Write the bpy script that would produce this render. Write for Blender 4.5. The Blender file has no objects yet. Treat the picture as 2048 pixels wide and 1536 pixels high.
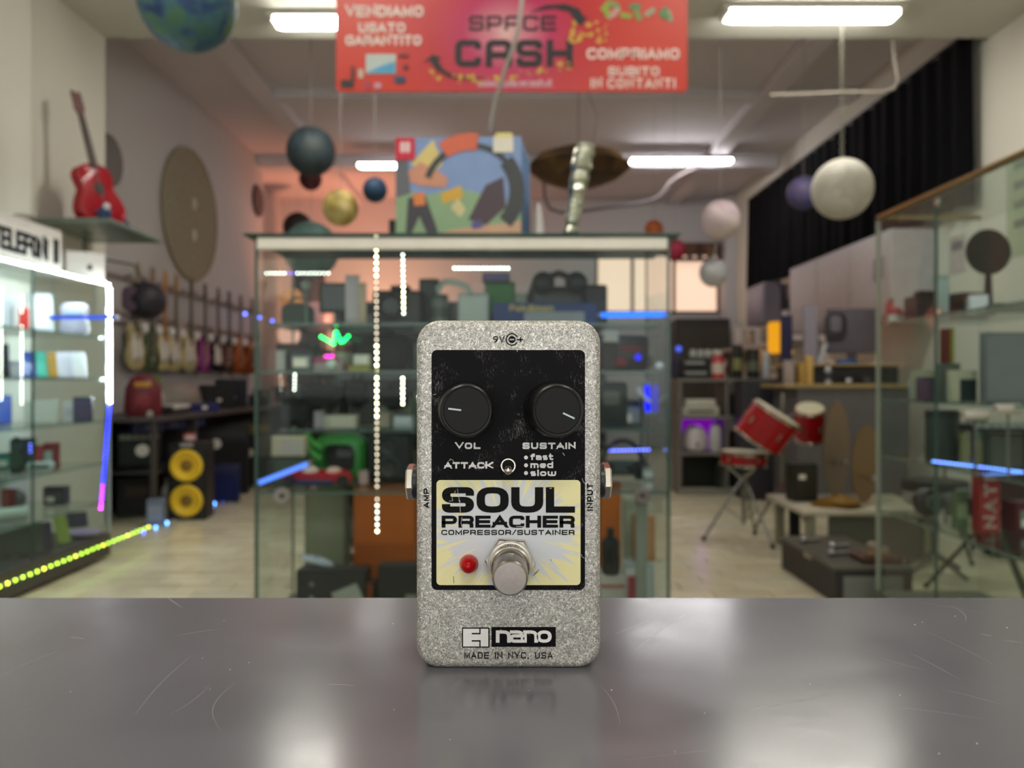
import bpy, bmesh, math, random
from mathutils import Matrix, Vector, Euler
random.seed(7)
SC = bpy.context.scene
PI = math.pi
CAMH, FPX, CX, CY = 1.1, 1538.0, 1024.0, 764.0
def X(px, d): return (px - CX) / FPX * d            # metres to the side of a thing seen at px from d metres
def Z(py, d): return CAMH + (CY - py) / FPX * d

# ---------------------------------------------------------------- camera, world, lights, exposure
cam_d = bpy.data.cameras.new('camera'); cam = bpy.data.objects.new('camera', cam_d)
SC.collection.objects.link(cam); SC.camera = cam
cam.location = (0, 0, CAMH); cam.rotation_euler = (PI / 2, 0, 0)
cam_d.sensor_width = 36.0; cam_d.lens = FPX / 2048 * 36.0; cam_d.shift_y = -4 / 2048
cam_d.clip_start = 0.01; cam_d.clip_end = 100
cam_d.dof.use_dof = True; cam_d.dof.focus_distance = 0.2515; cam_d.dof.aperture_fstop = 13.0
vs = SC.view_settings
vs.view_transform = 'Standard'; vs.look = 'None'; vs.exposure = 0.0; vs.gamma = 1.0; vs.use_curve_mapping = False
SC.cycles.max_bounces = 10; SC.cycles.transparent_max_bounces = 40; SC.cycles.diffuse_bounces = 3
SC.cycles.glossy_bounces = 4; SC.cycles.sample_clamp_indirect = 4.0; SC.cycles.sample_clamp_direct = 0
SC.cycles.caustics_reflective = False; SC.cycles.caustics_refractive = False
SC.cycles.blur_glossy = 0.5
world = bpy.data.worlds.new('daylight'); SC.world = world; world.use_nodes = True
world.node_tree.nodes['Background'].inputs[0].default_value = (0.96, 0.95, 0.93, 1)
world.node_tree.nodes['Background'].inputs[1].default_value = 1.9
LAMP_E = 46.0          # tube diffusers (ceiling lamps)
def lamp(name, kind, loc, energy, color, size=0.1, rot=(0, 0, 0), size_y=None):
    l = bpy.data.lights.new(name, kind); l.energy = energy; l.color = color
    if kind == 'AREA':
        l.size = size
        if size_y: l.shape = 'RECTANGLE'; l.size_y = size_y
    else: l.shadow_soft_size = size
    o = bpy.data.objects.new(name, l); SC.collection.objects.link(o)
    o.location = loc; o.rotation_euler = rot
    return o
# the salmon glow of the warm lamp in the far left recess
lamp('warm_lamp_light', 'AREA', (-2.0, 11.5, 1.9), 60, (1.0, 0.36, 0.20), 0.35, (math.radians(125), 0, math.radians(35)))

# ---------------------------------------------------------------- materials
MATS = {}
def nt(m): m.use_nodes = True; return m.node_tree.nodes, m.node_tree.links
def mat(name, col, rough=0.5, metal=0.0, var=0.12, scale=14.0, emit=None, es=1.0, bump=0.0, trans=0.0, coat=0.0, spec=0.5):
    if name in MATS: return MATS[name]
    m = bpy.data.materials.new(name); N, L = nt(m); b = N['Principled BSDF']
    b.inputs['Roughness'].default_value = rough; b.inputs['Metallic'].default_value = metal
    b.inputs['Specular IOR Level'].default_value = spec
    b.inputs['Coat Weight'].default_value = coat; b.inputs['Transmission Weight'].default_value = trans
    b.inputs['Base Color'].default_value = (*col, 1)
    if var or bump:
        tc = N.new('ShaderNodeTexCoord'); n = N.new('ShaderNodeTexNoise'); n.inputs['Scale'].default_value = scale
        n.inputs['Detail'].default_value = 3
        L.new(tc.outputs['Object'], n.inputs['Vector'])
        if var:
            r = N.new('ShaderNodeMix'); r.data_type = 'RGBA'
            r.inputs[6].default_value = (*[c * (1 - var) for c in col], 1)
            r.inputs[7].default_value = (*[min(1, c * (1 + var)) for c in col], 1)
            L.new(n.outputs['Fac'], r.inputs[0]); L.new(r.outputs[2], b.inputs['Base Color'])
        if bump:
            bp = N.new('ShaderNodeBump'); bp.inputs['Strength'].default_value = bump; bp.inputs['Distance'].default_value = 0.002
            L.new(n.outputs['Fac'], bp.inputs['Height']); L.new(bp.outputs[0], b.inputs['Normal'])
    if emit:
        b.inputs['Emission Color'].default_value = (*emit, 1); b.inputs['Emission Strength'].default_value = es
    MATS[name] = m; return m
def glow(name, col, s, sample=True):
    if name in MATS: return MATS[name]
    m = bpy.data.materials.new(name); N, L = nt(m); N.remove(N['Principled BSDF'])
    e = N.new('ShaderNodeEmission'); e.inputs[0].default_value = (*col, 1); e.inputs[1].default_value = s
    L.new(e.outputs[0], N['Material Output'].inputs[0])
    if not sample: m.cycles.emission_sampling = 'NONE'
    MATS[name] = m; return m
def glassmat(name, tint, haze=0.02, gloss=1.0):
    m = bpy.data.materials.new(name); N, L = nt(m); N.remove(N['Principled BSDF'])
    t = N.new('ShaderNodeBsdfTransparent'); t.inputs[0].default_value = (*tint, 1)
    g = N.new('ShaderNodeBsdfGlossy'); g.inputs['Roughness'].default_value = 0.02
    d = N.new('ShaderNodeBsdfDiffuse'); d.inputs[0].default_value = (0.75, 0.85, 0.82, 1)
    f = N.new('ShaderNodeFresnel'); f.inputs[0].default_value = 1.28
    mu = N.new('ShaderNodeMath'); mu.operation = 'MULTIPLY'; mu.inputs[1].default_value = gloss
    m1 = N.new('ShaderNodeMixShader'); m2 = N.new('ShaderNodeMixShader'); m1.inputs[0].default_value = haze
    L.new(t.outputs[0], m1.inputs[1]); L.new(d.outputs[0], m1.inputs[2])
    ge = N.new('ShaderNodeNewGeometry'); fr = N.new('ShaderNodeMath'); fr.operation = 'SUBTRACT'; fr.inputs[0].default_value = gloss   # outer faces only: an inner face would mirror everything
    L.new(ge.outputs['Backfacing'], fr.inputs[1]); fr.use_clamp = True; L.new(fr.outputs[0], mu.inputs[1])
    L.new(f.outputs[0], mu.inputs[0]); L.new(mu.outputs[0], m2.inputs[0])
    L.new(m1.outputs[0], m2.inputs[1]); L.new(g.outputs[0], m2.inputs[2]); L.new(m2.outputs[0], N['Material Output'].inputs[0])
    MATS[name] = m; return m
GLASS = glassmat('showcase_glass', (0.93, 0.97, 0.96), 0.004)
GEDGE = mat('glass_edge_green', (0.035, 0.085, 0.07), 0.2, 0, 0.1)
def srgb(h):
    h = h.lstrip('#'); o = []
    for i in (0, 2, 4):
        c = int(h[i:i + 2], 16) / 255; o.append(c / 12.92 if c <= 0.04045 else ((c + 0.055) / 1.055) ** 2.4)
    return tuple(o)
def C(h, rough=0.5, metal=0.0, **k): return mat('paint_' + h.lstrip('#') + ('_metal' if metal else '') + ('_gloss' if rough < .3 else ''), srgb(h), rough, metal, **k)

# ---------------------------------------------------------------- mesh builder
class M:
    def __init__(s): s.v = []; s.f = []; s.T = Matrix()
    def at(s, loc=(0, 0, 0), rot=(0, 0, 0), sc=1.0):
        s.T = Matrix.LocRotScale(Vector(loc), Euler(rot), Vector((sc, sc, sc))); return s
    def add(s, vs, fs):
        o = len(s.v); s.v += [tuple(s.T @ Vector(p)) for p in vs]; s.f += [tuple(i + o for i in f) for f in fs]; return s
    def box(s, x0, y0, z0, x1, y1, z1):
        return s.add([(x0,y0,z0),(x1,y0,z0),(x1,y1,z0),(x0,y1,z0),(x0,y0,z1),(x1,y0,z1),(x1,y1,z1),(x0,y1,z1)],
                     [(0,3,2,1),(4,5,6,7),(0,1,5,4),(1,2,6,5),(2,3,7,6),(3,0,4,7)])
    def loft(s, loops, cap0=True, cap1=True):
        n = len(loops[0]); vs = [p for l in loops for p in l]; fs = []
        for k in range(len(loops) - 1):
            for i in range(n):
                j = (i + 1) % n; fs.append((k*n+i, k*n+j, (k+1)*n+j, (k+1)*n+i))
        if cap0: fs.append(tuple(range(n))[::-1])
        if cap1: fs.append(tuple((len(loops)-1)*n + i for i in range(n)))
        return s.add(vs, fs)
    def rr(s, cx, y0, cz, w, h, dep, r=.003, f=.001, seg=3, fs=2, back=None):
        """a slab with rounded corners seen from -Y: front face at y0, centre (cx, cz), edges filleted by f"""
        loops = []
        prof = [(f * (1 - math.sin(a)), f * (1 - math.cos(a))) for a in [PI / 2 * k / fs for k in range(fs + 1)]]
        fb = f if back is None else back
        profb = [(fb * (1 - math.sin(a)), dep - fb * (1 - math.cos(a))) for a in [PI / 2 * k / fs for k in range(fs + 1)]][::-1]
        for ins, yy in prof + profb:
            loops.append([(cx + x, y0 + yy, cz + z) for x, z in rrpts(w - 2*ins, h - 2*ins, max(r - ins, 1e-4), seg)])
        return s.loft(loops)
    def bb(s, x0, y0, z0, x1, y1, z1, r=.004):
        return s.rr((x0+x1)/2, y0, (z0+z1)/2, x1-x0, z1-z0, y1-y0, r, min(r, .45*(y1-y0)), 2, 1)
    def lathe(s, prof, c=(0,0,0), n=20, axis='z'):
        loops = []
        for r, h in prof:
            l = []
            for i in range(n):
                a = 2*PI*i/n; u, w = r*math.cos(a), r*math.sin(a)
                l.append((c[0]+u, c[1]+w, c[2]+h) if axis == 'z' else (c[0]+u, c[1]+h, c[2]+w) if axis == 'y' else (c[0]+h, c[1]+u, c[2]+w))
            loops.append(l)
        return s.loft(loops)
    def tube(s, pts, r, n=8, r2=None):
        pts = [Vector(p) for p in pts]; loops = []; up = Vector((.13, .31, .94))
        for i, p in enumerate(pts):
            t = (pts[min(i+1, len(pts)-1)] - pts[max(i-1, 0)]).normalized()
            a = t.cross(up)
            if a.length < 1e-3: a = t.cross(Vector((1, 0, 0)))
            a.normalize(); b = t.cross(a)
            rr_ = r if r2 is None else r + (r2 - r) * i / (len(pts) - 1)
            loops.append([tuple(p + rr_*(math.cos(2*PI*k/n)*a + math.sin(2*PI*k/n)*b)) for k in range(n)])
        return s.loft(loops)
    def prism(s, pts, y0, y1):
        return s.loft([[(x, y0, z) for x, z in pts], [(x, y1, z) for x, z in pts]])
    def ball(s, c, r, n=16, rz=None, rings=10):
        rz = rz or r
        return s.lathe([(max(1e-4, r*math.sin(PI*k/rings)), -rz*math.cos(PI*k/rings)) for k in range(rings+1)], c, n)
    def flat(s, pts, y=0.0):
        return s.add([(x, y, z) for x, z in pts], [tuple(range(len(pts)))])
    def mesh(s, name, mt, smooth=35):
        me = bpy.data.meshes.new(name); me.from_pydata(s.v, [], s.f); me.materials.append(mt)
        bm = bmesh.new(); bm.from_mesh(me)
        bmesh.ops.recalc_face_normals(bm, faces=bm.faces); bm.to_mesh(me); bm.free()
        if smooth:
            me.polygons.foreach_set('use_smooth', [True] * len(me.polygons)); me.set_sharp_from_angle(angle=math.radians(smooth))
        return me
    def build(s, name, mt, parent=None, smooth=35, label=None, kind=None):
        o = bpy.data.objects.new(name, s.mesh(name, mt, smooth)); SC.collection.objects.link(o)
        if parent: o.parent = parent
        if label: o['label'] = label
        if kind: o['kind'] = kind
        return o
def rrpts(w, h, r, seg):
    pts = []
    for cx, cz, a0 in ((w/2-r, h/2-r, 0), (-w/2+r, h/2-r, 90), (-w/2+r, -h/2+r, 180), (w/2-r, -h/2+r, 270)):
        for k in range(seg + 1):
            a = math.radians(a0 + 90*k/seg); pts.append((cx + r*math.cos(a), cz + r*math.sin(a)))
    return pts
def thing(name, label, cat, loc=(0, 0, 0), rz=0.0, group=None, rot=None):
    o = bpy.data.objects.new(name, None); SC.collection.objects.link(o); o.empty_display_size = .05
    o.location = loc; o.rotation_euler = rot if rot else (0, 0, rz)
    o['label'] = label; o['category'] = cat
    if group: o['group'] = group
    return o
def struct(name, m, mt, smooth=0):
    o = m.build(name, mt, None, smooth); o['kind'] = 'structure'; return o
def inst(name, me, parent, loc=(0,0,0), rot=(0,0,0)):
    o = bpy.data.objects.new(name, me); SC.collection.objects.link(o); o.parent = parent; o.location = loc; o.rotation_euler = rot
    return o

# ---------------------------------------------------------------- stroke lettering
G = {
'A':[[(0,0),(.5,1,0),(1,0)],[(.2,.32),(.8,.32)]], '@':[[(0,0),(0,1),(1,1),(1,0)],[(0,.42),(1,.42)]],
'B':[[(0,0,0),(0,1,0),(1,1),(1,.52),(0,.52)],[(.5,.52),(1,.52),(1,0),(0,0,0)]],
'C':[[(1,.7),(1,1),(0,1),(0,0),(1,0),(1,.3)]], 'D':[[(0,0,0),(0,1,0),(1,1),(1,0),'c']],
'E':[[(1,1),(0,1,0),(0,0,0),(1,0)],[(0,.5),(.95,.5)]], 'F':[[(1,1),(0,1,0),(0,0)],[(0,.5),(.9,.5)]],
'G':[[(1,.72),(1,1),(0,1),(0,0),(1,0),(1,.48,0),(.55,.48)]], 'H':[[(0,0),(0,1)],[(1,0),(1,1)],[(0,.5),(1,.5)]],
'I':[[(0,0),(0,1)]], 'K':[[(0,0),(0,1)],[(0,.5),(.3,.5,0),(1,1)],[(.3,.5),(1,0)]], 'L':[[(0,1),(0,0,0),(1,0)]],
'M':[[(0,0),(0,1,0),(.5,.15,0),(1,1,0),(1,0)]], 'N':[[(0,0),(0,1,0),(1,0,0),(1,1)]],
'O':[[(0,0),(0,1),(1,1),(1,0),'c']], 'P':[[(0,0),(0,1,0),(1,1),(1,.4),(0,.4)]],
'R':[[(0,0),(0,1,0),(1,1),(1,.42),(0,.42)],[(.62,.42),(.97,.3),(.97,0)]],
'S':[[(1,.72),(1,1),(0,1),(0,.5),(1,.5),(1,0),(0,0),(0,.28)]], 'T':[[(0,1),(1,1)],[(.5,1),(.5,0)]],
'U':[[(0,1),(0,0),(1,0),(1,1)]], 'V':[[(0,1),(.5,0,0),(1,1)]], 'Y':[[(0,1),(.5,.45,0),(1,1)],[(.5,.45),(.5,0)]],
'/':[[(0,0),(1,1)]], ',':[[(.6,.08),(.2,-.14)]], '.':[[(.5,0),(.5,.06)]], '+':[[(0,.5),(1,.5)],[(.5,.1),(.5,.9)]],
'9':[[(.15,0),(.75,.2),(1,.6),(1,1),(0,1),(0,.5),(1,.5)]], '0':[[(0,0),(0,1),(1,1),(1,0),'c']],
'a':[[(.03,.66),(1,.66),(1,0)],[(1,.38),(0,.38),(0,0),(1,0,0)]], 'c':[[(1,.66),(0,.66),(0,0),(1,0)]],
'd':[[(0,0),(0,.66),(1,.66,0),(1,0,0),'c'],[(1,0),(1,1)]], 'e':[[(1,0),(0,0),(0,.66),(1,.66),(1,.33,0),(.1,.33)]],
'f':[[(.35,0),(.35,1),(1,1)],[(0,.66),(.95,.66)]], 'h':[[(0,0),(0,1)],[(0,.66),(1,.66),(1,0)]], 'i':[[(0,0),(0,.66)]],
'l':[[(0,0),(0,1)]], 'm':[[(0,0),(0,.66,0),(.5,.66),(.5,0)],[(.5,.66),(1,.66),(1,0)]], 'n':[[(0,0),(0,.66,0),(1,.66),(1,0)]],
'k':[[(0,0),(0,1)],[(0,.35),(.3,.35,0),(1,.66)],[(.3,.35),(1,0)]],
'o':[[(0,0),(0,.66),(1,.66),(1,0),'c']], 'p':[[(0,-.3),(0,.66),(1,.66),(1,0),(0,0)]], 's':[[(1,.66),(0,.66),(0,.33),(1,.33),(1,0),(0,0)]],
't':[[(.3,1),(.3,0),(1,0)],[(0,.66),(.95,.66)]], 'w':[[(0,.66),(0,0),(.5,0,0),(.5,.6)],[(.5,0),(1,0),(1,.66)]],
'é':[[(1,0),(0,0),(0,.66),(1,.66),(1,.33,0),(.1,.33)],[(.4,.86),(.8,1.05)]],
}
NARROW = {'I': 0, 'i': 0, 'l': 0, '.': 0.12, ',': 0.2, '/': .55, '+': .75, 'L': .88, 'J': .8, 't': .7, 'f': .7, 'c': .85, 's': .85, 'r': .6, 'm': 1.45, 'w': 1.45, 'M': 1.15, 'V': 1.05}
def rounded(pts, r, closed, seg=5):
    out = []; n = len(pts)
    for i, p in enumerate(pts):
        P = Vector(p[:2]); rr_ = r if len(p) < 3 else 0
        if (not closed and i in (0, n-1)) or rr_ == 0: out.append(P); continue
        A = Vector(pts[(i-1) % n][:2]); B = Vector(pts[(i+1) % n][:2]); u = (A-P); w = (B-P)
        q = min(rr_, u.length*.5, w.length*.5); a = P + u.normalized()*q; b = P + w.normalized()*q
        for k in range(seg + 1):
            t = k/seg; out.append(a*(1-t)**2 + P*2*t*(1-t) + b*t*t)
    return out
def ribbon(m, pts, t, closed, ext0, ext1, y, lo, hi, fx):
    n = len(pts); L_, R_ = [], []
    pts = [Vector(p) for p in pts]
    if not closed:
        d0 = (pts[0]-pts[1]).normalized(); d1 = (pts[-1]-pts[-2]).normalized()
        pts[0] = pts[0] + d0*ext0; pts[-1] = pts[-1] + d1*ext1
    for i, p in enumerate(pts):
        if closed or 0 < i < n-1:
            a = (p - pts[i-1]); b = (pts[(i+1) % n] - p)
            if a.length < 1e-9: a = b
            if b.length < 1e-9: b = a
            a.normalize(); b.normalize(); nn = Vector((-a.y-b.y, a.x+b.x))
            if nn.length < 1e-6: nn = Vector((-a.y, a.x))
            nn.normalize(); k = min(2.2, 1/max(.2, nn.dot(Vector((-a.y, a.x))))); o = nn*t/2*k
        else:
            a = (pts[1]-pts[0] if i == 0 else p-pts[i-1]).normalized(); o = Vector((-a.y, a.x))*t/2
        L_.append(p+o); R_.append(p-o)
    cl = lambda q: fx(q.x, min(max(q.y, lo), hi))
    vs = [cl(q) for q in L_] + [cl(q) for q in R_]
    fs = [(i, (i+1) % n, n+(i+1) % n, n+i) for i in range(n if closed else n-1)]
    m.add([(x, y, z) for x, z in vs], fs)
def text(m, s, x0, z0, width, h, t, y=0.0, gap=.3, r=.3, aspect=None, sp=.6, slant=0.0, fat=1.0):
    """flat lettering in the XZ plane filling width x h from the lower left corner; t = stroke as a share of h"""
    W = 1.0; adv = []; x = 0
    for ch in s:
        if ch == ' ': x += sp; adv.append(None); continue
        w = NARROW.get(ch, 1.0)*W; adv.append((x, w)); x += (w + t*1.0) + gap
    tot = x - gap
    sx = width/tot
    # keep strokes even: work in a space where 1 unit across equals k units high
    k = (sx/h/fat)
    for ch, a in zip(s, adv):
        if a is None: continue
        for pi_, path in enumerate(G[ch]):
            closed = path[-1] == 'c'; P = [p for p in path if p != 'c']
            tt = t*.9
            Q = [((a[0] + t/2 + p[0]*a[1])*k, tt/2 + p[1]*(1-tt)) + tuple(p[2:]) for p in P]
            low = ch in 'abcdefghiklmnopstuwé' ; 
            ex = 0 if ch in 'SCGsc9e' else tt/2*.98
            dg = ch in 'AVKMNY/'
            ribbon(m, rounded(Q, r, closed), tt, closed, ex if not dg else tt, ex if not dg else tt, y - pi_*max(h*.002, 8e-6), -.4 if ch in ',p' else 0, 1.1,
                   lambda u, v: (x0 + u*h*fat + slant*v*h, z0 + v*h))
    return m
# ---------------------------------------------------------------- the setting
PLASTER = mat('warm_plaster', (0.74, 0.715, 0.63), 0.85, 0, 0.04, 1.2)
PLASTER2 = mat('grey_plaster', (0.56, 0.54, 0.55), 0.85, 0, 0.05, 1.0)
CEIL = mat('ceiling_paint', (0.62, 0.61, 0.54), 0.8, 0, 0.04, .8)
CEIL2 = mat('ceiling_paint_far', (0.70, 0.665, 0.70), 0.8, 0, 0.05, .8)
XL, XR, YS, ZC, ZC2, XL2, YB = -3.1, 3.64, 5.86, 3.72, 4.2, -3.5, 13.0
struct('floor', M().box(-4.6, -3.2, -.12, 4.6, 13.4, -.012), mat('floor_bed', (.42, .38, .29), .7))
struct('ceiling', M().box(-4.2, -3.2, ZC, 4.2, YS, ZC+.7), CEIL)
struct('ceiling_rear', M().box(-4.6, YS, ZC2, 4.6, 13.4, ZC2+.2), CEIL2)
struct('wall_left', M().box(XL-.4, -3.2, 0, XL, YS, ZC).box(XL, 3.6, 0, XL+.10, 4.80, ZC), PLASTER)
struct('wall_left_rear', M().box(XL2-.2, YS, 0, XL2, 10.8, ZC2).box(XL2-.6, 10.8, 0, XL2-.4, 13.2, ZC2).box(XL2-.6,10.6,0,XL2-.2,10.8,ZC2), PLASTER2)
struct('wall_right', M().box(XR, -3.2, 0, XR+.3, YS, ZC).box(XR+.02, YS, 0, XR+.3, 13.2, ZC2), PLASTER)
w = M()
wx0, wx1, wz0, wz1 = X(1190, YB), X(1440, YB), Z(628, YB), Z(505, YB)
w.box(-4.4, YB, 0, wx0, YB+.2, ZC2).box(wx1, YB, 0, 4.4, YB+.2, ZC2).box(wx0, YB, 0, wx1, YB+.2, wz0).box(wx0, YB, wz1, wx1, YB+.2, ZC2)
struct('wall_back', w, PLASTER2)
struct('wall_front', M().box(-4.2, -3.2, 2.9, 4.2, -3.0, ZC).box(-4.2, -3.2, 0, -2.6, -3.0, 2.9).box(2.6, -3.2, 0, 4.2, -3.0, 2.9).box(-2.6,-3.2,0,2.6,-3.0,.5), PLASTER)
struct('trim_pillar_right', M().box(X(1452, 12.6), 12.6, 0, X(1500, 12.6), YB, ZC2), PLASTER2)
# beams on the rear ceiling
struct('trim_beam_left', M().box(-2.7, YS, 4.09, -2.5, YB, ZC2), CEIL2)
struct('trim_beam_right', M().box(2.6, YS, 4.09, 2.82, YB, ZC2), CEIL2)
struct('trim_beam_cross_near', M().box(-2.5, 8.1, 4.1, XR, 8.3, ZC2), CEIL2)
struct('trim_beam_cross_far', M().box(-4.0, 10.5, 4.04, XR, 10.8, ZC2), CEIL2)
struct('trim_picture_rail', M().box(XL-.001, -1, 2.0, XL+.012, 4.86, 2.03), PLASTER)
# window in the back wall with a peach blind
win = M()
for a in (wx0, wx1-.05, X(1345, YB), X(1262, YB)): win.box(a, YB-.02, wz0, a+.05, YB+.05, wz1)
win.box(wx0, YB-.02, wz0, wx1, YB+.05, wz0+.05).box(wx0, YB-.02, wz1-.05, wx1, YB+.05, wz1)
wo = struct('window_1', win, C('7a6a58'))
pane = M().box(wx0, YB+.06, wz0, wx1, YB+.075, wz1); p_ = pane.build('pane', mat('daylit_blind', (.85, .62, .48), .8, emit=(1.0, .70, .52), es=0.85), wo)
rail_ = M().box(wx0-.1, YB-.06, wz1-.02, wx1+.1, YB-.021, wz1+.16); rail_.build('blind_box', C('6b4a38'), wo)

# floor tiles: the 300 that show largest as parts, the rest joined
fl = bpy.data.objects['floor']
TILE = [mat('floor_tile_%s' % n, c, .22, 0, .16, 6.0, spec=.6) for n, c in (('sand', (.72,.655,.47)), ('cream', (.78,.715,.53)), ('ochre', (.66,.59,.42)), ('grey', (.70,.66,.50)))]
def tile_mesh(k):
    m = M().bb(-.147, -.0725, -.012, .147, .0725, 0, .003); return m.mesh('tile', TILE[k], 0)
def tile_mesh2(k):
    t = M(); z0, z1, g = -.012, 0, .003; a, b = .147, .0725
    t.loft([[(-a,-b,z0),(a,-b,z0),(a,b,z0),(-a,b,z0)], [(-a,-b,z1-g),(a,-b,z1-g),(a,b,z1-g),(-a,b,z1-g)], [(-a+g,-b+g,z1),(a-g,-b+g,z1),(a-g,b-g,z1),(-a+g,b-g,z1)]])
    return t
TM = [tile_mesh2(k).mesh('tile', TILE[k], 0) for k in range(4)]
near, rest = [], M()
cells = []
j = 0; y = -2.9
while y < 12.9:
    x = -3.6 + (.15 if j % 2 else 0)
    while x < 3.7:
        cells.append((x, y)); x += .3
    y += .15; j += 1
def tile_rank(c):
    x, y = c
    if y < 3.85: return 1e6 - y
    px, py = CX + x/y*FPX, CY + CAMH/y*FPX
    vis = (-10 < px < 508 and x > -2.75) or (1345 < px < 1760) or (508 < px < 620 and py > 985)
    return y if vis else 1e3 + y
cells.sort(key=tile_rank)
for k, (x, y) in enumerate(cells):
    if k < 296: inst('floor_tile', TM[random.choice((0, 0, 1, 1, 2, 3))], fl, (x, y, 0))
    else: rest.at((x, y, 0)); rest.v += [(x+px_, y+py_, pz_) for px_, py_, pz_ in ((-.147,-.0725,-.002),(.147,-.0725,-.002),(.147,.0725,-.002),(-.147,.0725,-.002))]; n_ = len(rest.v); rest.f.append((n_-4, n_-3, n_-2, n_-1))
rest.build('tile_field', TILE[0], fl, 0, kind='stuff')

# ---------------------------------------------------------------- ceiling lamps
DIFF = glow('tube_light', (1.0, .965, .86), LAMP_E)
DIFF_FAR = glow('tube_light_far', (1.0, .97, .98), LAMP_E)
DIFF_DIM = glow('tube_light_old', (1.0, .95, .95), LAMP_E * .4)
def ceiling_lamp(cx, cy, z, L, label, dmat=DIFF, w=.15, stem=0.0):
    t = thing('ceiling_lamp', label, 'ceiling lamp', (cx, cy, z), 0, 'fluorescent ceiling lamps')
    M().bb(-L/2-.04, -w/2-.02, -.035, L/2+.04, w/2+.02, 0, .012).build('housing', C('d8d4c8'), t)
    d = M()
    d.loft([[(x, yy, zz) for x, yy, zz in ((-L/2+i, -w/2+j_, h), (L/2-i, -w/2+j_, h), (L/2-i, w/2-j_, h), (-L/2+i, w/2-j_, h))] for i, j_, h in ((0, 0, -.036), (.008, .012, -.062), (.05, .035, -.082))])
    d.build('diffuser', dmat, t, 0)
    for s in (-1, 1): M().bb(s*(L/2+.005)-.02, -w/2-.005, -.06, s*(L/2+.005)+.02, w/2+.005, -.034, .006).build('end_cap', C('cfcabb'), t)
    if stem:
        for s in (-.35, .35): M().tube([(s*L, 0, 0), (s*L, 0, stem)], .004, 6).build('hanger', C('6a6660'), t)
    return t
ceiling_lamp(2.10, 5.40, ZC, 1.2, 'bright fluorescent ceiling lamp right of the red banner')
ceiling_lamp(-1.10, 5.50, ZC, 1.2, 'fluorescent ceiling lamp whose right end hides behind the red banner')
ceiling_lamp(X(1362, 10.2), 10.2, 4.08, 1.36, 'long far fluorescent lamp right of the brown hanging disc', DIFF_FAR, .13, .02)
ceiling_lamp(X(806, 10.2), 10.2, 4.02, 1.2, 'far fluorescent lamp half hidden behind the boxed game set', DIFF_DIM, .13, .10)
# added lamps, out of view, that light the pedal from the front
ceiling_lamp(-1.1, 1.3, ZC, 1.2, 'added unseen ceiling lamp over the counter, left one')
ceiling_lamp(1.5, 1.3, ZC, 1.2, 'added unseen ceiling lamp over the counter, right one')
ceiling_lamp(0.2, -1.6, ZC, 1.2, 'added unseen ceiling lamp behind the counter')

# ---------------------------------------------------------------- the counter
CT = CAMH - (1338 - CY) / FPX * .2515        # counter top height
YE = (CAMH - CT) * FPX / (1194 - CY)         # rear edge
def counter_mat():
    m = bpy.data.materials.new('grey_laminate'); N, L = nt(m); b = N['Principled BSDF']
    tc = N.new('ShaderNodeTexCoord')
    n1 = N.new('ShaderNodeTexNoise'); n1.inputs['Scale'].default_value = 9; n1.inputs['Detail'].default_value = 4
    n2 = N.new('ShaderNodeTexNoise'); n2.inputs['Scale'].default_value = 900; n2.inputs['Detail'].default_value = 2
    n3 = N.new('ShaderNodeTexNoise'); n3.inputs['Scale'].default_value = 38; n3.inputs['Detail'].default_value = 5
    for n in (n1, n2, n3): L.new(tc.outputs['Object'], n.inputs[0])
    c = N.new('ShaderNodeMix'); c.data_type = 'RGBA'; c.inputs[6].default_value = (.135, .132, .154, 1); c.inputs[7].default_value = (.170, .166, .192, 1)
    L.new(n1.outputs[0], c.inputs[0]); L.new(c.outputs[2], b.inputs['Base Color'])
    r = N.new('ShaderNodeMapRange'); r.inputs[1].default_value = .3; r.inputs[2].default_value = .7; r.inputs[3].default_value = .15; r.inputs[4].default_value = .22
    L.new(n3.outputs[0], r.inputs[0]); L.new(r.outputs[0], b.inputs['Roughness'])
    b.inputs['Specular IOR Level'].default_value = .42
    b1 = N.new('ShaderNodeBump'); b1.inputs['Strength'].default_value = .25; b1.inputs['Distance'].default_value = .00006; L.new(n2.outputs[0], b1.inputs['Height'])
    b2 = N.new('ShaderNodeBump'); b2.inputs['Strength'].default_value = .25; b2.inputs['Distance'].default_value = .0003; L.new(n3.outputs[0], b2.inputs['Height']); L.new(b1.outputs[0], b2.inputs['Normal'])
    L.new(b2.outputs[0], b.inputs['Normal']); return m
ct = thing('counter', 'dark grey scratched shop counter under the silver pedal', 'counter', (0, 0, 0))
M().loft([[(-1.4, YE-.6, zz-.0), (1.4, YE-.6, zz), (1.4, YE-e, zz), (-1.4, YE-e, zz)] for zz, e in ((CT-.036, .0), (CT-.0012, 0), (CT-.0003, .0004), (CT, .0014))]).build('worktop', counter_mat(), ct, 0)
M().box(-1.36, YE-.56, 0, 1.36, YE-.04, CT-.037).build('front_panel', C('55525a'), ct, 0)
sc = M(); rnd = random.Random(11)
def scratch(px0, py0, px1, py1, wpx=1.2, bend=0):
    def P(px, py):
        d = (CAMH-CT)*FPX/(py-CY); return Vector((X(px, d), d))
    a, b = P(px0, py0), P(px1, py1); n = 8; nn = Vector((a.y-b.y, b.x-a.x)); L_ = []
    for i in range(n+1):
        t = i/n; q = a.lerp(b, t) + nn*bend*math.sin(PI*t); wd = wpx*q.y/FPX*.5*math.sin(PI*(.08+.84*t)); u = nn.normalized()
        L_.append((q+u*wd, q-u*wd))
    z = CT + .00003
    sc.add([(p.x, p.y, z) for l in L_ for p in l], [(2*i, 2*i+1, 2*i+3, 2*i+2) for i in range(n)])
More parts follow.
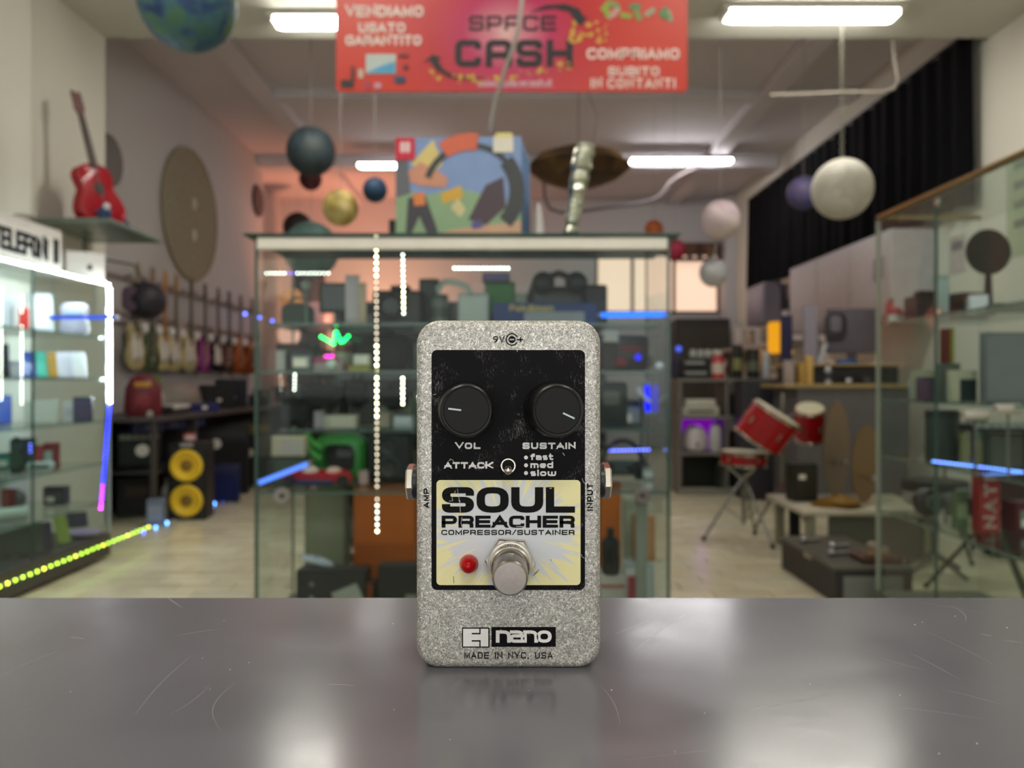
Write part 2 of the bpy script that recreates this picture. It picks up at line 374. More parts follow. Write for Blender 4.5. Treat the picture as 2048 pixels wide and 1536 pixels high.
for a in ((0,1352,120,1300,1.2,.02),(350,1272,440,1258,1.4,.03),(330,1192,365,1216,1.4),(270,1430,385,1310,1,.03),(340,1430,420,1370,1,-.05),(440,1460,470,1366,1.2,.12),(0,1442,70,1414,1),(655,1369,710,1372,1.4,.05),(140,1274,170,1278,2),
          (1200,1370,1240,1450,1,.05),(1270,1302,1370,1230,.9,.02),(1820,1306,1920,1360,1.1,.02),(1760,1315,1850,1340,.9,-.04),(1880,1378,2000,1408,1,.03),(1960,1268,1984,1272,2),(2006,1282,2048,1286,1.4,.1),(1900,1210,1930,1245,1,.1),(1840,1205,1970,1225,.8),(1850,1262,1990,1330,.7,.02),(1230,1268,1300,1240,.8),(1800,1415,1980,1440,.7,.02),(1500,1420,1650,1395,.7,.03),(1250,1520,1420,1500,.8)):
    scratch(*a)
sc.build('scratches', mat('pale_scratch', (.30,.29,.30), .4), ct, 0, kind='stuff')
sp = M()
for px, py, s in ((498,1326,2.2),(460,1340,2),(420,1379,2),(786,1248,1.8),(788,1420,1.5),(141,1384,1.6),(405,1317,1.4),(1223,1381,3),(1059,1382,2),(1409,1427,2),(1620,1369,3),(1800,1391,2),(1954,1488,3),(1878,1508,3),(1830,1250,2.5),(1845,1245,2),(1910,1233,2),(2014,1256,2.5),(1350,1504,1.6),(448,1242,1.3),(900,1480,1.2)):
    d = (CAMH-CT)*FPX/(py-CY); sp.ball((X(px,d), d, CT+.00008), s*.5*d/FPX, 6, rings=4)
sp.build('dust_specks', mat('white_dust', (.8,.8,.78), .8), ct, 0, kind='stuff')

# ---------------------------------------------------------------- the effects pedal
D = .2515; S = D / FPX                       # metres per photo pixel on the pedal's face
PCX = 1017
def fx_(px): return (px - PCX) * S
def fz_(py): return (1338 - py) * S
ped = thing('effects_pedal', 'silver metal guitar effects pedal with black knobs standing on the counter', 'pedal', ((PCX - CX) * S, D, CT))
def alu():
    m = bpy.data.materials.new('tumbled_aluminium'); N, L = nt(m); b = N['Principled BSDF']; tc = N.new('ShaderNodeTexCoord')
    def noise(sc_, det, dist):
        n = N.new('ShaderNodeTexNoise'); n.inputs['Scale'].default_value = sc_; n.inputs['Detail'].default_value = det; n.inputs['Distortion'].default_value = dist
        L.new(tc.outputs['Object'], n.inputs[0]); return n
    n1 = noise(1150, 2.5, 1.6); n2 = noise(2400, 1, .5); n3 = noise(60, 3, 0)
    mp = N.new('ShaderNodeMapRange'); mp.inputs[1].default_value = .36; mp.inputs[2].default_value = .66; L.new(n1.outputs[0], mp.inputs[0])
    r = N.new('ShaderNodeValToRGB'); L.new(mp.outputs[0], r.inputs[0])
    e = r.color_ramp.elements; e[0].position = 0; e[0].color = (.27, .26, .24, 1); e[1].position = 1; e[1].color = (1, .99, .92, 1)
    k = e.new(.45); k.color = (.50, .485, .445, 1); k = e.new(.74); k.color = (.64, .62, .57, 1)
    mx = N.new('ShaderNodeMix'); mx.data_type = 'RGBA'; mx.blend_type = 'MULTIPLY'; mx.inputs[0].default_value = .35
    mp3 = N.new('ShaderNodeMapRange'); mp3.inputs[3].default_value = .75; mp3.inputs[4].default_value = 1.15; L.new(n3.outputs[0], mp3.inputs[0])
    L.new(r.outputs[0], mx.inputs[6]); L.new(mp3.outputs[0], mx.inputs[7]); L.new(mx.outputs[2], b.inputs['Base Color'])
    b.inputs['Metallic'].default_value = .35; b.inputs['Roughness'].default_value = .42
    bp = N.new('ShaderNodeBump'); bp.inputs['Strength'].default_value = .7; bp.inputs['Distance'].default_value = .00012; L.new(n1.outputs[0], bp.inputs['Height'])
    L.new(bp.outputs[0], b.inputs['Normal']); return m
W_, H_ = 370*S, 698*S
M().rr(0, 0, H_/2, W_, H_, .0295, 47*S, .0023, 10, 6, back=.0006).build('housing', alu(), ped, 40)
M().rr(0, .0297, H_/2, W_, H_, .0022, 47*S, .0006, 10, 2).build('base_plate', mat('bare_aluminium', (.6,.59,.56), .35, .8, .06, 300), ped)
def blackink():
    m = bpy.data.materials.new('black_ink'); N, L = nt(m); b = N['Principled BSDF']; tc = N.new('ShaderNodeTexCoord')
    mpp = N.new('ShaderNodeMapping'); mpp.inputs['Rotation'].default_value = (0, -.75, 0); mpp.inputs['Scale'].default_value = (3400, 1, 800)
    L.new(tc.outputs['Object'], mpp.inputs[0]); n = N.new('ShaderNodeTexNoise'); n.inputs['Scale'].default_value = 1; n.inputs['Detail'].default_value = 3; n.inputs['Distortion'].default_value = .6
    L.new(mpp.outputs[0], n.inputs[0]); n2 = N.new('ShaderNodeTexNoise'); n2.inputs['Scale'].default_value = 110; L.new(tc.outputs['Object'], n2.inputs[0])
    a = N.new('ShaderNodeMath'); a.operation = 'MULTIPLY'; L.new(n.outputs[0], a.inputs[0]); L.new(n2.outputs[0], a.inputs[1])
    mp = N.new('ShaderNodeMapRange'); mp.inputs[1].default_value = .335; mp.inputs[2].default_value = .45; L.new(a.outputs[0], mp.inputs[0])
    c = N.new('ShaderNodeMix'); c.data_type = 'RGBA'; c.inputs[6].default_value = (.0045, .004, .005, 1); c.inputs[7].default_value = (.14, .13, .13, 1)
    L.new(mp.outputs[0], c.inputs[0]); L.new(c.outputs[2], b.inputs['Base Color']); b.inputs['Roughness'].default_value = .5; b.inputs['Specular IOR Level'].default_value = .10
    return m
INK = mat('plain_black_ink', (.004,.004,.004), .5, 0, 0, spec=.12); BLK = blackink()
def plate(name, x0, y0, x1, y1, r, off, mt, par=ped):     # photo pixels on the face
    m = M(); cx, cz = (fx_(x0)+fx_(x1))/2, (fz_(y0)+fz_(y1))/2
    pts = [(cx+x, cz+z) for x, z in rrpts((x1-x0)*S, (y1-y0)*S, r*S, 6)]
    m.prism(pts, -off, .0002); return m.build(name, mt, par, 0)
panel = plate('black_panel', 863, 700, 1170, 1180, 11, .00008, BLK)
def labelmat():
    m = bpy.data.materials.new('sunburst_print'); N, L = nt(m); b = N['Principled BSDF']; tc = N.new('ShaderNodeTexCoord')
    cx, cz = fx_(1016), fz_(1062)
    sp_ = N.new('ShaderNodeSeparateXYZ'); L.new(tc.outputs['Object'], sp_.inputs[0])
    def mth(op, a, b_=None):
        q = N.new('ShaderNodeMath'); q.operation = op
        for i, v in enumerate((a, b_)):
            if v is None: continue
            if isinstance(v, (int, float)): q.inputs[i].default_value = v
            else: L.new(v, q.inputs[i])
        return q.outputs[0]
    dx = mth('SUBTRACT', sp_.outputs[0], cx); dz = mth('SUBTRACT', sp_.outputs[2], cz)
    ang = mth('ARCTAN2', dz, dx); rad = mth('SQRT', mth('ADD', mth('MULTIPLY', dx, dx), mth('MULTIPLY', mth('MULTIPLY', dz, dz), 2.0)))
    cb = N.new('ShaderNodeCombineXYZ'); L.new(mth('MULTIPLY', ang, 6.2), cb.inputs[0]); L.new(mth('MULTIPLY', rad, 30), cb.inputs[1])
    n = N.new('ShaderNodeTexNoise'); n.inputs['Scale'].default_value = 1.6; n.inputs['Detail'].default_value = 3; L.new(cb.outputs[0], n.inputs[0])
    rn = mth('DIVIDE', rad, 170*S)
    v = mth('SUBTRACT', mth('ADD', mth('MULTIPLY', n.outputs[0], 1.9), .28), mth('MULTIPLY', rn, .95))
    mp = N.new('ShaderNodeMapRange'); mp.inputs[1].default_value = .42; mp.inputs[2].default_value = .56; L.new(v, mp.inputs[0])
    c = N.new('ShaderNodeMix'); c.data_type = 'RGBA'; c.inputs[6].default_value = (*srgb('f9f1b6'), 1); c.inputs[7].default_value = (*srgb('e0e4e8'), 1)
    L.new(mp.outputs[0], c.inputs[0]); L.new(c.outputs[2], b.inputs['Base Color']); b.inputs['Roughness'].default_value = .4; return m
plate('sunburst_label', 873, 960, 1161, 1170, 8, .00014, labelmat())
WHITE_P = mat('white_print', (.92,.92,.90), .5, 0, .05, 400)
def word(s, x0, y0, x1, y1, t, mt, off=.0002, **k):
    m = M(); text(m, s, fx_(x0), fz_(y1), (x1-x0)*S, (y1-y0)*S, t, -off, **k); return m.build('lettering', mt, ped, 0)
word('VOL', 911, 885, 961, 898, .32, WHITE_P, gap=.25)
word('SUSTAIN', 1045, 885, 1151, 898, .31, WHITE_P, gap=.25)
word('ATTACK', 889, 924, 985, 937, .32, WHITE_P, gap=.2)
word('fast', 1061, 907, 1106, 920, .28, WHITE_P, gap=.3)
word('med', 1061, 923, 1106, 936, .28, WHITE_P, gap=.3)
word('slow', 1061, 939, 1112, 952, .28, WHITE_P, gap=.3)
for y_ in (915, 930.5, 946):
    M().lathe([(.0001, -.0002), (4*S, -.0002), (4*S, .0)], (fx_(1052), 0, fz_(y_)), 16, 'y').build('bullet', WHITE_P, ped, 0)
word('SOUL', 886, 974, 1148, 1025, .27, INK, .0003, fat=1.34, gap=.19, r=.30)
word('PREACHER', 884, 1031, 1149, 1055, .28, INK, .0003, fat=1.25, gap=.18, r=.25)
word('COMPRESSOR/SUSTAINER', 883, 1059.5, 1149, 1069.5, .23, INK, .0003, fat=1.1, gap=.28, r=.25)
word('9V', 986.5, 672.5, 1008.5, 686, .16, INK, gap=.45, r=.5)
word('MADE IN NYC, USA', 929, 1304, 1105, 1317, .17, INK, gap=.45, r=.5, sp=1.1)
def vword(s, x0, x1, ybot, ytop, t):       # reads from bottom to top
    m = M(); text(m, s, 0, 0, (ybot-ytop)*S, (x1-x0)*S, t, 0, gap=.4, r=.4)
    m.v = [(fx_(x1) - z, -.0002, fz_(ybot) + x) for x, y, z in m.v]; return m.build('lettering', INK, ped, 0)
vword('AMP', 847, 858.5, 1015, 977, .24); vword('INPUT', 1174, 1186, 1021, 967, .24)
# polarity mark
def ring(m, cx, cz, r0, r1, y, a0=0, a1=360, n=36):
    vs = []; 
    for i in range(n+1):
        a = math.radians(a0 + (a1-a0)*i/n); vs += [(cx+r0*math.cos(a), y, cz+r0*math.sin(a)), (cx+r1*math.cos(a), y, cz+r1*math.sin(a))]
    return m.add(vs, [(2*i, 2*i+1, 2*i+3, 2*i+2) for i in range(n)])
pm = M(); ring(pm, fx_(1024), fz_(679), 10.4*S, 12.6*S, -.0002, 28, 332)
ring(pm, fx_(1024), fz_(679), .001*S, 7*S, -.0002)
pm.add([(fx_(a), -.0002, fz_(b)) for a, b in ((1034,678),(1046,678),(1046,680.2),(1034,680.2))], [(0,1,2,3)])
pm.add([(fx_(a), -.0002, fz_(b)) for a, b in ((1040,674.5),(1042.2,674.5),(1042.2,684),(1040,684))], [(0,1,2,3)])
pm.build('polarity_mark', INK, ped, 0)
M().add([(fx_(a), -.00028, fz_(b)) for a, b in ((1019.5,677.7),(1028.5,677.7),(1028.5,680.6),(1019.5,680.6))], [(0,1,2,3)]).build('polarity_minus', mat('bare_alu_print', (.5,.49,.46), .5), ped, 0)
# maker's logo: outlined square monogram and black name box
lg = plate('logo_frame', 924, 1255, 979, 1295, 1, .00008, INK); plate('logo_field', 926.3, 1257.3, 976.6, 1292.7, .6, .00014, WHITE_P)
q = M()
for x0, y0, x1, y1 in ((943.5, 1265.5, 961, 1268.2), (943.5, 1280, 961, 1282.7), (958.8, 1257, 961.2, 1268.2), (958.8, 1280, 961.2, 1293)):
    q.add([(fx_(a), -.00022, fz_(b)) for a, b in ((x0,y0),(x1,y0),(x1,y1),(x0,y1))], [(0,1,2,3)])
q.build('logo_monogram', INK, ped, 0)
plate('name_box', 983, 1254, 1111.5, 1293.5, .8, .00010, BLK)
m = M(); text(m, 'nano', fx_(993), fz_(1285), 109*S, 34*S, .21, -.0002, gap=.0, r=.3, fat=1.15); m.build('lettering', WHITE_P, ped, 0)
# knobs
KB = mat('knob_plastic', (.009, .009, .0095), .34, 0, .15, 500, bump=.05, spec=.3); KT = mat('knob_cap_plastic', (.011, .011, .0115), .5, 0, .1, 700, spec=.2)
def knob(cx, cy, ang, tilt, label):
    k = M().lathe([(9.0e-3, 0), (9.0e-3, -.0022), (8.75e-3, -.0027), (8.6e-3, -.0031), (8.45e-3, -.0115), (8.2e-3, -.0126), (7.7e-3, -.0132), (7.3e-3, -.0131), (7.2e-3, -.0129), (1e-4, -.0129)], (0,0,0), 64, 'y').build('knob', KB, ped, 30, label)
    k.location = (fx_(cx), -.0004, fz_(cy)); k.rotation_euler = (math.radians(tilt[1]), 0, math.radians(tilt[0]))
    M().lathe([(7.15e-3, -.0128), (7.1e-3, -.01315), (6.9e-3, -.0133), (1e-4, -.0133)], (0,0,0), 48, 'y').build('knob_cap', KT, k, 30)
    p = M(); a = math.radians(ang); u = Vector((math.cos(a), math.sin(a))); n = Vector((-u.y, u.x))*.00026; A = u*.0017; B = u*.0057
    p.prism([((A+n).x, (A+n).y), ((A-n).x, (A-n).y), ((B-n).x, (B-n).y), ((B+n).x, (B+n).y)], -.01342, -.0133)
    p.build('pointer_line', mat('pale_pointer', (.62,.72,.70), .5), k, 0)
knob(931, 818.5, 173, (5.0, 0), 'volume knob with its pale line pointing left')
knob(1102, 818.5, -25, (6.5, 0), 'sustain knob with its pale line pointing lower right')
# toggle
NI = mat('nickel', (.66, .62, .55), .17, 1.0, .05, 200); NB = mat('nickel_brushed', (.42, .38, .345), .36, 1.0, .12, 900)
tg = M().lathe([(2.55e-3, 0), (2.55e-3, -.0034), (2.35e-3, -.0037), (2.0e-3, -.0037), (1.95e-3, -.0005), (1e-4, -.0005)], (0,0,0), 28, 'y').build('toggle_switch', NI, ped)
tg.location = (fx_(1016.5), -.0003, fz_(929))
M().tube([(0, -.001, 0), (.0, -.0048, -.0004), (.0, -.0090, -.0009)], .0008, 12, .00125).ball((0, -.0092, -.00092), .00128, 12, rings=8).build('lever', NI, tg)
M().lathe([(1.94e-3, -.0006), (1e-4, -.0007)], (0,0,0), 20, 'y').build('dark_socket', mat('socket_black', (.01,.01,.01), .7), tg)
# indicator
ld = M().lathe([(2.75e-3, 0), (2.75e-3, -.0012), (2.6e-3, -.0028), (2.0e-3, -.0042), (1.1e-3, -.0051), (1e-4, -.0054)], (0,0,0), 28, 'y').build('indicator_light', mat('red_lens', (.42, .002, .004), .06, 0, 0, emit=(.6,.0,.0), es=.06, spec=.25), ped)
ld.location = (fx_(938), -.0002, fz_(1127))
M().lathe([(3.1e-3, 0), (3.05e-3, -.0005), (2.7e-3, -.0006), (2.7e-3, 0)], (0,0,0), 28, 'y').build('bezel', mat('red_rim', (.62,.12,.08), .3), ld)
# footswitch
fs = M().lathe([(1.15*10.4e-3*.75, 0)]*1 + [(9.0e-3, -.0001)], (0,0,0), 6, 'y')
hexn = M()
R6 = 8.3e-3
hx = lambda r, y: [(r*math.cos(math.radians(60*i-4)), y, r*math.sin(math.radians(60*i-4))) for i in range(6)]
hexn.loft([hx(R6, 0), hx(R6, -.0022), hx(R6*.95, -.0027), hx(R6*.93, -.0027)])
fo = hexn.build('footswitch', NI, ped, 0); fo.location = (fx_(1020.5), -.0003, fz_(1121))
M().lathe([(7.0e-3, -.0026), (7.0e-3, -.0034), (6.85e-3, -.0040), (6.6e-3, -.0040), (6.6e-3, -.0075), (6.35e-3, -.0084), (5.9e-3, -.0086), (5.4e-3, -.0082), (5.3e-3, -.0045), (1e-4, -.0045)], (0,0,0), 44, 'y').build('threaded_collar', NI, fo)
cp = M()
cp.lathe([(4.5e-3, -.004), (4.5e-3, -.0122), (5.35e-3, -.0126), (5.45e-3, -.0135), (5.4e-3, -.0215), (5.15e-3, -.0225), (4.75e-3, -.0229), (1e-4, -.0230)], (0,0,0), 48, 'y')
cp.build('button', NB, fo)
M().lathe([(7.1e-3, -.0034), (7.2e-3, -.0034), (7.2e-3, -.0026), (7.0e-3, -.0026)], (0,0,0), 44, 'y').build('washer', NB, fo)
# jacks on both sides
for s, yy, nm in ((-1, 976, 'output'), (1, 973, 'input')):
    j_ = M().lathe([(6.4e-3, 0), (6.4e-3, s*.0012), (5.9e-3, s*.0015), (5.9e-3, s*.0028), (3.2e-3, s*.0028), (3.2e-3, s*.0005), (1e-4, s*.0005)], (0,0,0), 28, 'x').build('jack_socket', mat('jack_plastic', (.02,.018,.024), .35), ped)
    j_.location = (s*(W_/2 - .0002), .0155, fz_(yy))
    h2 = M().loft([[(s*x, r*math.cos(math.radians(60*i+12)), r*math.sin(math.radians(60*i+12))) for i in range(6)] for r, x in ((6.2e-3, .0026), (6.4e-3, .0030), (6.4e-3, .0046), (5.7e-3, .0052), (3.6e-3, .0052), (3.6e-3, .0030))])
    h2.build('hex_nut', NI, j_, 0)
M().lathe([(.0001, 0), (.0022, 0), (.0022, -.0009), (.0016, -.0013), (1e-4, -.0014)], (0,0,0), 16, 'x').build('side_screw', NI, ped).location = (-W_/2, .012, fz_(800))

chip = M(); rc_ = random.Random(4)
def nick(pts, w=.9):
    P = [Vector((fx_(a), fz_(b))) for a, b in pts]
    for a, b in zip(P, P[1:]):
        n = Vector((-(b-a).y, (b-a).x)).normalized()*w*S*.5*rc_.uniform(.6, 1.3); y = -.00036 - .000004*len(chip.f)
        chip.add([((a+n).x, y, (a+n).y), ((a-n).x, y, (a-n).y), ((b-n).x, y, (b-n).y), ((b+n).x, y, (b+n).y)], [(0, 1, 2, 3)])
for q_ in ([(911,981),(908,990),(904,996),(906,1001),(898,1002)], [(915,977),(916,986),(919,1000),(920,1012),(921,1024)], [(917,1000),(921,1002)], [(924,1034),(922,1045),(924,1053)], [(1162,1108),(1164,1113),(1169,1116)], [(1164,956),(1166,963),(1169,966)], [(1088,974),(1091,977)], [(1099,977),(1104,976)], [(991,1037),(988,1044)], [(1032,1052),(1048,1053)], [(900,917),(906,920),(909,926)], [(898,921),(902,919)], [(948,935),(953,937),(958,933)], [(1125,905),(1129,911)], [(884,1069),(891,1065)], [(1056,1268),(1060,1262)], [(1001,1258),(1003,1260)], [(1150,825),(1154,829)], [(903,789),(906,792)], [(1033,698),(1035,704)], [(866,790),(873,788)]): nick(q_)
chip.build('paint_chips', mat('chipped_paint', (.72,.72,.70), .5, 0, 0), ped, 0, kind='stuff')
gr = M(); 
for q_ in ([(1066,1151),(1072,1146),(1078,1138)], [(1069,1146),(1075,1143)], [(907,1152),(908,1166)], [(1101,1118),(1103,1121)]):
    P = [Vector((fx_(a), fz_(b))) for a, b in q_]
    for a, b in zip(P, P[1:]):
        n = Vector((-(b-a).y, (b-a).x)).normalized()*S*.5; gr.add([((a+n).x, -.00034, (a+n).y), ((a-n).x, -.00034, (a-n).y), ((b-n).x, -.00034, (b-n).y), ((b+n).x, -.00034, (b+n).y)], [(0, 1, 2, 3)])
gr.build('dirt_marks', mat('dirt', (.12,.11,.08), .8, 0, 0), ped, 0, kind='stuff')
# ================================================================ kit of goods
def lay(o, loc, rz=0): o.location = loc; o.rotation_euler = (0, 0, rz); return o
def carton(name, label, px, z, d, w, h, dep=.12, col='d8d8d4', rz=0, panel=None, tag=None, band=None, group=None, cat='box', x=None, words=None, lean=0):
    t = thing(name, label, cat, (X(px, d) if x is None else x, d, z + .0006 + dep*abs(math.sin(lean))), rz, group, rot=(lean, 0, rz))
    M().bb(-w/2, 0, 0, w/2, dep, h, .003).build('carton', C(col, .6), t)
    if panel:
        a, b, c_, e = panel[1:] if len(panel) > 1 else (.1, .1, .9, .9)
        M().box(-w/2+a*w, -.0012, b*h, -w/2+c_*w, .001, e*h).build('printed_panel', C(panel[0], .45), t, 0)
    if band: M().box(-w/2-.0006, -.0014, band[1]*h, w/2+.0006, dep*.7, band[2]*h).build('colour_band', C(band[0], .45), t, 0)
    if tag: M().bb(-w/2+tag[0]*w, -.004, tag[1]*h, -w/2+tag[0]*w+.045, -.0015, tag[1]*h+.03, .001).build('price_tag', C('ece8dc'), t)
    M().box(-w/2+.004, dep*.48, h, w/2-.004, dep*.52, h+.0008).build('lid_seam', C('9a9890'), t, 0)
    if words:
        m = M(); text(m, words[0], -w/2+words[2]*w, words[3]*h, words[4]*w, words[5]*h, .24, -.0022, gap=.3, fat=1.1); m.build('lettering', C(words[1]), t, 0)
    return t
def bottle(name, label, px, z, d, r, h, col, cap='222222', band=None, cat='bottle', neck=.4, x=None, group=None, gl=.25):
    t = thing(name, label, cat, (X(px, d) if x is None else x, d, z), 0, group)
    M().lathe([(r*.94, 0), (r, .01*h/.2), (r, h*.66), (r*.9, h*.74), (r*neck, h*.82), (r*neck, h*.88)], n=18).build('body', C(col, gl), t)
    M().lathe([(r*neck*1.15, h*.87), (r*neck*1.15, h*.99), (r*neck, h)], n=14).build('cap', C(cap), t)
    if band: M().lathe([(r*1.01, h*.18), (r*1.01, h*.56)], n=18).build('label_band', C(band), t)
    return t
def cylinder_pot(name, label, px, z, d, r, h, col, lid, cat='pot', x=None, band=None, group=None):
    t = thing(name, label, cat, (X(px, d) if x is None else x, d, z), 0, group)
    M().lathe([(r*.95, 0), (r, .008), (r, h*.86), (r*.97, h*.88)], n=20).build('body', C(col), t)
    M().lathe([(r*1.04, h*.86), (r*1.04, h*.97), (r*.98, h)], n=20).build('lid', C(lid), t)
    if band: M().lathe([(r*1.012, h*.25), (r*1.012, h*.6)], n=20).build('label_band', C(band), t)
    return t
def phone(name, label, loc, rz, col, screen='e4e8ee', w=.075, h=.155, lean=-.25, cat='phone', group=None, stand=True):
    t = thing(name, label, cat, (loc[0], loc[1], loc[2] + .018*abs(math.sin(lean))), 0, group, rot=(lean, 0, rz))
    M().rr(0, 0, h/2, w, h, .009, .010, .002, 3, 1).build('body', C(col, .3), t)
    M().rr(0, -.0012, h/2, w-.008, h-.010, .002, .007, .0005, 3, 1).build('screen', C(screen, .15), t)
    M().ball((w*.28, .010, h*.88), .006, 8, rings=5).build('camera_lens', C('22242a'), t)
    if stand: M().prism([(-.02, 0), (.02, 0), (.012, h*.5), (-.012, h*.5)], .012, .016).build('prop', C('cfd6d8'), t)
    return t
def amp(name, label, x, y, z, w, h, dep, rz, col='101012', grille='1a1a1e', strip='b8b4a8', knobs=5, tag=None, group=None, cat='amplifier'):
    t = thing(name, label, cat, (x, y, z), rz, group)
    M().bb(-w/2, 0, .015, w/2, dep, h, .012).build('cabinet', C(col, .6), t)
    M().bb(-w/2+.02, -.008, .035, w/2-.02, .002, h*.74, .005).build('grille', C(grille, .9), t)
    M().bb(-w/2+.02, -.008, h*.80, w/2-.02, .002, h*.93, .004).build('control_panel', C(strip, .4), t)
    for k in range(knobs): M().lathe([(.010, 0), (.009, -.014), (1e-4, -.014)], (-w/2+.06+k*(w-.12)/max(1, knobs-1), -.008, h*.865), 10, 'y').build('knob', C('1c1c1c'), t)
    M().tube([(-w*.2, dep/2, h), (-w*.17, dep/2, h+.03), (w*.17, dep/2, h+.03), (w*.2, dep/2, h)], .008, 6).build('handle', C('151515'), t)
    for sx in (-1, 1):
        M().lathe([(.015, 0), (.018, .016)], (sx*(w/2-.04), .05, 0), 8).lathe([(.015, 0), (.018, .016)], (sx*(w/2-.04), dep-.05, 0), 8).build('foot', C('0c0c0c'), t)
    if tag:
        M().lathe([(.05, -.011), (.05, -.009)], (tag[0], 0, tag[1]), 14, 'y').build('price_tag', C('e6e2da'), t)
    return t
def headphones(name, label, loc, rz, col, pad='1c1c1e', s=1.0):
    t = thing(name, label, 'headphones', loc, rz)
    pts = [(s*.078*math.cos(a), 0, s*(.075+.085*math.sin(a))) for a in [PI*k/12 for k in range(13)]]
    M().tube(pts, .010*s, 8).build('headband', C(col, .35), t)
    for sx in (-1, 1):
        c = M().lathe([(.034*s, 0), (.038*s, sx*.01), (.030*s, sx*.024)], (sx*.070*s, 0, .050*s), 16, 'x').build('ear_cup', C(col, .35), t)
        M().lathe([(.036*s, 0), (.036*s, -sx*.016), (.028*s, -sx*.02)], (sx*.070*s, 0, .050*s), 16, 'x').build('ear_pad', C(pad, .8), c)
    return t
def led(label, pts, n, cols, r=.0042, tapecol='d8d8d0', name='led_strip', cat='light strip', group='light strips', tape=True, tr=.005):
    """a tape along a polyline with n separate glowing beads; cols = function of 0..1 giving a material"""
    P = [Vector(p) for p in pts]; seg = [(P[i+1]-P[i]).length for i in range(len(P)-1)]; tot = sum(seg); o0 = P[0]
    t = thing(name, label, cat, tuple(o0), 0, group)
    if tape: M().tube([tuple(p-o0+Vector((0, 0, 0))) for p in P], tr, 4).build('tape', C(tapecol), t, 0)
    cache = {}
    for k in range(n):
        u = (k+.5)/n; s_ = u*tot; i = 0
        while i < len(seg)-1 and s_ > seg[i]: s_ -= seg[i]; i += 1
        q = P[i] + (P[i+1]-P[i])*(s_/seg[i]) - o0; mt = cols(u)
        if mt.name not in cache: cache[mt.name] = M().ball((0,0,0), r, 8, rings=6).mesh('bulb', mt)
        inst('bulb', cache[mt.name], t, tuple(q + Vector((0, -.006, 0))))
    return t
def E(name, col, s, sample=False): return glow('led_' + name, col, s, sample)
WHT = E('white', (.9, .97, 1), 120, True); WHTB = E('white_bright', (.90, .97, 1), 300, True); WARM = E('warm', (1, .93, .55), 30); PALE = E('pale', (.9, .92, .8), 16); PALEW = E('pale_warm', (1, .8, .6), 7)
BLUE = E('blue', (.0, .006, 1), 26); PURP = E('purple', (.30, .01, 1), 26); MAG = E('magenta', (.85, .03, 1), 22); LIME = E('lime', (.42, .80, .01), 17); LIMEY = E('lime_yellow', (.85, .9, .05), 17)
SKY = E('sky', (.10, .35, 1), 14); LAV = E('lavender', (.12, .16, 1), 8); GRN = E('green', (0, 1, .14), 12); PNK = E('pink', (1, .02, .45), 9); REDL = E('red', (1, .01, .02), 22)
TUBEB = glow('tube_blue', (.01, .14, 1), 2.6); TUBES = glow('tube_sky', (.11, .26, 1), 1.6)

# ================================================================ left telephone showcase
LX, LXB, LD0, LD1, LZB, LZT = -2.52, -3.02, 2.6, 4.80, .16, 1.71
lc = thing('glass_showcase', 'long glass showcase of phones under the telephone sign', 'showcase', (0, 0, 0))
M().box(LX, LD0, LZB, LX+.006, LD1, LZT).build('front_pane', GLASS, lc, 0)
M().box(LXB, LD1-.006, LZB, LX, LD1, LZT).build('end_pane', GLASS, lc, 0)
M().box(LXB, LD0, LZT, LX+.01, LD1+.01, LZT+.008).build('top_pane', GLASS, lc, 0)
M().box(LXB-.02, LD0, LZB, LXB, LD1, LZT).build('back_panel', C('b9c6c4', .35), lc, 0)
M().bb(LXB, LD0, .02, LX+.01, LD1+.01, LZB, .004).build('plinth', C('4a4744'), lc, 0)
M().box(LX-.004, LD1-.004, LZB, LX+.010, LD1+.010, LZT).build('corner_edge', C('aebfba', .2), lc, 0)
LSH = [.36, .60, .86, 1.12, 1.38]
for z in LSH:
    M().box(LXB+.01, LD0+.02, z-.008, LX-.01, LD1-.02, z).build('glass_shelf', GLASS, lc, 0)
    M().box(LX-.012, LD0+.02, z-.008, LX-.009, LD1-.02, z+.0005).build('shelf_edge', C('7f9a92', .2), lc, 0)
M().box(LX-.012, LD1-.75, LZB, LX-.002, LD1-.742, LZT).build('door_edge', GEDGE, lc, 0)
led('bright white light strip along the top front of the phone showcase', [(LX+.012, 3.3, LZT-.005), (LX+.012, LD1, LZT-.005)], 62, lambda u: WHTB if u < .97 else WHT, .0048)
led('vertical light strip on the showcase corner, white turning blue then purple', [(LX+.014, LD1, LZT-.02), (LX+.014, LD1, .98), (LX-.045, LD1, .30)], 50,
    lambda u: WHTB if u < .52 else BLUE if u < .88 else PURP if u < .97 else MAG, .0058)
led('lime green light strip along the foot of the phone showcase', [(LX+.014, 3.2, .10), (LX+.014, 5.34, .10)], 36, lambda u: LIMEY if int(u*36) % 5 == 0 else LIME, .006)
for x_, z0, z1, lb in ((45, .98, 1.40, 'long vertical pale light strip right of the photo edge inside the phone showcase'), (45, 1.46, 1.56, 'short pale light strip just under the showcase top'), (4, 1.0, 1.6, 'vertical pale light strip at the left photo edge')):
    led(lb, [(X(x_, 4.05), 4.05, z0), (X(x_, 4.05), 4.05, z1)], max(5, int((z1-z0)*70)), lambda u: PALE, .0028, tape=False, group='inner white light strips of the phone showcase')
led('dim blue lights reflected low inside the phone showcase', [(X(62, 4.3), 4.3, Z(885, 4.3)), (X(62, 4.3), 4.3, Z(907, 4.3))], 3, lambda u: LAV, .004, tape=False)
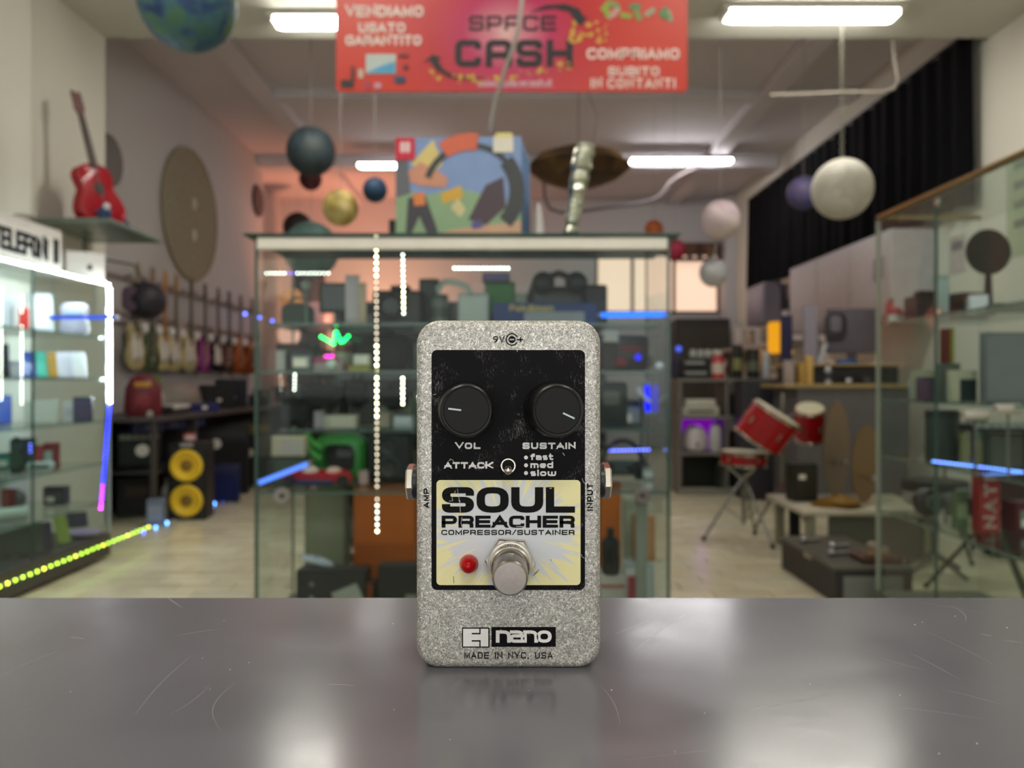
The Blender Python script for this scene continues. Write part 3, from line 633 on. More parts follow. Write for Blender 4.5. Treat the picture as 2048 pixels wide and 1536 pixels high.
# glowing blue bar imitating the reflection of a light strip
t = thing('light_tube', 'level blue reflection, built as a glowing tube, inside the phone showcase', 'light tube', (X(80, 4.5), 4.5, Z(635, 4.5)))
M().tube([(0, 0, 0), (X(235, 4.5)-X(80, 4.5), 0, 0)], .012, 8).build('tube', glow('reflection_blue', (.03, .12, 1), 1.0), t)
M().ball((0, 0, 0), .016, 8).build('end_cap', C('cfd4da'), t); M().ball((X(235, 4.5)-X(80, 4.5), 0, 0), .016, 8).build('end_cap', C('cfd4da'), t)
# the strips' own light falling on the goods
lamp('showcase_strip_light', 'AREA', (LX-.03, 3.9, LZT-.02), 5, (.86, .96, 1.0), .02, (0, math.radians(25), 0), 1.8)
lamp('corner_strip_light', 'AREA', (LX-.03, LD1-.03, 1.35), 2.5, (.86, .95, 1.0), .02, (math.radians(90), 0, math.radians(160)), .7)
# goods in it
RZL = .75
carton('tablet_box', 'white tablet box standing left on the top phone shelf', 14, LSH[4], 4.35, .14, .20, .04, 'e6e8ea', RZL, ('d4dbe4',))
carton('tablet_box', 'white box with a red stripe on the top phone shelf', 48, LSH[4], 4.38, .10, .15, .05, 'e2e0e0', RZL, ('d8382f', .25, .1, .75, .95))
carton('tablet_box', 'pale tablet box leaning back on the top phone shelf', 86, LSH[4], 4.45, .12, .24, .03, 'd6e2ea', RZL, ('eef6fa',), lean=-.3)
t = thing('clear_pouch', 'white padded pouch by the showcase corner on the top shelf', 'pouch', (X(158, 4.62)-.03, 4.62, LSH[4]+.001), .3)
M().loft([[(a*math.cos(2*PI*i/20), b*math.sin(2*PI*i/20), z) for i in range(20)] for a, b, z in ((.07, .03, 0), (.085, .045, .04), (.066, .035, .11), (.078, .035, .16), (.06, .02, .19), (.001, .001, .195))]).build('pouch_body', C('dcdcf0', .35), t)
M().bb(-.04, -.046, .12, .05, -.034, .16, .004).build('sticker', C('c8dcf0'), t)
for i, (px, col, scr, lb) in enumerate(((64, '3a4fb0', '5a70d0', 'blue phone'), (90, '2fae9e', '63d6c2', 'turquoise phone'), (112, 'a8762c', 'c79a4a', 'amber phone'), (130, 'd8d4ee', 'ece8fa', 'pale lilac phone'), (160, 'dcd8f4', 'f2f2f8', 'white phone'))):
    phone('mobile_phone', lb + ' propped up on the second phone shelf', (X(px, 4.5+.03*i), 4.5+.03*i, LSH[3]+.001), .7, col, scr, .08, .17, -.45)
phone('mobile_phone', 'black phone at the photo edge of the second phone shelf', (X(4, 4.3), 4.3, LSH[3]+.001), .7, '15171c', '2a2c34', .08, .2, -.3)
phone('mobile_phone', 'phone with a glowing blue screen at the left edge, third phone shelf', (X(2, 4.2), 4.2, LSH[2]+.001), .6, '203080', '3f62d8', .1, .17, -.3)
carton('accessory_box', 'pale grey box with a dark ring print on the third phone shelf', 82, LSH[2], 4.42, .16, .13, .10, 'ccd2cc', .5, ('d8dcd6', .05, .05, .95, .95))
t = carton('accessory_box', 'small upright white box on the third phone shelf', 138, LSH[2], 4.6, .06, .12, .05, 'd6d4da', .4, ('bcbccc', .2, .3, .8, .7))
carton('accessory_box', 'dark violet box behind the small upright white box', 165, LSH[2], 4.62, .10, .15, .06, '3a3350', .4, ('4c4468', .1, .1, .9, .9))
carton('accessory_box', 'charcoal box under the pale grey box', 45, LSH[1], 4.3, .12, .18, .10, '232c2e', .5, ('2e3a3c', .1, .1, .9, .9))
bottle('spray_bottle', 'dark green bottle on the fourth phone shelf', 33, LSH[1], 4.2, .028, .2, '173028', '101818', '26453a')
carton('toy_box', 'small red box standing on the fourth phone shelf', 76, LSH[1], 4.35, .05, .14, .05, '8c2a30', .5, ('a83a3c', .1, .1, .9, .9))
carton('toy_box', 'red and white tilted box on the fourth phone shelf', 104, LSH[1], 4.42, .08, .15, .05, '7c2530', .6, ('9fb4b0', .0, .0, .5, .7))
t = thing('games_console', 'white curved console accessory on the fourth phone shelf', 'console', (X(78, 4.25), 4.25, LSH[1]+.001), .3)
M().rr(0, 0, .03, .13, .05, .07, .02, .01, 3, 2).build('shell', C('b8ccc8', .3), t); M().rr(0, -.002, .03, .1, .02, .004, .008, .001, 3, 1).build('front_slot', C('40484a'), t)
for px, z, d, col, lb, cat in ((10, LSH[0], 4.1, 'b6c4bc', 'white roll lying at the left photo edge of the phone showcase', 'roll'),):
    t = thing('paper_roll', lb, cat, (X(px, d), d, z+.035), .8); M().lathe([(.034, -.1), (.034, .1)], n=16, axis='x').build('roll', C(col), t); M().lathe([(.012, -.101), (.012, .101)], n=10, axis='x').build('core', C('8a7a60'), t)
for px, z, d, col, w, h, lb in ((30, LZB+.002, 4.1, '20241f', .28, .17, 'black tablet leaning on the floor of the phone showcase'), (70, LZB+.002, 4.25, '2c2a38', .18, .16, 'dark slate tablet beside the black one in the showcase bottom'), (155, LZB+.06, 4.6, '3c343c', .12, .1, 'small dark phone near the showcase corner, bottom row')):
    phone('tablet', lb, (X(px, d), d, z), .7, col, '3a423c' if px < 50 else '34344a', w, h, -.5, 'tablet')
t = phone('mobile_phone', 'olive green phone leaning in the bottom of the phone showcase', (X(130, 4.42), 4.42, LZB+.002), .8, '6d7c34', '8a9a48', .07, .18, -.6)
t = thing('controller_box', 'flat dull red box on the showcase bottom', 'box', (X(66, 4.3), 4.3, LZB+.001), .5)
M().bb(-.08, 0, 0, .08, .1, .05, .004).build('carton', C('8a4a4c'), t); M().box(-.075, -.001, .012, .075, .002, .04).build('printed_panel', C('a86a66'), t, 0)
t = thing('white_dish', 'shallow white dish by the showcase corner', 'dish', (X(168, 4.68), 4.68, LZB+.001)); M().lathe([(.04, 0), (.09, .02), (.095, .028), (.088, .026), (.04, .008), (1e-4, .008)], n=24).build('bowl', C('b8aec8'), t); M().lathe([(.042, 0), (.042, .004)], n=16).build('foot_ring', C('8a8494'), t)

# sign above it
t = thing('shop_sign', 'white fascia sign reading TELEFONI above the phone showcase', 'sign', (-2.72, 3.2, LZT+.012))
ZS0, ZS1 = 0, .27
M().bb(-.06, 0, 0, .06, 1.35, ZS1, .008).build('sign_box', C('d8d0c8', .4), t)
m = M(); text(m, 'TELEFONI', .68, .07, .46, .125, .26, 0, gap=.35, r=.2)
m.v = [(.0615 - y*10, .06 + x, z) for x, y, z in m.v]; m.build('lettering', C('1d1d22'), t, 0)
ic = M(); ic.bb(1.26, 0, .07, 1.31, .003, .21, .003); ic.v = [(.0615 + y, x, z) for x, y, z in ic.v]; ic.build('phone_symbol', C('1d1d22'), t, 0)
t = thing('gift_box', 'plain white product box with a small dark fruit logo beside the sign', 'box', (X(128, 4.6), 4.62, LZT+.012), .55)
M().bb(0, 0, 0, .21, .08, .17, .003).build('carton', C('d6cfc8'), t)
m = M(); m.ball((.125, -.001, .075), .016, 10, .018, 6); m.v = [(x, -.001 + (y+.001)*.08, z) for x, y, z in m.v]; m.tube([(.127, -.001, .09), (.133, -.001, .1)], .003, 5); m.build('fruit_logo', C('23231f'), t)
t = thing('cable_coil', 'loose coiled cable on top of the phone showcase sign', 'cable', (-2.72, 4.28, LZT+.285)); M().tube([(.05*math.cos(a), .05*math.sin(a), .004+.002*a) for a in [k*.5 for k in range(30)]], .004, 6).build('cable', C('7a705c'), t); M().lathe([(.006, 0), (.006, .02)], (.05, 0, 0), 8).build('plug', C('4a4438'), t)

# ================================================================ corner shelf with red ukulele
t = thing('wall_shelf', 'green glass wall shelf holding the red ukulele', 'shelf', (XL, 5.28, Z(458, 5.3)))
M().bb(0, -.35, -.03, .52, .4, 0, .004).build('shelf_board', C('6d7a72', .25), t); M().box(0, -.30, -.16, .02, -.27, -.03).build('bracket', C('888880'), t, 0); M().box(0, .27, -.16, .02, .30, -.03).build('bracket', C('888880'), t, 0)
SHZ = Z(458, 5.3)
def guitar(name, label, cat, loc, rot, sc, body, neckc, headc, kind='strat', pick='e8e4d8', tag=True, group=None, hole=False):
    t = thing(name, label, cat, loc, 0, group, rot=rot)
    if kind == 'strat':
        half = [(.0,.0),(.10,.012),(.155,.06),(.165,.13),(.135,.20),(.112,.26),(.128,.33),(.135,.39),(.10,.435),(.06,.40),(.032,.37)]
        right = half; left = [(-x*(1.0), z*(.97 if z > .3 else 1)) for x, z in half]
    elif kind == 'single':
        half = [(.0,.0),(.11,.012),(.165,.07),(.17,.13),(.13,.21),(.112,.26),(.135,.33),(.115,.39),(.05,.41)]
        right = half[:-3] + [(.13,.31),(.105,.345),(.06,.33)]; left = [(-x, z) for x, z in half]
    else:
        half = [(.0,.0),(.12,.01),(.185,.06),(.195,.14),(.16,.22),(.13,.27),(.14,.33),(.145,.38),(.11,.43),(.05,.45)]
        right = half; left = [(-x, z) for x, z in half]
    pts = right + left[::-1][:-1]
    # soften the outline
    n = len(pts); sm = []
    for i in range(n):
        a, b, c_, e = [Vector(pts[(i+k) % n]) for k in (-1, 0, 1, 2)]
        for u in (0, .5):
            sm.append(tuple(.5*((2*b)+(c_-a)*u+(2*a-5*b+4*c_-e)*u*u+(3*b-a-3*c_+e)*u**3)))
    th = .045 if kind != 'acoustic' else .09
    sm = [(x*sc, z*sc) for x, z in sm]; th *= sc
    m = M(); m.loft([[(x*k, y, (z-.2*sc)*k+.2*sc) for x, z in sm] for k, y in ((.95, 0), (1, .007*sc), (1, th-.007*sc), (.95, th))])
    m.build('body', C(body, .25), t)
    top = .38*sc if kind != 'acoustic' else .42*sc; L_ = .98*sc
    M().prism([(-.028*sc, top-.1*sc if kind != 'acoustic' else top), (.028*sc, top-.1*sc if kind != 'acoustic' else top), (.021*sc, L_-.17*sc), (-.021*sc, L_-.17*sc)], -.012*sc, .006*sc).build('neck', C(neckc), t)
    if kind == 'strat': hp = [(-.021,.81),(.021,.81),(.045,.85),(.028,.96),(.0,.985),(-.02,.93)]
    else: hp = [(-.021,.81),(.021,.81),(.04,.85),(.034,.98),(0,.965),(-.034,.98),(-.04,.85)]
    hd = M().prism([(x*sc, z*sc) for x, z in hp], -.008*sc, .008*sc).build('headstock', C(headc), t)
    for k in range(3):
        for s_ in (-1, 1): M().ball((s_*.045*sc, 0, (.87+.035*k)*sc), .008*sc, 6, rings=4).build('tuning_peg', C('b8b4ac'), hd)
    if hole: M().lathe([(.045*sc, -.002), (.045*sc, .001)], (0, 0, .27*sc), 20, 'y').build('sound_hole', C('1a0808'), t)
    elif kind == 'strat': M().prism([(x*sc, z*sc) for x, z in ((-.09,.1),(.06,.08),(.1,.16),(.07,.3),(-.03,.34),(-.1,.3))], -.004*sc, .001).build('pickguard', C(pick), t)
    M().bb(-.04*sc, -.012*sc, .09*sc, .04*sc, 0, .115*sc, .003*sc).build('bridge', C('9a968c' if not hole else '2a1412'), t)
    for k in range(2 if not hole else 0): M().bb(-.038*sc, -.010*sc, (.16+.08*k)*sc, .038*sc, 0, (.18+.08*k)*sc, .003*sc).build('pickup', C('e8e4dc' if kind == 'strat' else '1a1a1a'), t)
    st = M()
    for k in range(4): st.tube([((-.015+.01*k)*sc, -.014*sc, .1*sc), ((-.012+.008*k)*sc, -.014*sc, .82*sc)], .0009, 4)
    st.build('strings', C('9a9890', metal=1), t)
    if tag: M().ball((.03, -.05, .38*sc), .036, 10, .05, 6).build('price_tag', C('f0ecec'), t)
    return t
uk = guitar('ukulele', 'red ukulele with dark neck standing on the green wall shelf', 'ukulele', (XL+.36, 5.22, SHZ+.012), (math.radians(-9), math.radians(-9), 1.2), .92, 'a80f22', '3a1410', '5a1614', 'acoustic', tag=False, hole=True)
M().ball((-.05, -.02, .05), .03, 10).build('white_sticker', C('ece8ee'), uk)
t = thing('ukulele_stand', 'blue folding stand under the red ukulele', 'stand', (XL+.30, 5.31, SHZ+.001))
M().tube([(-.04, -.13, .012), (-.02, -.06, .16), (0, -.05, .2)], .012, 8).build('left_arm', C('1f3f74'), t); M().tube([(.12, .10, .012), (.06, .05, .14), (0, -.02, .2)], .012, 8).build('right_arm', C('1f3f74'), t); M().tube([(-.04, -.12, .012), (.12, .10, .012)], .012, 8).build('cross_bar', C('274f8c'), t)
t = thing('plush_toy', 'small blue and red toy beside the ukulele on the green shelf', 'toy', (XL+.44, 5.02, SHZ+.001))
M().ball((0, 0, .045), .045, 12).build('body', C('27406c'), t); M().ball((-.045, -.02, .05), .022, 10).build('red_patch', C('8c1c30'), t); M().ball((.03, -.03, .085), .022, 10).build('white_patch', C('e4e0e8'), t)
t = thing('grey_disc', 'grey oval plaque on the wall behind the ukulele', 'plaque', (XL2+.03, 6.62, Z(320, 6.62)))
M().lathe([(.2, 0), (.21, .01), (.2, .02), (1e-4, .025)], n=30, axis='x').build('disc', C('5d5a54'), t); M().lathe([(.21, 0), (.22, .012), (.21, .014)], n=30, axis='x').build('rim', C('4a4844'), t)
t = thing('cabinet_bag', 'dark round bag hanging beside the guitars', 'bag', (X(285, 6.4), 6.4, Z(600, 6.4)))
M().ball((0, .05, 0), .17, 16, .16).build('bag_body', C('2c2834'), t); M().rr(-.06, -.11, 0, .12, .2, .02, .05, .005).build('pocket', C('6a5668'), t); M().tube([(0, .05, .14), (-.1, .05, .3), (-.43, .05, .36)], .008, 6).build('strap', C('1c1a20'), t)

# lace disc on the wall
t = thing('lace_disc', 'large round beige lace disc on the left wall', 'wall disc', (XL2+.012, 8.35, Z(430, 8.35)))
R_ = .70
dm = M(); dm.lathe([(R_, 0), (R_, .012), (.06, .02), (1e-4, .02)], n=60, axis='x'); 
lm = bpy.data.materials.new('lace_weave'); N, L = nt(lm); b = N['Principled BSDF']; tc = N.new('ShaderNodeTexCoord'); vo = N.new('ShaderNodeTexVoronoi'); vo.inputs['Scale'].default_value = 38; L.new(tc.outputs['Object'], vo.inputs[0])
cr = N.new('ShaderNodeValToRGB'); cr.color_ramp.elements[0].color = (.42,.38,.28,1); cr.color_ramp.elements[1].color = (.26,.235,.17,1); cr.color_ramp.elements[1].position = .6; L.new(vo.outputs[0], cr.inputs[0]); L.new(cr.outputs[0], b.inputs['Base Color']); b.inputs['Roughness'].default_value = .9
dm.build('lace_panel', lm, t); M().lathe([(R_+.012, 0), (R_+.012, .02), (R_-.012, .02), (R_-.012, 0)], n=60, axis='x').build('hoop', C('8f8468'), t)
for z_ in (.12, -.22): M().ball((.024, .02, z_), .035, 8, .07).build('pale_spot', C('c8beae'), t)  # two pale ovals set on the disc
t = thing('wall_plaque', 'small dark oval plaque on the left wall corner', 'plaque', (XL2+.01, 10.55, Z(402, 10.55)))
M().lathe([(.20, 0), (.20, .02), (1e-4, .03)], n=26, axis='x').build('disc', C('4c434a'), t); M().lathe([(.215, 0), (.215, .012)], n=26, axis='x').build('rim', C('3c343a'), t)

# guitars on the left wall
gx = XL2 + .10
specs = [(275, 'caba8c', '8a8468', '8f8460', 'strat', 'pale guitar with an olive headstock, first on the wall rail'),
 (305, '3c5a34', '6a6456', '8a7660', 'single', 'green bodied guitar with a tan headstock, second on the wall rail'),
 (330, 'd8cc94', 'b8741c', 'c07c20', 'strat', 'cream guitar with an orange maple neck on the wall rail'),
 (352, 'd2c68e', '5a4c30', 'a0762e', 'strat', 'cream guitar with a golden headstock on the wall rail'),
 (382, 'ddd0a0', '463c2a', '2c1c14', 'strat', 'cream guitar with a dark brown headstock on the wall rail'),
 (410, '8a1c84', '4a4234', '23281c', 'single', 'purple guitar on the wall rail'),
 (436, '17171c', '4a4038', '2a1c18', 'strat', 'black guitar with white scratchplate on the wall rail'),
 (458, '0c0c10', '38302c', '1a1614', 'single', 'all black guitar beside the orange ones on the wall rail'),
 (481, 'a85410', '4a3a30', '33211a', 'acoustic', 'orange brown guitar with a slim headstock on the wall rail'),
 (504, '8a4208', '3a2a20', '221814', 'acoustic', 'darker orange guitar at the far end of the wall rail')]
for px, body, nk, hd, kd, lb in specs:
    d = -gx*FPX/(CX-px)
    guitar('wall_guitar', lb, 'guitar', (gx, d, 1.21), (0, 0, PI/2), 1.0, body, nk, hd, kd, 'efece4' if kd == 'strat' else '111111', True, 'guitars hanging on the left wall')
t = thing('guitar_rail', 'pale slatted rail the wall guitars hang from', 'rail', (XL2+.002, 6.6, 0))
for z_ in (1.62, 1.70, 2.02): M().bb(0, 0, z_, .03, 4.0, z_+.035, .004).build('slat', C('9a8f8c'), t, 0)
for k in range(14):
    M().tube([(.03, .28+.285*k, 2.03), (.07, .28+.285*k, 2.05), (.1, .28+.285*k, 2.06)], .007, 5).build('hook', C('55504c'), t)
for k in range(4): M().bb(.03, .5+.9*k, 1.60, .036, .66+.9*k, 1.74, .002).build('info_card', C('b4a8ae'), t)

# bench below
BX, BZ = -2.74, .83
bn = thing('long_bench', 'long dark bench with goods below the wall guitars', 'bench', (0, 0, 0))
M().bb(XL2+.02, 5.9, BZ-.04, BX, 10.6, BZ, .004).build('bench_top', C('4c4648'), bn, 0)
M().box(XL2+.02, 5.95, 0, XL2+.05, 10.5, BZ-.04).build('back_board', C('2c2a2e'), bn, 0)
M().bb(BX-.06, 5.95, 0, BX-.02, 5.99, BZ-.041, .003).build('post', C('45403f'), bn, 0)
for yy in (6.72, 9.3, 10.5): M().bb(XL2+.05, yy, 0, BX-.02, yy+.03, BZ-.041, .003).build('upright', C('45403f'), bn, 0)
M().bb(XL2+.05, 5.98, .38, BX-.03, 6.70, .40, .003).build('lower_shelf', C('38363a'), bn, 0)
def onb(px, off=.16): x_ = BX-off; return x_, -x_*FPX/(CX-px)
x_, d_ = onb(262); t = thing('gig_bag', 'red and yellow gig bag at the near end of the bench', 'bag', (x_, max(d_, 6.05), BZ), .4)
M().loft([[(a*math.cos(2*PI*i/18), b*math.sin(2*PI*i/18), z) for i in range(18)] for a, b, z in ((.12, .07, 0), (.14, .09, .05), (.13, .09, .22), (.09, .06, .30), (.03, .02, .33))]).build('bag_body', C('6a1826'), t); M().rr(0, -.10, .12, .12, .1, .02, .03, .004).build('front_pocket', C('7c2028'), t); M().bb(-.06, -.09, .23, .06, -.06, .27, .006).build('yellow_patch', C('b8862c'), t)
x_, d_ = onb(305, .3); carton('sound_box', 'moss green square box standing behind the keyboards', 0, BZ, d_, .14, .32, .1, '53702c', .7, ('5d7d30', .05, .05, .95, .95), x=x_)
def keyboard(label, loc, rz, w, col='18181a', dep=.28, lean=0):
    t = thing('keyboard', label, 'keyboard', loc, 0, None, rot=(lean, 0, rz))
    M().bb(-w/2, 0, 0, w/2, dep, .07, .008).build('case', C(col, .4), t)
    for k in range(int(w/.07)): M().bb(-w/2+.03+k*.062, -.004, .045, -w/2+.088+k*.062, dep*.5, .078, .002).build('key', C('d4d0cc'), t, 0)
    M().bb(-w/2+.03, dep*.6, .068, w/2-.03, dep*.9, .076, .002).build('control_strip', C('3a3a40'), t)
    return t
x_, d_ = onb(345, .08); keyboard('grey keyboard lying near the front of the bench', (x_+.0, d_+.2, BZ+.001), PI/2+.15, .6, '2a2a2e', .22)
t = thing('folded_sheet', 'beige folded cloth cover draped on the bench', 'cloth', (BX-.48, 7.25, BZ)); 
M().loft([[(a*.24*math.cos(2*PI*i/16), a*.46*math.sin(2*PI*i/16), z) for i in range(16)] for a, z in ((1, 0), (1.05, .05), (.9, .18), (.6, .25), (.1, .27))]).build('cloth', C('857d72'), t); M().tube([(-.05, -.42, .02), (.12, 0, .26), (0, .42, .03)], .015, 6).build('fold', C('948c80'), t)
for i, (px, col, lb, w, h, z) in enumerate(((440, '0c0c10', 'black box with a white tag at the far end of the bench', .30, .24, 0), (468, '101428', 'navy box behind the black one on the bench', .28, .30, 0), (410, '0e1060', 'flat royal blue box on the bench edge', .25, .07, 0))):
    x_, d_ = onb(px, .2 if i < 2 else .06); carton('effect_box', lb, 0, BZ, d_, w, h, .25, col, .6, None, (.4, .3), x=x_)
# under the bench
amp('guitar_amplifier', 'big black amplifier with a white tag beneath the guitars', X(445, 7.5), 7.5, 0, .50, .68, .28, .35, tag=(-.06, .5), strip='1c1c20')
amp('guitar_amplifier', 'black amplifier with a gold panel beside the glass case', X(487, 7.9), 8.05, 0, .46, .70, .28, .3, tag=(.0, .36), strip='6c5a20')
amp('guitar_amplifier', 'navy blue amplifier low under the bench', X(452, 6.95)-.02, 6.98, .0, .26, .34, .16, .35, col='0f1a48', grille='12205a', strip='16225c', knobs=3)
sp_ = thing('twin_speaker', 'black tower speaker with two yellow cones', 'speaker', (X(369, 6.15)+.03, 6.12, 0), .1)
M().bb(-.15, 0, 0, .15, .24, .62, .015).build('cabinet', C('0c0c0e', .5), sp_)
for z_ in (.155, .435):
    c = M().lathe([(.122, 0), (.128, -.010), (.120, -.022), (.105, -.024), (.085, -.010), (.052, .012), (1e-4, .012)], (0, -.002, z_), 36, 'y').build('yellow_cone', C('ffcc2e', .4), sp_)
    M().lathe([(.050, .010), (.046, -.004), (.025, -.012), (1e-4, -.014)], (0, 0, z_), 20, 'y').build('dust_cap', C('8a6a1e', .6), c)
M().bb(-.05, -.006, .585, .05, .002, .61, .002).build('badge', C('a8a8a8'), sp_)
t = thing('red_reel', 'red and white reel on top of the yellow coned speaker', 'reel', (X(375, 6.2), 6.24, .621)); M().lathe([(.05, 0), (.05, .01), (.03, .012), (.03, .05), (.05, .052), (.05, .062)], n=18).build('spool', C('b83a3c'), t); M().lathe([(.047, .013), (.047, .05)], n=18).build('winding', C('d8c8c4'), t)
amp('mixer_amplifier', 'dark box amplifier with white labels left of the yellow speaker', -2.98, 6.15, .4015, .32, .30, .28, .5, col='1c2222', grille='2a3232', strip='8a9088', tag=(.02, .15), cat='amplifier')
carton('storage_box', 'black box under the near end of the bench', 275, .012, 6.3, .3, .3, .2, '1a1818', .5, ('3c2c20', .2, .5, .8, .8))
carton('cable_box', 'blue grey plastic tub on the floor by the yellow speaker', 310, 0.0, 5.85, .12, .2, .14, '6f7d94', .3, ('8c98ac', .1, .2, .9, .8))
for i, (px, col, z) in enumerate(((300, '23284c', .70), (345, '1c2058', .70), (385, '20245c', .70))):
    x_, d_ = onb(px, .12); t = thing('effect_case', ('near', 'middle', 'far')[i] + ' indigo case hung under the bench edge', 'case', (x_, d_, z), .9); M().bb(-.12, 0, 0, .12, .12, .085, .008).build('case_body', C(col), t); M().bb(-.04, -.004, .02, .05, .001, .06, .002).build('case_label', C('585a80'), t)
led('light blue light strip along the foot of the bench', [(BX+.06, 5.5, .008), (BX+.06, 7.6, .008)], 11, lambda u: SKY if int(u*11) % 4 else LAV, .009)
for k, px in enumerate((455, 494, 521)):
    pass
led('three blue reflections, built as glowing beads, in front of the far guitars', [(XL2+.25, 9.1, 1.93), (XL2+.25, 10.7, 1.93)], 3, lambda u: LAV, .018, tr=.003)  # glowing beads imitate reflections on the cabinet glass
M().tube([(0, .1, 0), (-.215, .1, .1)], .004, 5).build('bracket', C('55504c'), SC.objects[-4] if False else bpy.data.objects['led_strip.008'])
# ================================================================ centre showcase
D0, D1 = 2.5, 2.92
SX0, SX1 = X(510, D0), X(1340, D0); ST = Z(474, D0); SB = .30
cc = thing('display_cabinet', 'tall glass display cabinet behind the pedal with a pale top rail', 'showcase', (0, 0, 0))
M().bb(SX0-.03, D0-.03, ST, SX1+.03, D1+.03, ST+.008, .003).build('top_pane', GEDGE, cc, 0)
M().box(SX0, D0, SB, SX1, D0+.006, ST-.002).build('front_pane', GLASS, cc, 0)
M().box(SX0, D0+.01, SB, SX0+.006, D1, ST-.002).build('side_pane', GLASS, cc, 0)
M().box(SX1-.006, D0+.01, SB, SX1, D1, ST-.002).build('side_pane', GLASS, cc, 0)
M().box(SX0+.01, D1-.006, SB, SX1-.01, D1, ST-.002).build('back_pane', GLASS, cc, 0)
for x_ in (SX0, SX1-.009): M().box(x_, D0-.004, SB, x_+.009, D0+.005, ST-.001).build('corner_edge', GEDGE, cc, 0)
for x_ in (SX0, SX1-.007): M().box(x_, D1, SB, x_+.007, D1+.006, ST-.001).build('rear_edge', mat('glass_edge_pale', (.18,.24,.22), .2), cc, 0)
M().bb(SX0+.012, D0-.022, ST-.044, SX1-.012, D0-.003, ST-.004, .004).build('top_rail', C('e2ded4', .35), cc)
M().bb(SX0, D0, 0, SX1, D1, SB-.001, .004).build('plinth', C('5a5850'), cc, 0)
CSH = [Z(985, D0), .93, Z(742, D0), Z(642, D0)]
CS0, CS1, CS2, CS3 = CSH[0], CSH[1], CSH[2], CSH[3]
for z, y0 in ((CS0, D0+.02), (CS1, D0+.24), (CS2, D0+.02), (CS3, D0+.10)):
    M().box(SX0+.008, y0, z-.008, SX1-.008, D1-.008, z).build('glass_shelf', GLASS, cc, 0)
    M().box(SX0+.008, y0-.002, z-.008, SX1-.008, y0, z+.0004).build('shelf_edge', mat('glass_edge_shelf', (.10,.15,.14), .2), cc, 0)
for px in (566, 1284):
    l_ = M().lathe([(.026, 0), (.028, -.008), (.024, -.014), (.010, -.014), (.009, -.006), (1e-4, -.006)], (X(px, D0), D0-.001, Z(991, D0)), 24, 'y').build('lock', C('b4b0b0', .3, 1), cc)
    M().lathe([(.008, 0), (1e-4, -.002)], (X(px, D0), D0-.0075, Z(991, D0)), 12, 'y').build('keyhole', C('3a3638'), l_)
M().bb(X(1274, D0), D0+.012, SB, X(1296, D0), D0+.03, CS0-.03, .002).build('door_stile', C('7e8480', .4), cc, 0)
led('warm white light strip standing in the middle of the display cabinet', [(X(753, 2.56), 2.56, Z(482, 2.56)), (X(755, 2.56), 2.56, Z(1068, 2.56))], 46,
    lambda u: WARM if (u < .13 or .34 < u < .60 or u > .97) else PALEW if u < .34 else PALE if u > .9 else PALEW, .0028, tr=.0035, tapecol='8a7a6a')
led('short pale light strip right of the warm one, upper half', [(X(806, 2.6), 2.6, Z(505, 2.6)), (X(808, 2.6), 2.6, Z(632, 2.6))], 12, lambda u: WARM if .5 < u < .95 else PALE, .0028, tape=False)
led('short pale light strip right of the warm one, beside the pedal corner', [(X(806, 2.6), 2.6, Z(752, 2.6)), (X(806, 2.6), 2.6, Z(812, 2.6))], 6, lambda u: WARM, .0028, tape=False)
led('faint pale light strip near the left rear edge of the display cabinet', [(X(591, 2.85), 2.85, Z(738, 2.85)), (X(587, 2.85), 2.85, Z(858, 2.85))], 16, lambda u: PALE, .0024, tr=.003, tapecol='9a9a94')
led('level row of pale lights high on the left of the display cabinet', [(X(530, 2.7), 2.7, Z(547, 2.7)), (X(662, 2.7), 2.7, Z(547, 2.7))], 15, lambda u: LAV if .35 < u < .5 else PALE, .0024, tape=False)
led('level row of yellowish lights above the pale hook', [(X(905, 2.7), 2.7, Z(537, 2.7)), (X(1020, 2.7), 2.7, Z(537, 2.7))], 14, lambda u: PALE, .0030, tape=False)
led('green cluster of little lights inside the display cabinet', [(X(640, 2.75), 2.75, Z(672, 2.75)), (X(668, 2.75), 2.75, Z(688, 2.75)), (X(672, 2.75), 2.75, Z(662, 2.75)), (X(684, 2.75), 2.75, Z(686, 2.75)), (X(700, 2.75), 2.75, Z(670, 2.75))], 15, lambda u: GRN, .0042, tape=False, cat='lights', name='light_cluster', group=None)
led('small pink lights below the green cluster', [(X(650, 2.75), 2.75, Z(713, 2.75)), (X(668, 2.75), 2.75, Z(712, 2.75))], 4, lambda u: PNK, .0036, tape=False, cat='lights', name='light_cluster', group=None)
led('red light on the dark device right of the pedal corner', [(X(1213, 2.7), 2.7, Z(731, 2.7)), (X(1219, 2.7), 2.7, Z(731, 2.7))], 2, lambda u: REDL, .0042, tape=False, cat='lights', name='light_cluster', group=None)
led('row of lavender lights low right inside the display cabinet', [(X(1215, 2.7), 2.7, Z(901, 2.7)), (X(1300, 2.7), 2.7, Z(899, 2.7))], 12, lambda u: LAV, .0036, tape=False)
def tube_light(label, p0, p1, mt, r=.008):
    t = thing('light_tube', label, 'light tube', p0); v = Vector(p1)-Vector(p0)
    M().tube([(0, 0, 0), tuple(v)], r, 10).build('tube', mt, t)
    for q in (Vector((0, 0, 0)), v): M().ball(tuple(q), r*1.15, 8, rings=6).build('end_cap', C('8c9ac0'), t)
    return t
tube_light('saturated blue light tube level with the top right of the pedal', (X(1200, 2.6), 2.6, Z(630, 2.6)), (X(1330, 2.6), 2.6, Z(629, 2.6)), TUBEB)
tube_light('light blue tube slanting up at the lower left of the display cabinet', (X(517, 2.52), 2.512, Z(966, 2.52)), (X(610, 2.52), 2.56, Z(928, 2.55)), TUBES)
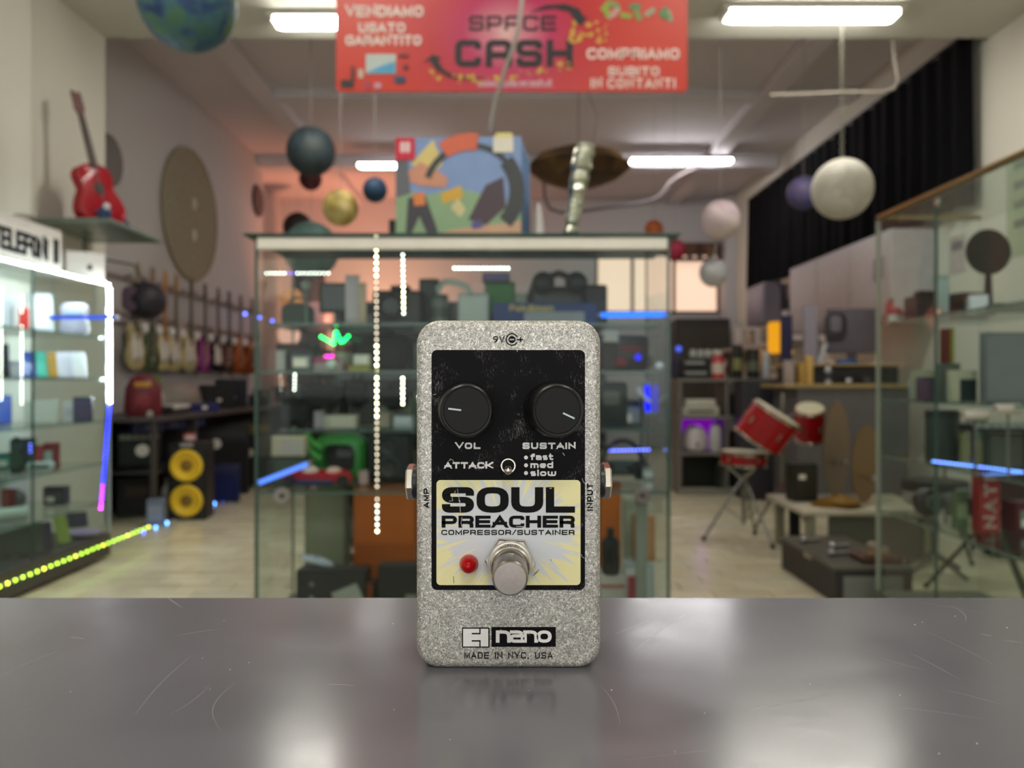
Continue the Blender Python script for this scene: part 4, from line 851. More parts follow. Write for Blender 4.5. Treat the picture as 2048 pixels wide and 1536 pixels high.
tube_light('deep blue upright glow lamp at the right of the display cabinet', (X(1296, 2.8), 2.8, Z(826, 2.8)), (X(1294, 2.8), 2.8, Z(768, 2.8)), glow('tube_deep', (.005, .01, 1), 1.8), .011)
# things on the cabinet top
TZ = ST + .0085
def box_art(t, w, h, y):
    m = lambda: M()
    M().box(-w/2, y-.0010, 0, w/2, y+.001, h).build('printed_front', C('7d96c4', .4), t, 0)
    def fl_(name, pts, col, k): M().flat([(-w/2+a*w, b*h) for a, b in pts], y-.0012-.0004*k).build(name, C(col, .45), t, 0)
    fl_('printed_meadow', [(0,0),(1,0),(1,.30),(.72,.42),(.5,.50),(.22,.42),(0,.52)], '8aa782', 1)
    fl_('printed_path', [(.2,0),(1,0),(1,.16),(.7,.12),(.45,.08)], 'c8a183', 2)
    fl_('printed_cliff', [(0,.4),(.12,.45),(.10,.78),(0,.82)], '63666e', 2)
    fl_('printed_flash', [(.12,.74),(.3,.98),(.38,.74),(.27,.6)], 'd2bf7c', 2)
    fl_('printed_hill', [(.58,.18),(.72,.52),(.86,.60),(.88,.30),(.72,.12)], '4b3c46', 3)
    fl_('printed_spark', [(.36,.44),(.52,.52),(.54,.40),(.38,.34)], 'd0a43c', 4)
    fl_('printed_flower', [(.44,.30),(.5,.40),(.56,.28),(.52,.20)], 'd3c795', 4)
    fl_('printed_gem', [(.60,.14),(.68,.18),(.70,.10),(.62,.08)], '5a5490', 4)
    fl_('printed_stripe', [(.10,.40),(.24,.42),(.34,.06),(.26,.02),(.19,.22),(.12,.02),(.08,.02)], '3e3c44', 5)
    fl_('printed_swirl', [(.10,.66),(.2,.76),(.42,.60),(.40,.50),(.2,.52),(.12,.56)], 'c98e74', 5)
    fl_('printed_sash', [(.14,.44),(.23,.46),(.24,.33),(.15,.32)], 'd98044', 6)
    r_ = M(); cx, cz = .10*w, .46*h; 
    for a0, a1, r0, r1 in ((124, 162, .195, .225), (-42, 40, .18, .25), (40, 82, .20, .225)):
        ring(r_, cx, cz, r0*w*1.71, r1*w*1.71, y-.0040, a0, a1, 20); r_.build('printed_ring', C('3d4044', .5), t, 0); r_ = M()
    r2 = M(); ring(r2, cx, cz, .19*w*1.71, .27*w*1.71, y-.0043, 82, 124, 14); r2.build('printed_grip', C('d0674c', .5), t, 0)
    M().box(-w/2, y-.0050, h*.78, -w/2+.155*w, y-.0046, h).build('logo_square', C('c8203e', .45), t, 0)
    q = M()
    for sx, fill in ((-1, 0), (1, 1)):
        cx_ = -w/2+.0775*w + sx*.021*w
        pts = [(cx_+x, h*.905+z) for x, z in rrpts(.036*w, .11*h, .016*w, 4)]
        q.flat(pts, y-.0054)
        if not fill: q.flat([(cx_+x, h*.905+z) for x, z in rrpts(.018*w, .085*h, .008*w, 3)], y-.0050)
    q.build('logo_symbol', C('e6c8cc', .5), t, 0)
    M().box(w/2-.22*w, y-.006, h*.84, w/2-.06*w, y-.0052, h*1.0).build('shelf_label', C('ded8cc', .5), t, 0)
    M().box(w/2-.20*w, y-.0066, h*.985, w/2-.07*w, y-.0061, h*1.03).build('label_clip', C('dcd28a', .5), t, 0)
bw, bh = (1040-792)/FPX*2.6, (466-268)/FPX*2.6
for k in range(4):
    t = thing('game_box', 'boxed exercise game set with colourful cover, front of the stack on the cabinet' if k == 0 else ('second', 'third', 'rearmost')[k-1] + ' boxed game set in the stack on the cabinet, only its edge showing', 'box', (X(918 + 4*k, 2.6)+.004*k, 2.56+.075*k, TZ), 0, 'boxed game sets on the display cabinet', rot=(0, 0, -.05))
    M().bb(-bw/2, 0, 0, bw/2, .07, bh*(1-.004*k), .002).build('carton', C('5f86ba', .5), t)
    M().box(bw/2-.004, .001, 0.001, bw/2+.001, .069, bh*.45).build('green_side', C('27402a', .5), t, 0)
    if k == 0: box_art(t, bw, bh, 0)
t = thing('black_stand', 'black bookend beside the boxed game sets', 'bookend', (X(778, 2.75), 2.75, TZ)); M().bb(-.06, -.03, 0, .03, .03, .025, .006).build('foot', C('141416'), t); M().bb(.0, -.01, .02, .025, .01, .10, .005).build('upright', C('18181a'), t)
t = thing('foil_cone', 'tall crinkled silver foil tube leaning over the display cabinet', 'foil tube', (X(1138, 2.62), 2.62, TZ))
m = M(); r = random.Random(3); loops = []
for k in range(22):
    u = k/21; cx = (X(1170, 2.62)-X(1138, 2.62))*u; z = u*(Z(290, 2.62)-TZ); rad = .022+.014*u + r.uniform(-.004, .004)
    loops.append([(cx+(rad+r.uniform(-.004,.004))*math.cos(2*PI*i/12), (rad)*math.sin(2*PI*i/12), z+r.uniform(-.003,.003)) for i in range(12)])
m.loft(loops).build('foil_body', C('c4c8b8', .25, 1), t, 0); M().lathe([(.03, 0), (.032, .006), (.02, .012)], n=16).build('base_ring', C('8a8c84'), t)
t = thing('white_cone', 'white cone standing between the game boxes and the foil tube', 'cone', (X(1077, 2.62), 2.62, TZ)); M().lathe([(.024, 0), (.022, .01), (.016, .07), (.008, .12), (.002, .132)], n=20).build('cone', C('cfc8c6'), t); M().lathe([(.027, 0), (.027, .006)], n=20).build('foot', C('b0aaa8'), t)
t = thing('blue_jar', 'small dark blue jar behind the white cone', 'jar', (X(1107, 2.8), 2.8, TZ)); M().lathe([(.022, 0), (.026, .01), (.026, .028), (.02, .034)], n=16).build('jar', C('33465c', .3), t); M().lathe([(.022, .034), (.022, .044)], n=16).build('lid', C('28384a'), t)
# upper zone (above the upper glass shelf)
U = CS3 + .001
carton('grey_box', 'light grey upright box on the upper shelf of the display cabinet', 947, U, 2.72, .11, .115, .06, 'a9b4b2', 0, ('b8c4c4', .06, .05, .94, .9))
t = thing('hook_handle', 'pale curved walking stick style handle above the grey box', 'handle', (X(925, 2.8), 2.8, U)); M().tube([(-.085, 0, .115), (-.09, 0, .14), (-.065, 0, .165), (-.03, 0, .165), (.02, 0, .145), (.03, 0, .12), (.03, 0, .0)], .0115, 10).build('curved_grip', C('b8ccc4', .3), t); M().lathe([(.02, 0), (.02, .01)], (.03, 0, 0), 12).build('foot', C('6a7472'), t)
carton('green_box', 'dark green box on the upper shelf right of the pale handle', 1000, U+.045, 2.80, .11, .12, .08, '2e5c26', 0, ('24701e', .05, .1, .95, .9))
carton('shelf_riser', 'black riser block under the dark green box', 1005, U, 2.79, .16, .044, .1, '101614', 0, ('1c2422', .05, .1, .95, .9))
carton('purple_box', 'purple box lying on top of the dark green one', 992, U+.166, 2.80, .10, .032, .08, '4c4270', 0, ('5f548c', .05, .1, .95, .9))
carton('card_game_box', 'blue trading card box with yellow lettering behind the pedal top', 1090, U-.0, 2.66, .36, .075, .06, '23407c', 0, ('8d96a4', .30, .05, .88, .58), words=('Pokémon', 'c8b45c', .16, .60, .42, .30))
t = thing('goggles_headset', 'black headset goggles resting on the blue card box', 'headset', (X(1120, 2.78), 2.79, U))
M().rr(0, 0, .10, .22, .10, .10, .04, .02, 5, 3).build('visor', C('14181a', .35), t)
M().tube([(-.11, .05, .10), (-.09, .06, .17), (0, .07, .205), (.09, .06, .17), (.11, .05, .10)], .014, 8).build('head_strap', C('1b2022'), t)
for s_ in (-1, 1): M().ball((s_*.06, .0, .16), .042, 14).build('ear_muff', C('1a2526'), t)
M().bb(-.10, .01, 0, .10, .09, .052, .006).build('stand', C('161b1c'), t)
t = thing('black_case', 'black hard case at the right end of the blue card box', 'case', (X(1190, 2.75), 2.75, U)); M().bb(-.04, 0, 0, .045, .09, .15, .01).build('shell', C('0f1516'), t); M().bb(-.03, -.003, .05, .03, .002, .09, .002).build('latch_plate', C('1e2a2c'), t)
t = thing('video_camera', 'black camera body with a round lens on the upper left shelf', 'camera', (X(795, 2.75), 2.75, U)); M().bb(-.09, 0, 0, .09, .10, .13, .012).build('body', C('16191a'), t); M().lathe([(.04, 0), (.042, -.04), (.034, -.045), (.03, -.03), (1e-4, -.028)], (-.02, 0, .07), 20, 'y').build('lens', C('1f2426', .25), t); M().bb(-.03, .02, .13, .04, .08, .15, .006).build('viewfinder', C('111314'), t)
t = thing('desk_lamp', 'slim grey lamp stand left in the display cabinet', 'lamp stand', (X(612, 2.8), 2.8, U-.0)); M().tube([(0, 0, 0), (0, 0, .15)], .006, 8).build('pole', C('7c8684'), t); M().lathe([(.025, 0), (.025, .006)], n=14).build('base', C('4c5654'), t); M().lathe([(.014, .14), (.018, .16), (.008, .17)], n=12).build('head', C('98a4a2'), t)
t = thing('dark_monitor', 'black screen on a stand, upper left shelf of the display cabinet', 'monitor', (X(685, 2.78), 2.78, U)); M().rr(0, 0, .105, .17, .11, .015, .008, .003).build('screen_frame', C('121618', .3), t); M().bb(-.075, -.002, .06, .075, .001, .15, .002).build('screen', C('22282a', .15), t); M().bb(-.012, .005, .004, .012, .015, .055, .003).build('neck', C('18191a'), t); M().bb(-.05, -.02, 0, .05, .04, .006, .003).build('foot', C('18191a'), t)
carton('paper_card', 'white card standing on the upper shelf left of the warm light strip', 705, U, 2.66, .05, .17, .006, 'a9a6ac', .1, ('bdb8c0', .05, .1, .95, .95)); carton('paper_card', 'tilted cream paper strip beside the white card', 724, U, 2.63, .035, .14, .004, 'b8a694', -.5, ('c8b6a2', .1, .1, .9, .9))
t = thing('games_bag', 'dark teal padded bag at the far left of the upper shelf', 'bag', (X(590, 2.8), 2.8, U)); M().rr(0, 0, .045, .11, .09, .08, .03, .015, 4, 3).build('bag_body', C('46504e', .7), t); M().tube([(-.03, .03, .085), (-.02, .03, .11), (.02, .03, .11), (.03, .03, .085)], .004, 6).build('strap', C('2a3230'), t)
# middle zone
V = CS2 + .001
t = thing('black_backpack', 'black padded bag on the middle shelf left of the pedal', 'bag', (X(772, 2.78), 2.72, V)); M().rr(0, 0, .068, .19, .134, .12, .05, .03, 6, 3).build('bag_body', C('0f1113', .75), t); M().rr(0, -.012, .055, .13, .08, .02, .02, .006).build('front_pocket', C('17191c', .8), t); M().tube([(-.03, .05, .13), (-.02, .05, .146), (.02, .05, .146), (.03, .05, .13)], .006, 6).build('carry_loop', C('0a0a0c'), t)
carton('white_carton', 'small white card box on the middle shelf before the black bag', 722, V+.02, 2.60, .055, .035, .04, 'b4b8b0', 0, ('c4c8c0', .1, .1, .9, .9)); carton('yellow_carton', 'low olive yellow box under the small white card box', 718, V, 2.60, .08, .019, .05, '6c6a22', 0, ('85832c', .1, .1, .9, .9))
t = thing('pink_display', 'pink and white packet with a round clear bulb on the middle shelf', 'packet', (X(650, 2.68), 2.68, V)); M().bb(-.07, 0, 0, .06, .03, .05, .003).build('packet_body', C('b0a4a4'), t); M().box(-.06, -.001, .03, .05, .002, .048).build('pink_band', C('b04a7c'), t, 0); M().ball((.03, -.03, .022), .020, 12).build('clear_bulb', C('bcd0c8', .2), t)
carton('dark_package', 'dark plum box at the left of the middle shelf', 585, V, 2.72, .12, .10, .07, '2a2024', 0, ('3a2c30', .1, .1, .9, .9)); carton('white_label_box', 'white tall box at the left end of the middle shelf', 561, V, 2.7, .035, .075, .05, 'a9abac', 0, ('c2c4c6', .1, .1, .9, .9))
salt = thing('glowing_ornament', 'orange and pink glowing stacked ball lamp seen through the display cabinet', 'lamp', (X(578, 11.2), 11.2, Z(690, 11.2)))
for k, (r_, z_, co) in enumerate(((.16, .15, 'peach'), (.13, .42, 'orange'), (.17, .66, 'amber'))): M().ball((.02*k, 0, z_), r_, 14).build('globe', glow('ornament_' + co, {'peach': (1, .5, .38), 'orange': (1, .42, .2), 'amber': (.95, .36, .12)}[co], (1.0, .5, .55)[k]), salt)
M().ball((.36, .1, .42), .22, 16).build('pink_globe', mat('pink_globe_glass', (.6, .3, .32), .3, emit=(.8, .35, .35), es=.25), salt); M().tube([(0, 0, -.55), (0, 0, .02)], .05, 10).bb(-.05, .05, -.6, .45, .25, .2, .02).build('pedestal', C('3a2a28'), salt)
t = thing('side_table', 'dark stand under the glowing ball lamp', 'table', (X(588, 11.2), 11.25, 0)); zt = Z(690, 11.2)-.601; M().bb(-.3, -.2, zt-.05, .5, .35, zt, .01).build('table_top', C('3c3434'), t)
for sx in (-.26, .42): M().bb(sx, -.15, 0, sx+.04, .3, zt-.05, .005).build('leg', C('2c2626'), t)
# right part of the middle zone
t = thing('red_console', 'dark red and black device with lights right of the pedal', 'console', (X(1240, 2.72), 2.70, V)); M().rr(0, 0, .065, .20, .13, .10, .02, .01).build('body', C('1c1216', .3), t); M().bb(-.08, -.004, .02, .02, .001, .05, .002).build('red_trim', C('7a1620'), t); M().bb(.0, -.004, .07, .07, .001, .09, .002).build('red_grille', C('64161e'), t); M().lathe([(.012, -.003), (1e-4, -.004)], (.06, 0, .05), 12, 'y').build('blue_light', glow('small_blue', (.03, .03, 1), 1.2), t)
carton('white_note', 'white note card leaning above the red console', 1222, V+.100, 2.66, .055, .045, .004, 'a8a89c', 0, ('c4c4b6', .1, .1, .9, .9)); carton('note_stand', 'black block the white note card stands on', 1218, V, 2.66, .05, .099, .02, '151216', 0, ('20181c', .1, .1, .9, .9))
t = thing('pale_bulb', 'small white ball knob by the right edge of the middle shelf', 'ball', (X(1318, 2.64), 2.64, V)); M().ball((0, 0, .018), .014, 12).build('ball', C('d4dcec'), t); M().lathe([(.01, 0), (.008, .006)], n=10).build('foot', C('7c848c'), t)
W = CS0 + .001
# zone between the lowest and middle shelves
t = thing('toy_truck_bag', 'bright green moulded carrier with a dark opening on the lower shelf', 'carrier', (X(672, 2.78), 2.74, W), .0)
loops = []
def rl(w, h, r, cx, cz, y): return [(cx+x, y, cz+z) for x, z in rrpts(w, h, r, 5)]
gm = M(); gm.loft([rl(.165, .15, .05, .015, .075, .0), rl(.185, .17, .05, .015, .085, .02), rl(.185, .17, .05, .015, .085, .10), rl(.16, .15, .05, .015, .08, .12)], False, True)
gm.loft([rl(.165, .15, .05, .015, .075, .0), rl(.115, .105, .03, .018, .083, -.004), rl(.105, .095, .03, .018, .083, .06)], False, False)
gm.build('shell', C('23762a', .35), t); M().loft([rl(.11, .10, .03, .018, .083, .058), rl(.11, .10, .03, .018, .083, .060)]).build('dark_opening', C('0e1010'), t); M().bb(.0, .05, .085, .06, .057, .115, .002).build('inner_label', C('6a6460'), t)
for z_ in (.135, .095): M().tube([(-.10, .03, z_+.035), (-.075, -.005, z_+.01), (-.045, -.006, z_-.015)], .011, 8).build('side_rib', C('3f9a32', .35), t)
t = thing('toy_car', 'red toy racing car with dark wheels on the lower shelf', 'toy car', (X(638, 2.64), 2.60, W))
M().loft([rl(.23, .03, .012, 0, .028, 0), rl(.24, .04, .015, 0, .030, .02), rl(.20, .045, .015, 0, .034, .07), rl(.18, .03, .01, 0, .03, .09)]).build('car_body', C('a8182c', .25), t); M().ball((-.03, .045, .05), .03, 12, .02).build('canopy', C('d8c4b8', .2), t); M().ball((.05, .045, .05), .028, 12, .018).build('engine_cover', C('d4b0a4', .2), t); M().bb(-.07, -.006, .008, .06, .004, .028, .003).build('blue_skirt', C('1f2550'), t)
for sx in (-.09, .09):
    for sy in (0, .09): M().lathe([(.02, -.01), (.022, 0), (.02, .01)], (sx, sy, .022), 16, 'y').build('wheel', C('131315'), t)
carton('white_book_box', 'wide white box on a stand at the left of the lower shelf', 576, W+.10, 2.66, .115, .07, .05, 'b4ab98', 0, ('a9a49e', .3, .1, .9, .8)); carton('box_stand', 'clear green tinted block under the wide white box', 578, W, 2.66, .12, .099, .05, '2a382e', 0, ('34463a', .1, .1, .9, .9))
X1 = CS1 + .001
carton('grey_white_box', 'long grey white box on the narrow rear shelf', 680, X1, 2.76, .12, .05, .05, 'aaa99e', 0, ('b9b8ac', .2, .1, .9, .9)); carton('paper_pack', 'lilac grey packet left of the long grey white box', 637, X1, 2.76, .035, .065, .04, '8d8890', 0, ('9a96a0', .1, .1, .9, .9)); carton('tan_pack', 'tan box behind the warm light strip on the rear shelf', 765, X1, 2.78, .06, .06, .05, '7f776c', 0, ('968c80', .1, .1, .9, .9)); carton('pale_blue_pack', 'pale blue white packet by the pedal edge on the rear shelf', 805, X1, 2.76, .07, .045, .05, '9ba6b2', 0, ('b0bac6', .1, .4, .9, .9))
for i, (px, w, h) in enumerate(((592, .10, .13), (640, .16, .10), (715, .08, .12), (790, .1, .11))):
    amp('small_amplifier', ('leftmost', 'second', 'third', 'fourth')[i] + ' small dark amplifier on the rear shelf, counted from the left', X(px, 2.86), 2.83, X1 + (.068 if i == 1 else .07 if i == 2 else .062 if i == 3 else 0), w, h-.01*i, .06, 0, '1c2224', '242c2e', '343c3e', 3)
t = thing('black_speaker', 'black speaker box on the lower shelf left of the pedal', 'speaker', (X(785, 2.8), 2.78, W)); M().bb(-.09, 0, 0, .07, .1, .176, .01).build('cabinet', C('14181a'), t)
for z_ in (.05, .13): M().lathe([(.04, 0), (.042, -.006), (.034, -.008), (.01, .004), (1e-4, .004)], (-.01, -.001, z_), 20, 'y').build('cone', C('202628'), t)
carton('pink_grey_box', 'two small pinkish dice shaped boxes on the lower shelf', 727, W, 2.66, .035, .05, .03, '8a6c70', .2, ('a48a8c', .1, .1, .9, .9))
headphones('dark_headphones', 'black headphones lying right of the pedal on the lower shelf', (X(1245, 2.7), 2.70, W-.0), .2, '15181a', s=.95)
t = thing('game_controller', 'grey game controller resting behind the headphones', 'controller', (X(1250, 2.82), 2.84, W)); M().rr(0, 0, .04, .15, .06, .05, .028, .015, 5, 3).build('shell', C('3a4246', .4), t); M().ball((-.045, -.004, .05), .012, 10).build('thumbstick', C('101214'), t); M().ball((.03, -.004, .035), .012, 10).build('thumbstick', C('101214'), t)
t = thing('white_horn', 'white curved strap on the blue lit stand', 'strap', (X(1285, 2.74), 2.74, Z(800, 2.74)-.03)); M().tube([(-.02, 0, .075), (-.005, 0, .05), (.018, 0, .03), (.03, 0, .022)], .008, 8, .006).build('curved_strap', C('c4cce0', .3), t); M().tube([(.0, .02, -.22), (0, .02, .05)], .005, 6).build('post', C('39424c'), t); M().lathe([(.02, -.224), (.02, -.218)], (0, .02, 0), 12).build('foot', C('2c343c'), t)
t = thing('dark_robot', 'dark upright device behind the right corner of the pedal', 'device', (X(1228, 2.8), 2.8, X1)); M().rr(0, 0, .085, .10, .17, .06, .015, .006).build('body', C('2a3234', .4), t); M().rr(-.01, -.005, .11, .06, .05, .01, .01, .003).build('face_plate', C('6c706c'), t)
# bottom zone
B_ = SB + .0005
carton('grey_large_box', 'tall olive grey box in the bottom of the display cabinet', 650, B_, 2.82, .15, CS0-B_-.012, .07, '7c7e6c', 0, ('8b8c78', .08, .05, .95, .93))
carton('orange_box', 'wide orange box in the bottom of the display cabinet', 768, B_, 2.74, .22, CS0-B_-.012, .14, 'a04e0c', 0, ('b45a10', .02, .52, .98, .98))
t = carton('dark_game_box', 'black game box with a tilted grey card on its front', 662, B_, 2.58, .235, .165, .09, '1d1d20', 0, ('26262a', .04, .05, .96, .95)); q = M(); q.add([(.0,-.0025,.09),(.085,-.0025,.125),(.115,-.0025,.062),(.03,-.0025,.03)], [(0,1,2,3)]); q.build('tilted_card', C('9a9c98'), t, 0)
for z_ in (.03, .075, .12): M().ball((-.065, -.002, z_), .008, 8, rings=6).build('button', C('77777c'), t)
t = thing('white_shoe', 'white rounded controller lying on the black game box', 'controller', (X(628, 2.62), 2.62, B_+.166)); M().at((0, 0, 0), (0, .25, 0)).loft([[(a*math.cos(2*PI*i/18), b*math.sin(2*PI*i/18)+.03, z) for i in range(18)] for a, b, z in ((.04, .015, .008), (.058, .026, .014), (.055, .024, .024), (.03, .012, .03))]).build('shell', C('c0c6d8', .3), t); M().ball((0, .03, .03), .012, 10, .006).build('button', C('8c94a8'), t)
carton('dark_small_box', 'dark box with a small grey label beside the pedal, bottom left', 800, B_, 2.58, .15, .18, .08, '1c1c1e', 0, ('76766e', .62, .28, .88, .48)); carton('orange_stripe_box', 'narrow box with an orange stripe between the dark boxes', 737, B_, 2.60, .045, .12, .06, '3a1c0c', 0, ('8c3c0c', .3, .02, .7, .98))
carton('orange_small_box', 'orange box right of the pedal in the cabinet bottom', 1222, B_, 2.84, .075, CS0-B_-.012, .05, 'b45a18', 0, ('c4661c', .05, .1, .95, .95))
bottle('black_bottle', 'black bottle standing on a red and white box right of the pedal', 1221, B_+.148, 2.62, .030, .155, '141618', '1a1c1e')
carton('red_white_box', 'red and white box under the black bottle', 1226, B_, 2.60, .085, .146, .08, 'b4b0ac', 0, ('8c2a2c', .1, .1, .6, .42), band=('a06058', .70, .78)); carton('peach_box', 'peach brown box at the right edge of the cabinet bottom', 1290, B_+.16, 2.74, .075, .16, .06, 'a87a58', 0, ('b08260', .1, .1, .9, .9)); carton('pale_blue_box', 'pale grey blue carton under the peach brown box', 1280, B_, 2.72, .10, .159, .08, 'a0a8ac', 0, ('b0b8c0', .1, .1, .9, .9)); carton('cream_strip_box', 'narrow cream box next to the cabinet lock stile', 1262, B_, 2.80, .05, .37, .05, '9a9c8c', 0, ('aaac9c', .1, .1, .9, .9))

# gondola of stock behind the cabinet
gd = thing('stock_rack', 'dark rack of stock standing behind the display cabinet', 'rack', (0, 0, 0))
GX0, GX1, GY = X(668, 4.6), X(1200, 4.6), 4.6
M().bb(GX0, GY+.36, .02, GX1, GY+.40, 1.62, .004).build('back_board', C('2a3130'), gd, 0)
for x_ in (GX0, (GX0+GX1)/2, GX1-.03): M().bb(x_, GY, 0, x_+.03, GY+.36, 1.62, .003).build('upright', C('2c3230'), gd, 0)
GS = [.12, .5, .84, 1.14, 1.42]
for z in GS: M().bb(GX0+.031, GY, z-.02, GX1-.031, GY+.355, z, .003).build('shelf_board', C('59615e'), gd, 0)
r = random.Random(5); pal = ['20262a', '2a2f2e', '74807c', '15181a', '353e40', '7f8a86', '1d2430', '303838', '5c6460', '3c2c2c', '2c3c2c']
nm = ['game_carton', 'speaker_box', 'stereo_box', 'console_box']
pos = ['bottom', 'second', 'middle', 'fourth', 'top']
for zi, z in enumerate(GS):
    x_ = GX0+.06; k = 0
    while x_ < GX1-.16:
        w_ = r.uniform(.10, .2); 
        mid = (GX0+GX1)/2+.015
        if x_ < mid and x_+w_ > mid-.03: x_ = mid+.03
        if x_+w_ > GX1-.05: break
        h_ = r.uniform(.12, .24); co = r.choice(pal); cn = {'20262a': 'blue black', '2a2f2e': 'charcoal', '74807c': 'mid grey', '15181a': 'near black', '353e40': 'slate', '7f8a86': 'pale grey', '1d2430': 'ink blue', '303838': 'dark grey', '5c6460': 'stone grey', '3c2c2c': 'dark brown', '2c3c2c': 'dark green'}[co]
        k += 1
        carton(nm[k % 4], '%s box, number %s from the left on the %s board of the dark rack' % (cn, ('one', 'two', 'three', 'four', 'five', 'six', 'seven', 'eight', 'nine', 'ten')[k-1], pos[zi]), 0, z+.0005, GY+.1, w_, h_, .2, co, 0, (r.choice(pal), .1, .15, .9, .7), x=x_+w_/2, group='boxes on the dark rack')
        x_ += w_+r.uniform(.005, .04)

# ================================================================ hanging things
def planet_mat(name, c0, c1, c2, scale=3.0):
    m = bpy.data.materials.new(name); N, L = nt(m); b = N['Principled BSDF']; tc = N.new('ShaderNodeTexCoord')
    n = N.new('ShaderNodeTexNoise'); n.inputs['Scale'].default_value = scale; n.inputs['Detail'].default_value = 4; n.inputs['Distortion'].default_value = .8; L.new(tc.outputs['Object'], n.inputs[0])
    r_ = N.new('ShaderNodeValToRGB'); e = r_.color_ramp.elements; e[0].position = .36; e[0].color = (*srgb(c0), 1); e[1].position = .66; e[1].color = (*srgb(c2), 1); k = e.new(.5); k.color = (*srgb(c1), 1)
    L.new(n.outputs[0], r_.inputs[0]); L.new(r_.outputs[0], b.inputs['Base Color']); b.inputs['Roughness'].default_value = .6; return m
def lantern(label, px, py, d, rpx, mt, zc=ZC2, ribs=14, chain=False, string=True, group='hanging planet lanterns', sq=1.0):
    R = rpx/FPX*d; z = Z(py, d); t = thing('paper_lantern', label, 'lantern', (X(px, d), d, z), 0, group)
    prof = []; n = ribs*3
    for k in range(n+1):
        a = PI*(.05 + .90*k/n); rr_ = R*math.sin(a)*(1 - .035*abs(math.cos(ribs*PI*k/n))); prof.append((rr_, -R*sq*math.cos(a)))
    M().lathe(prof, n=32).build('shade', mt, t, 60)
    M().lathe([(R*.17, R*sq*.985), (R*.19, R*sq*.985), (R*.19, R*sq*1.0), (R*.17, R*sq*1.0)], n=16).build('top_ring', C('8c8878'), t)
    H = zc - z
    if chain:
        c = M(); k = 0; zz = R
        while zz < H-.001:
            c.tube([(.014*math.cos(a) if k % 2 else 0, 0 if k % 2 else .014*math.cos(a), zz+.02+.022*math.sin(a)) for a in [2*PI*i/8 for i in range(9)]], .003, 4); zz += .034; k += 1
        c.build('chain', C('8a8a7c', .4), t)
    elif string: M().tube([(0, 0, R*sq), (0, 0, H)], .0018, 5).build('string', C('8f8a88'), t)
    return t
lantern('big blue and green earth lantern cut by the top edge of the photo', 375, 2, 3.3, 97, planet_mat('earth_paper', '1a3566', '3e6672', '4a6e2a', 9), ZC)
lantern('large dark grey blue planet lantern left of the game boxes', 622, 303, 6.4, 49, planet_mat('storm_paper', '1a1c1e', '2a3a42', '343c3a', 4))
lantern('small maroon ball lantern below the large dark one', 621, 358, 6.9, 23, planet_mat('maroon_paper', '3a0814', '4a0c1c', '560f20'))
lantern('round navy blue lantern beside the game boxes', 750, 380, 6.2, 25, planet_mat('navy_paper', '0e2c4a', '11365a', '103a50'))
lantern('golden ribbed planet lantern left of the navy one', 681, 416, 6.0, 36, planet_mat('gold_paper', '7a6428', 'a8934c', 'd8c68c', 4))
lantern('dull teal lantern half hidden behind the display cabinet', 622, 500, 6.6, 56, planet_mat('teal_paper', '36504c', '46605c', '506a64'))
lantern('small dark brown lantern above the teal one', 596, 455, 8.2, 30, planet_mat('brown_paper', '1c120e', '241712', '2c1c16'))
lantern('small orange lantern above the right end of the display cabinet', 1308, 458, 8.4, 19, planet_mat('orange_paper', '8c3a1c', 'b0562c', 'b86a3c'))
lantern('small crimson lantern right of the display cabinet top corner', 1349, 500, 7.4, 22, planet_mat('crimson_paper', '7c1830', '981c3c', 'a02444'), sq=1.0)
lantern('pink and cream planet lantern with an orange and navy foot', 1441, 441, 6.2, 40, planet_mat('jupiter_paper', '8c6a78', 'c0aeb4', 'd8c8c0', 2.2))
lantern('silver grey ball hanging under the pink planet lantern', 1427, 545, 6.3, 29, planet_mat('silver_paper', '8c8c90', 'a8a8ac', 'c4c4c4', 2), string=False)
lantern('white ribbed lantern hanging on a chain before the black curtain', 1684, 378, 5.4, 60, planet_mat('cream_paper', 'b4b0a4', 'c4c0b4', 'd0ccc0', 6), ZC, 18, chain=True)
lantern('violet blue planet lantern peeking out behind the white ribbed one', 1607, 386, 6.6, 33, planet_mat('violet_paper', '33365c', '564a70', '3c4a86'))
o = bpy.data.objects.get('paper_lantern.010')
if o:
    M().tube([(0, 0, .11), (.03, 0, .27)], .008, 6).build('link', C('9a9a9c'), o)
t = thing('hanging_saucer', 'wide brown oval disc hanging right of the game boxes', 'hanging disc', (X(1157, 6.4), 6.4, Z(336, 6.4)))
M().lathe([(.02, -.165), (.18, -.14), (.33, -.08), (.43, 0), (.36, .08), (.2, .14), (.02, .16)], n=40).build('disc', planet_mat('bronze_paper', '2c1a08', '4a3010', '6a5020', 5), t)
M().lathe([(.05, .155), (.05, .18), (.02, .19)], n=16).build('cap', C('50401c'), t)
M().tube([(0, 0, .18), (.0, 0, ZC2-Z(336, 6.4))], .005, 5).build('wire', C('5c5654'), t); M().tube([(.10, 0, .14), (.16, 0, .42), (.02, 0, .8), (.0, 0, ZC2-Z(336, 6.4))], .004, 5).build('side_wire', C('6c6462'), t)
def cable(label, pts, r, col, name='cable', cat='cable'):
    o = thing(name, label, cat, pts[0]); P = [Vector(p)-Vector(pts[0]) for p in pts]
    sm = []
    for i in range(len(P)-1):
        a, b, c_, e = P[max(i-1, 0)], P[i], P[i+1], P[min(i+2, len(P)-1)]
        for u in (0, .25, .5, .75): sm.append(tuple(.5*((2*b)+(c_-a)*u+(2*a-5*b+4*c_-e)*u*u+(3*b-a-3*c_+e)*u**3)))
    sm.append(tuple(P[-1])); M().tube(sm, r, 6).build('cord', C(col), o); M().ball(sm[0], r*2, 8, rings=6).build('end_clip', C(col), o); return o
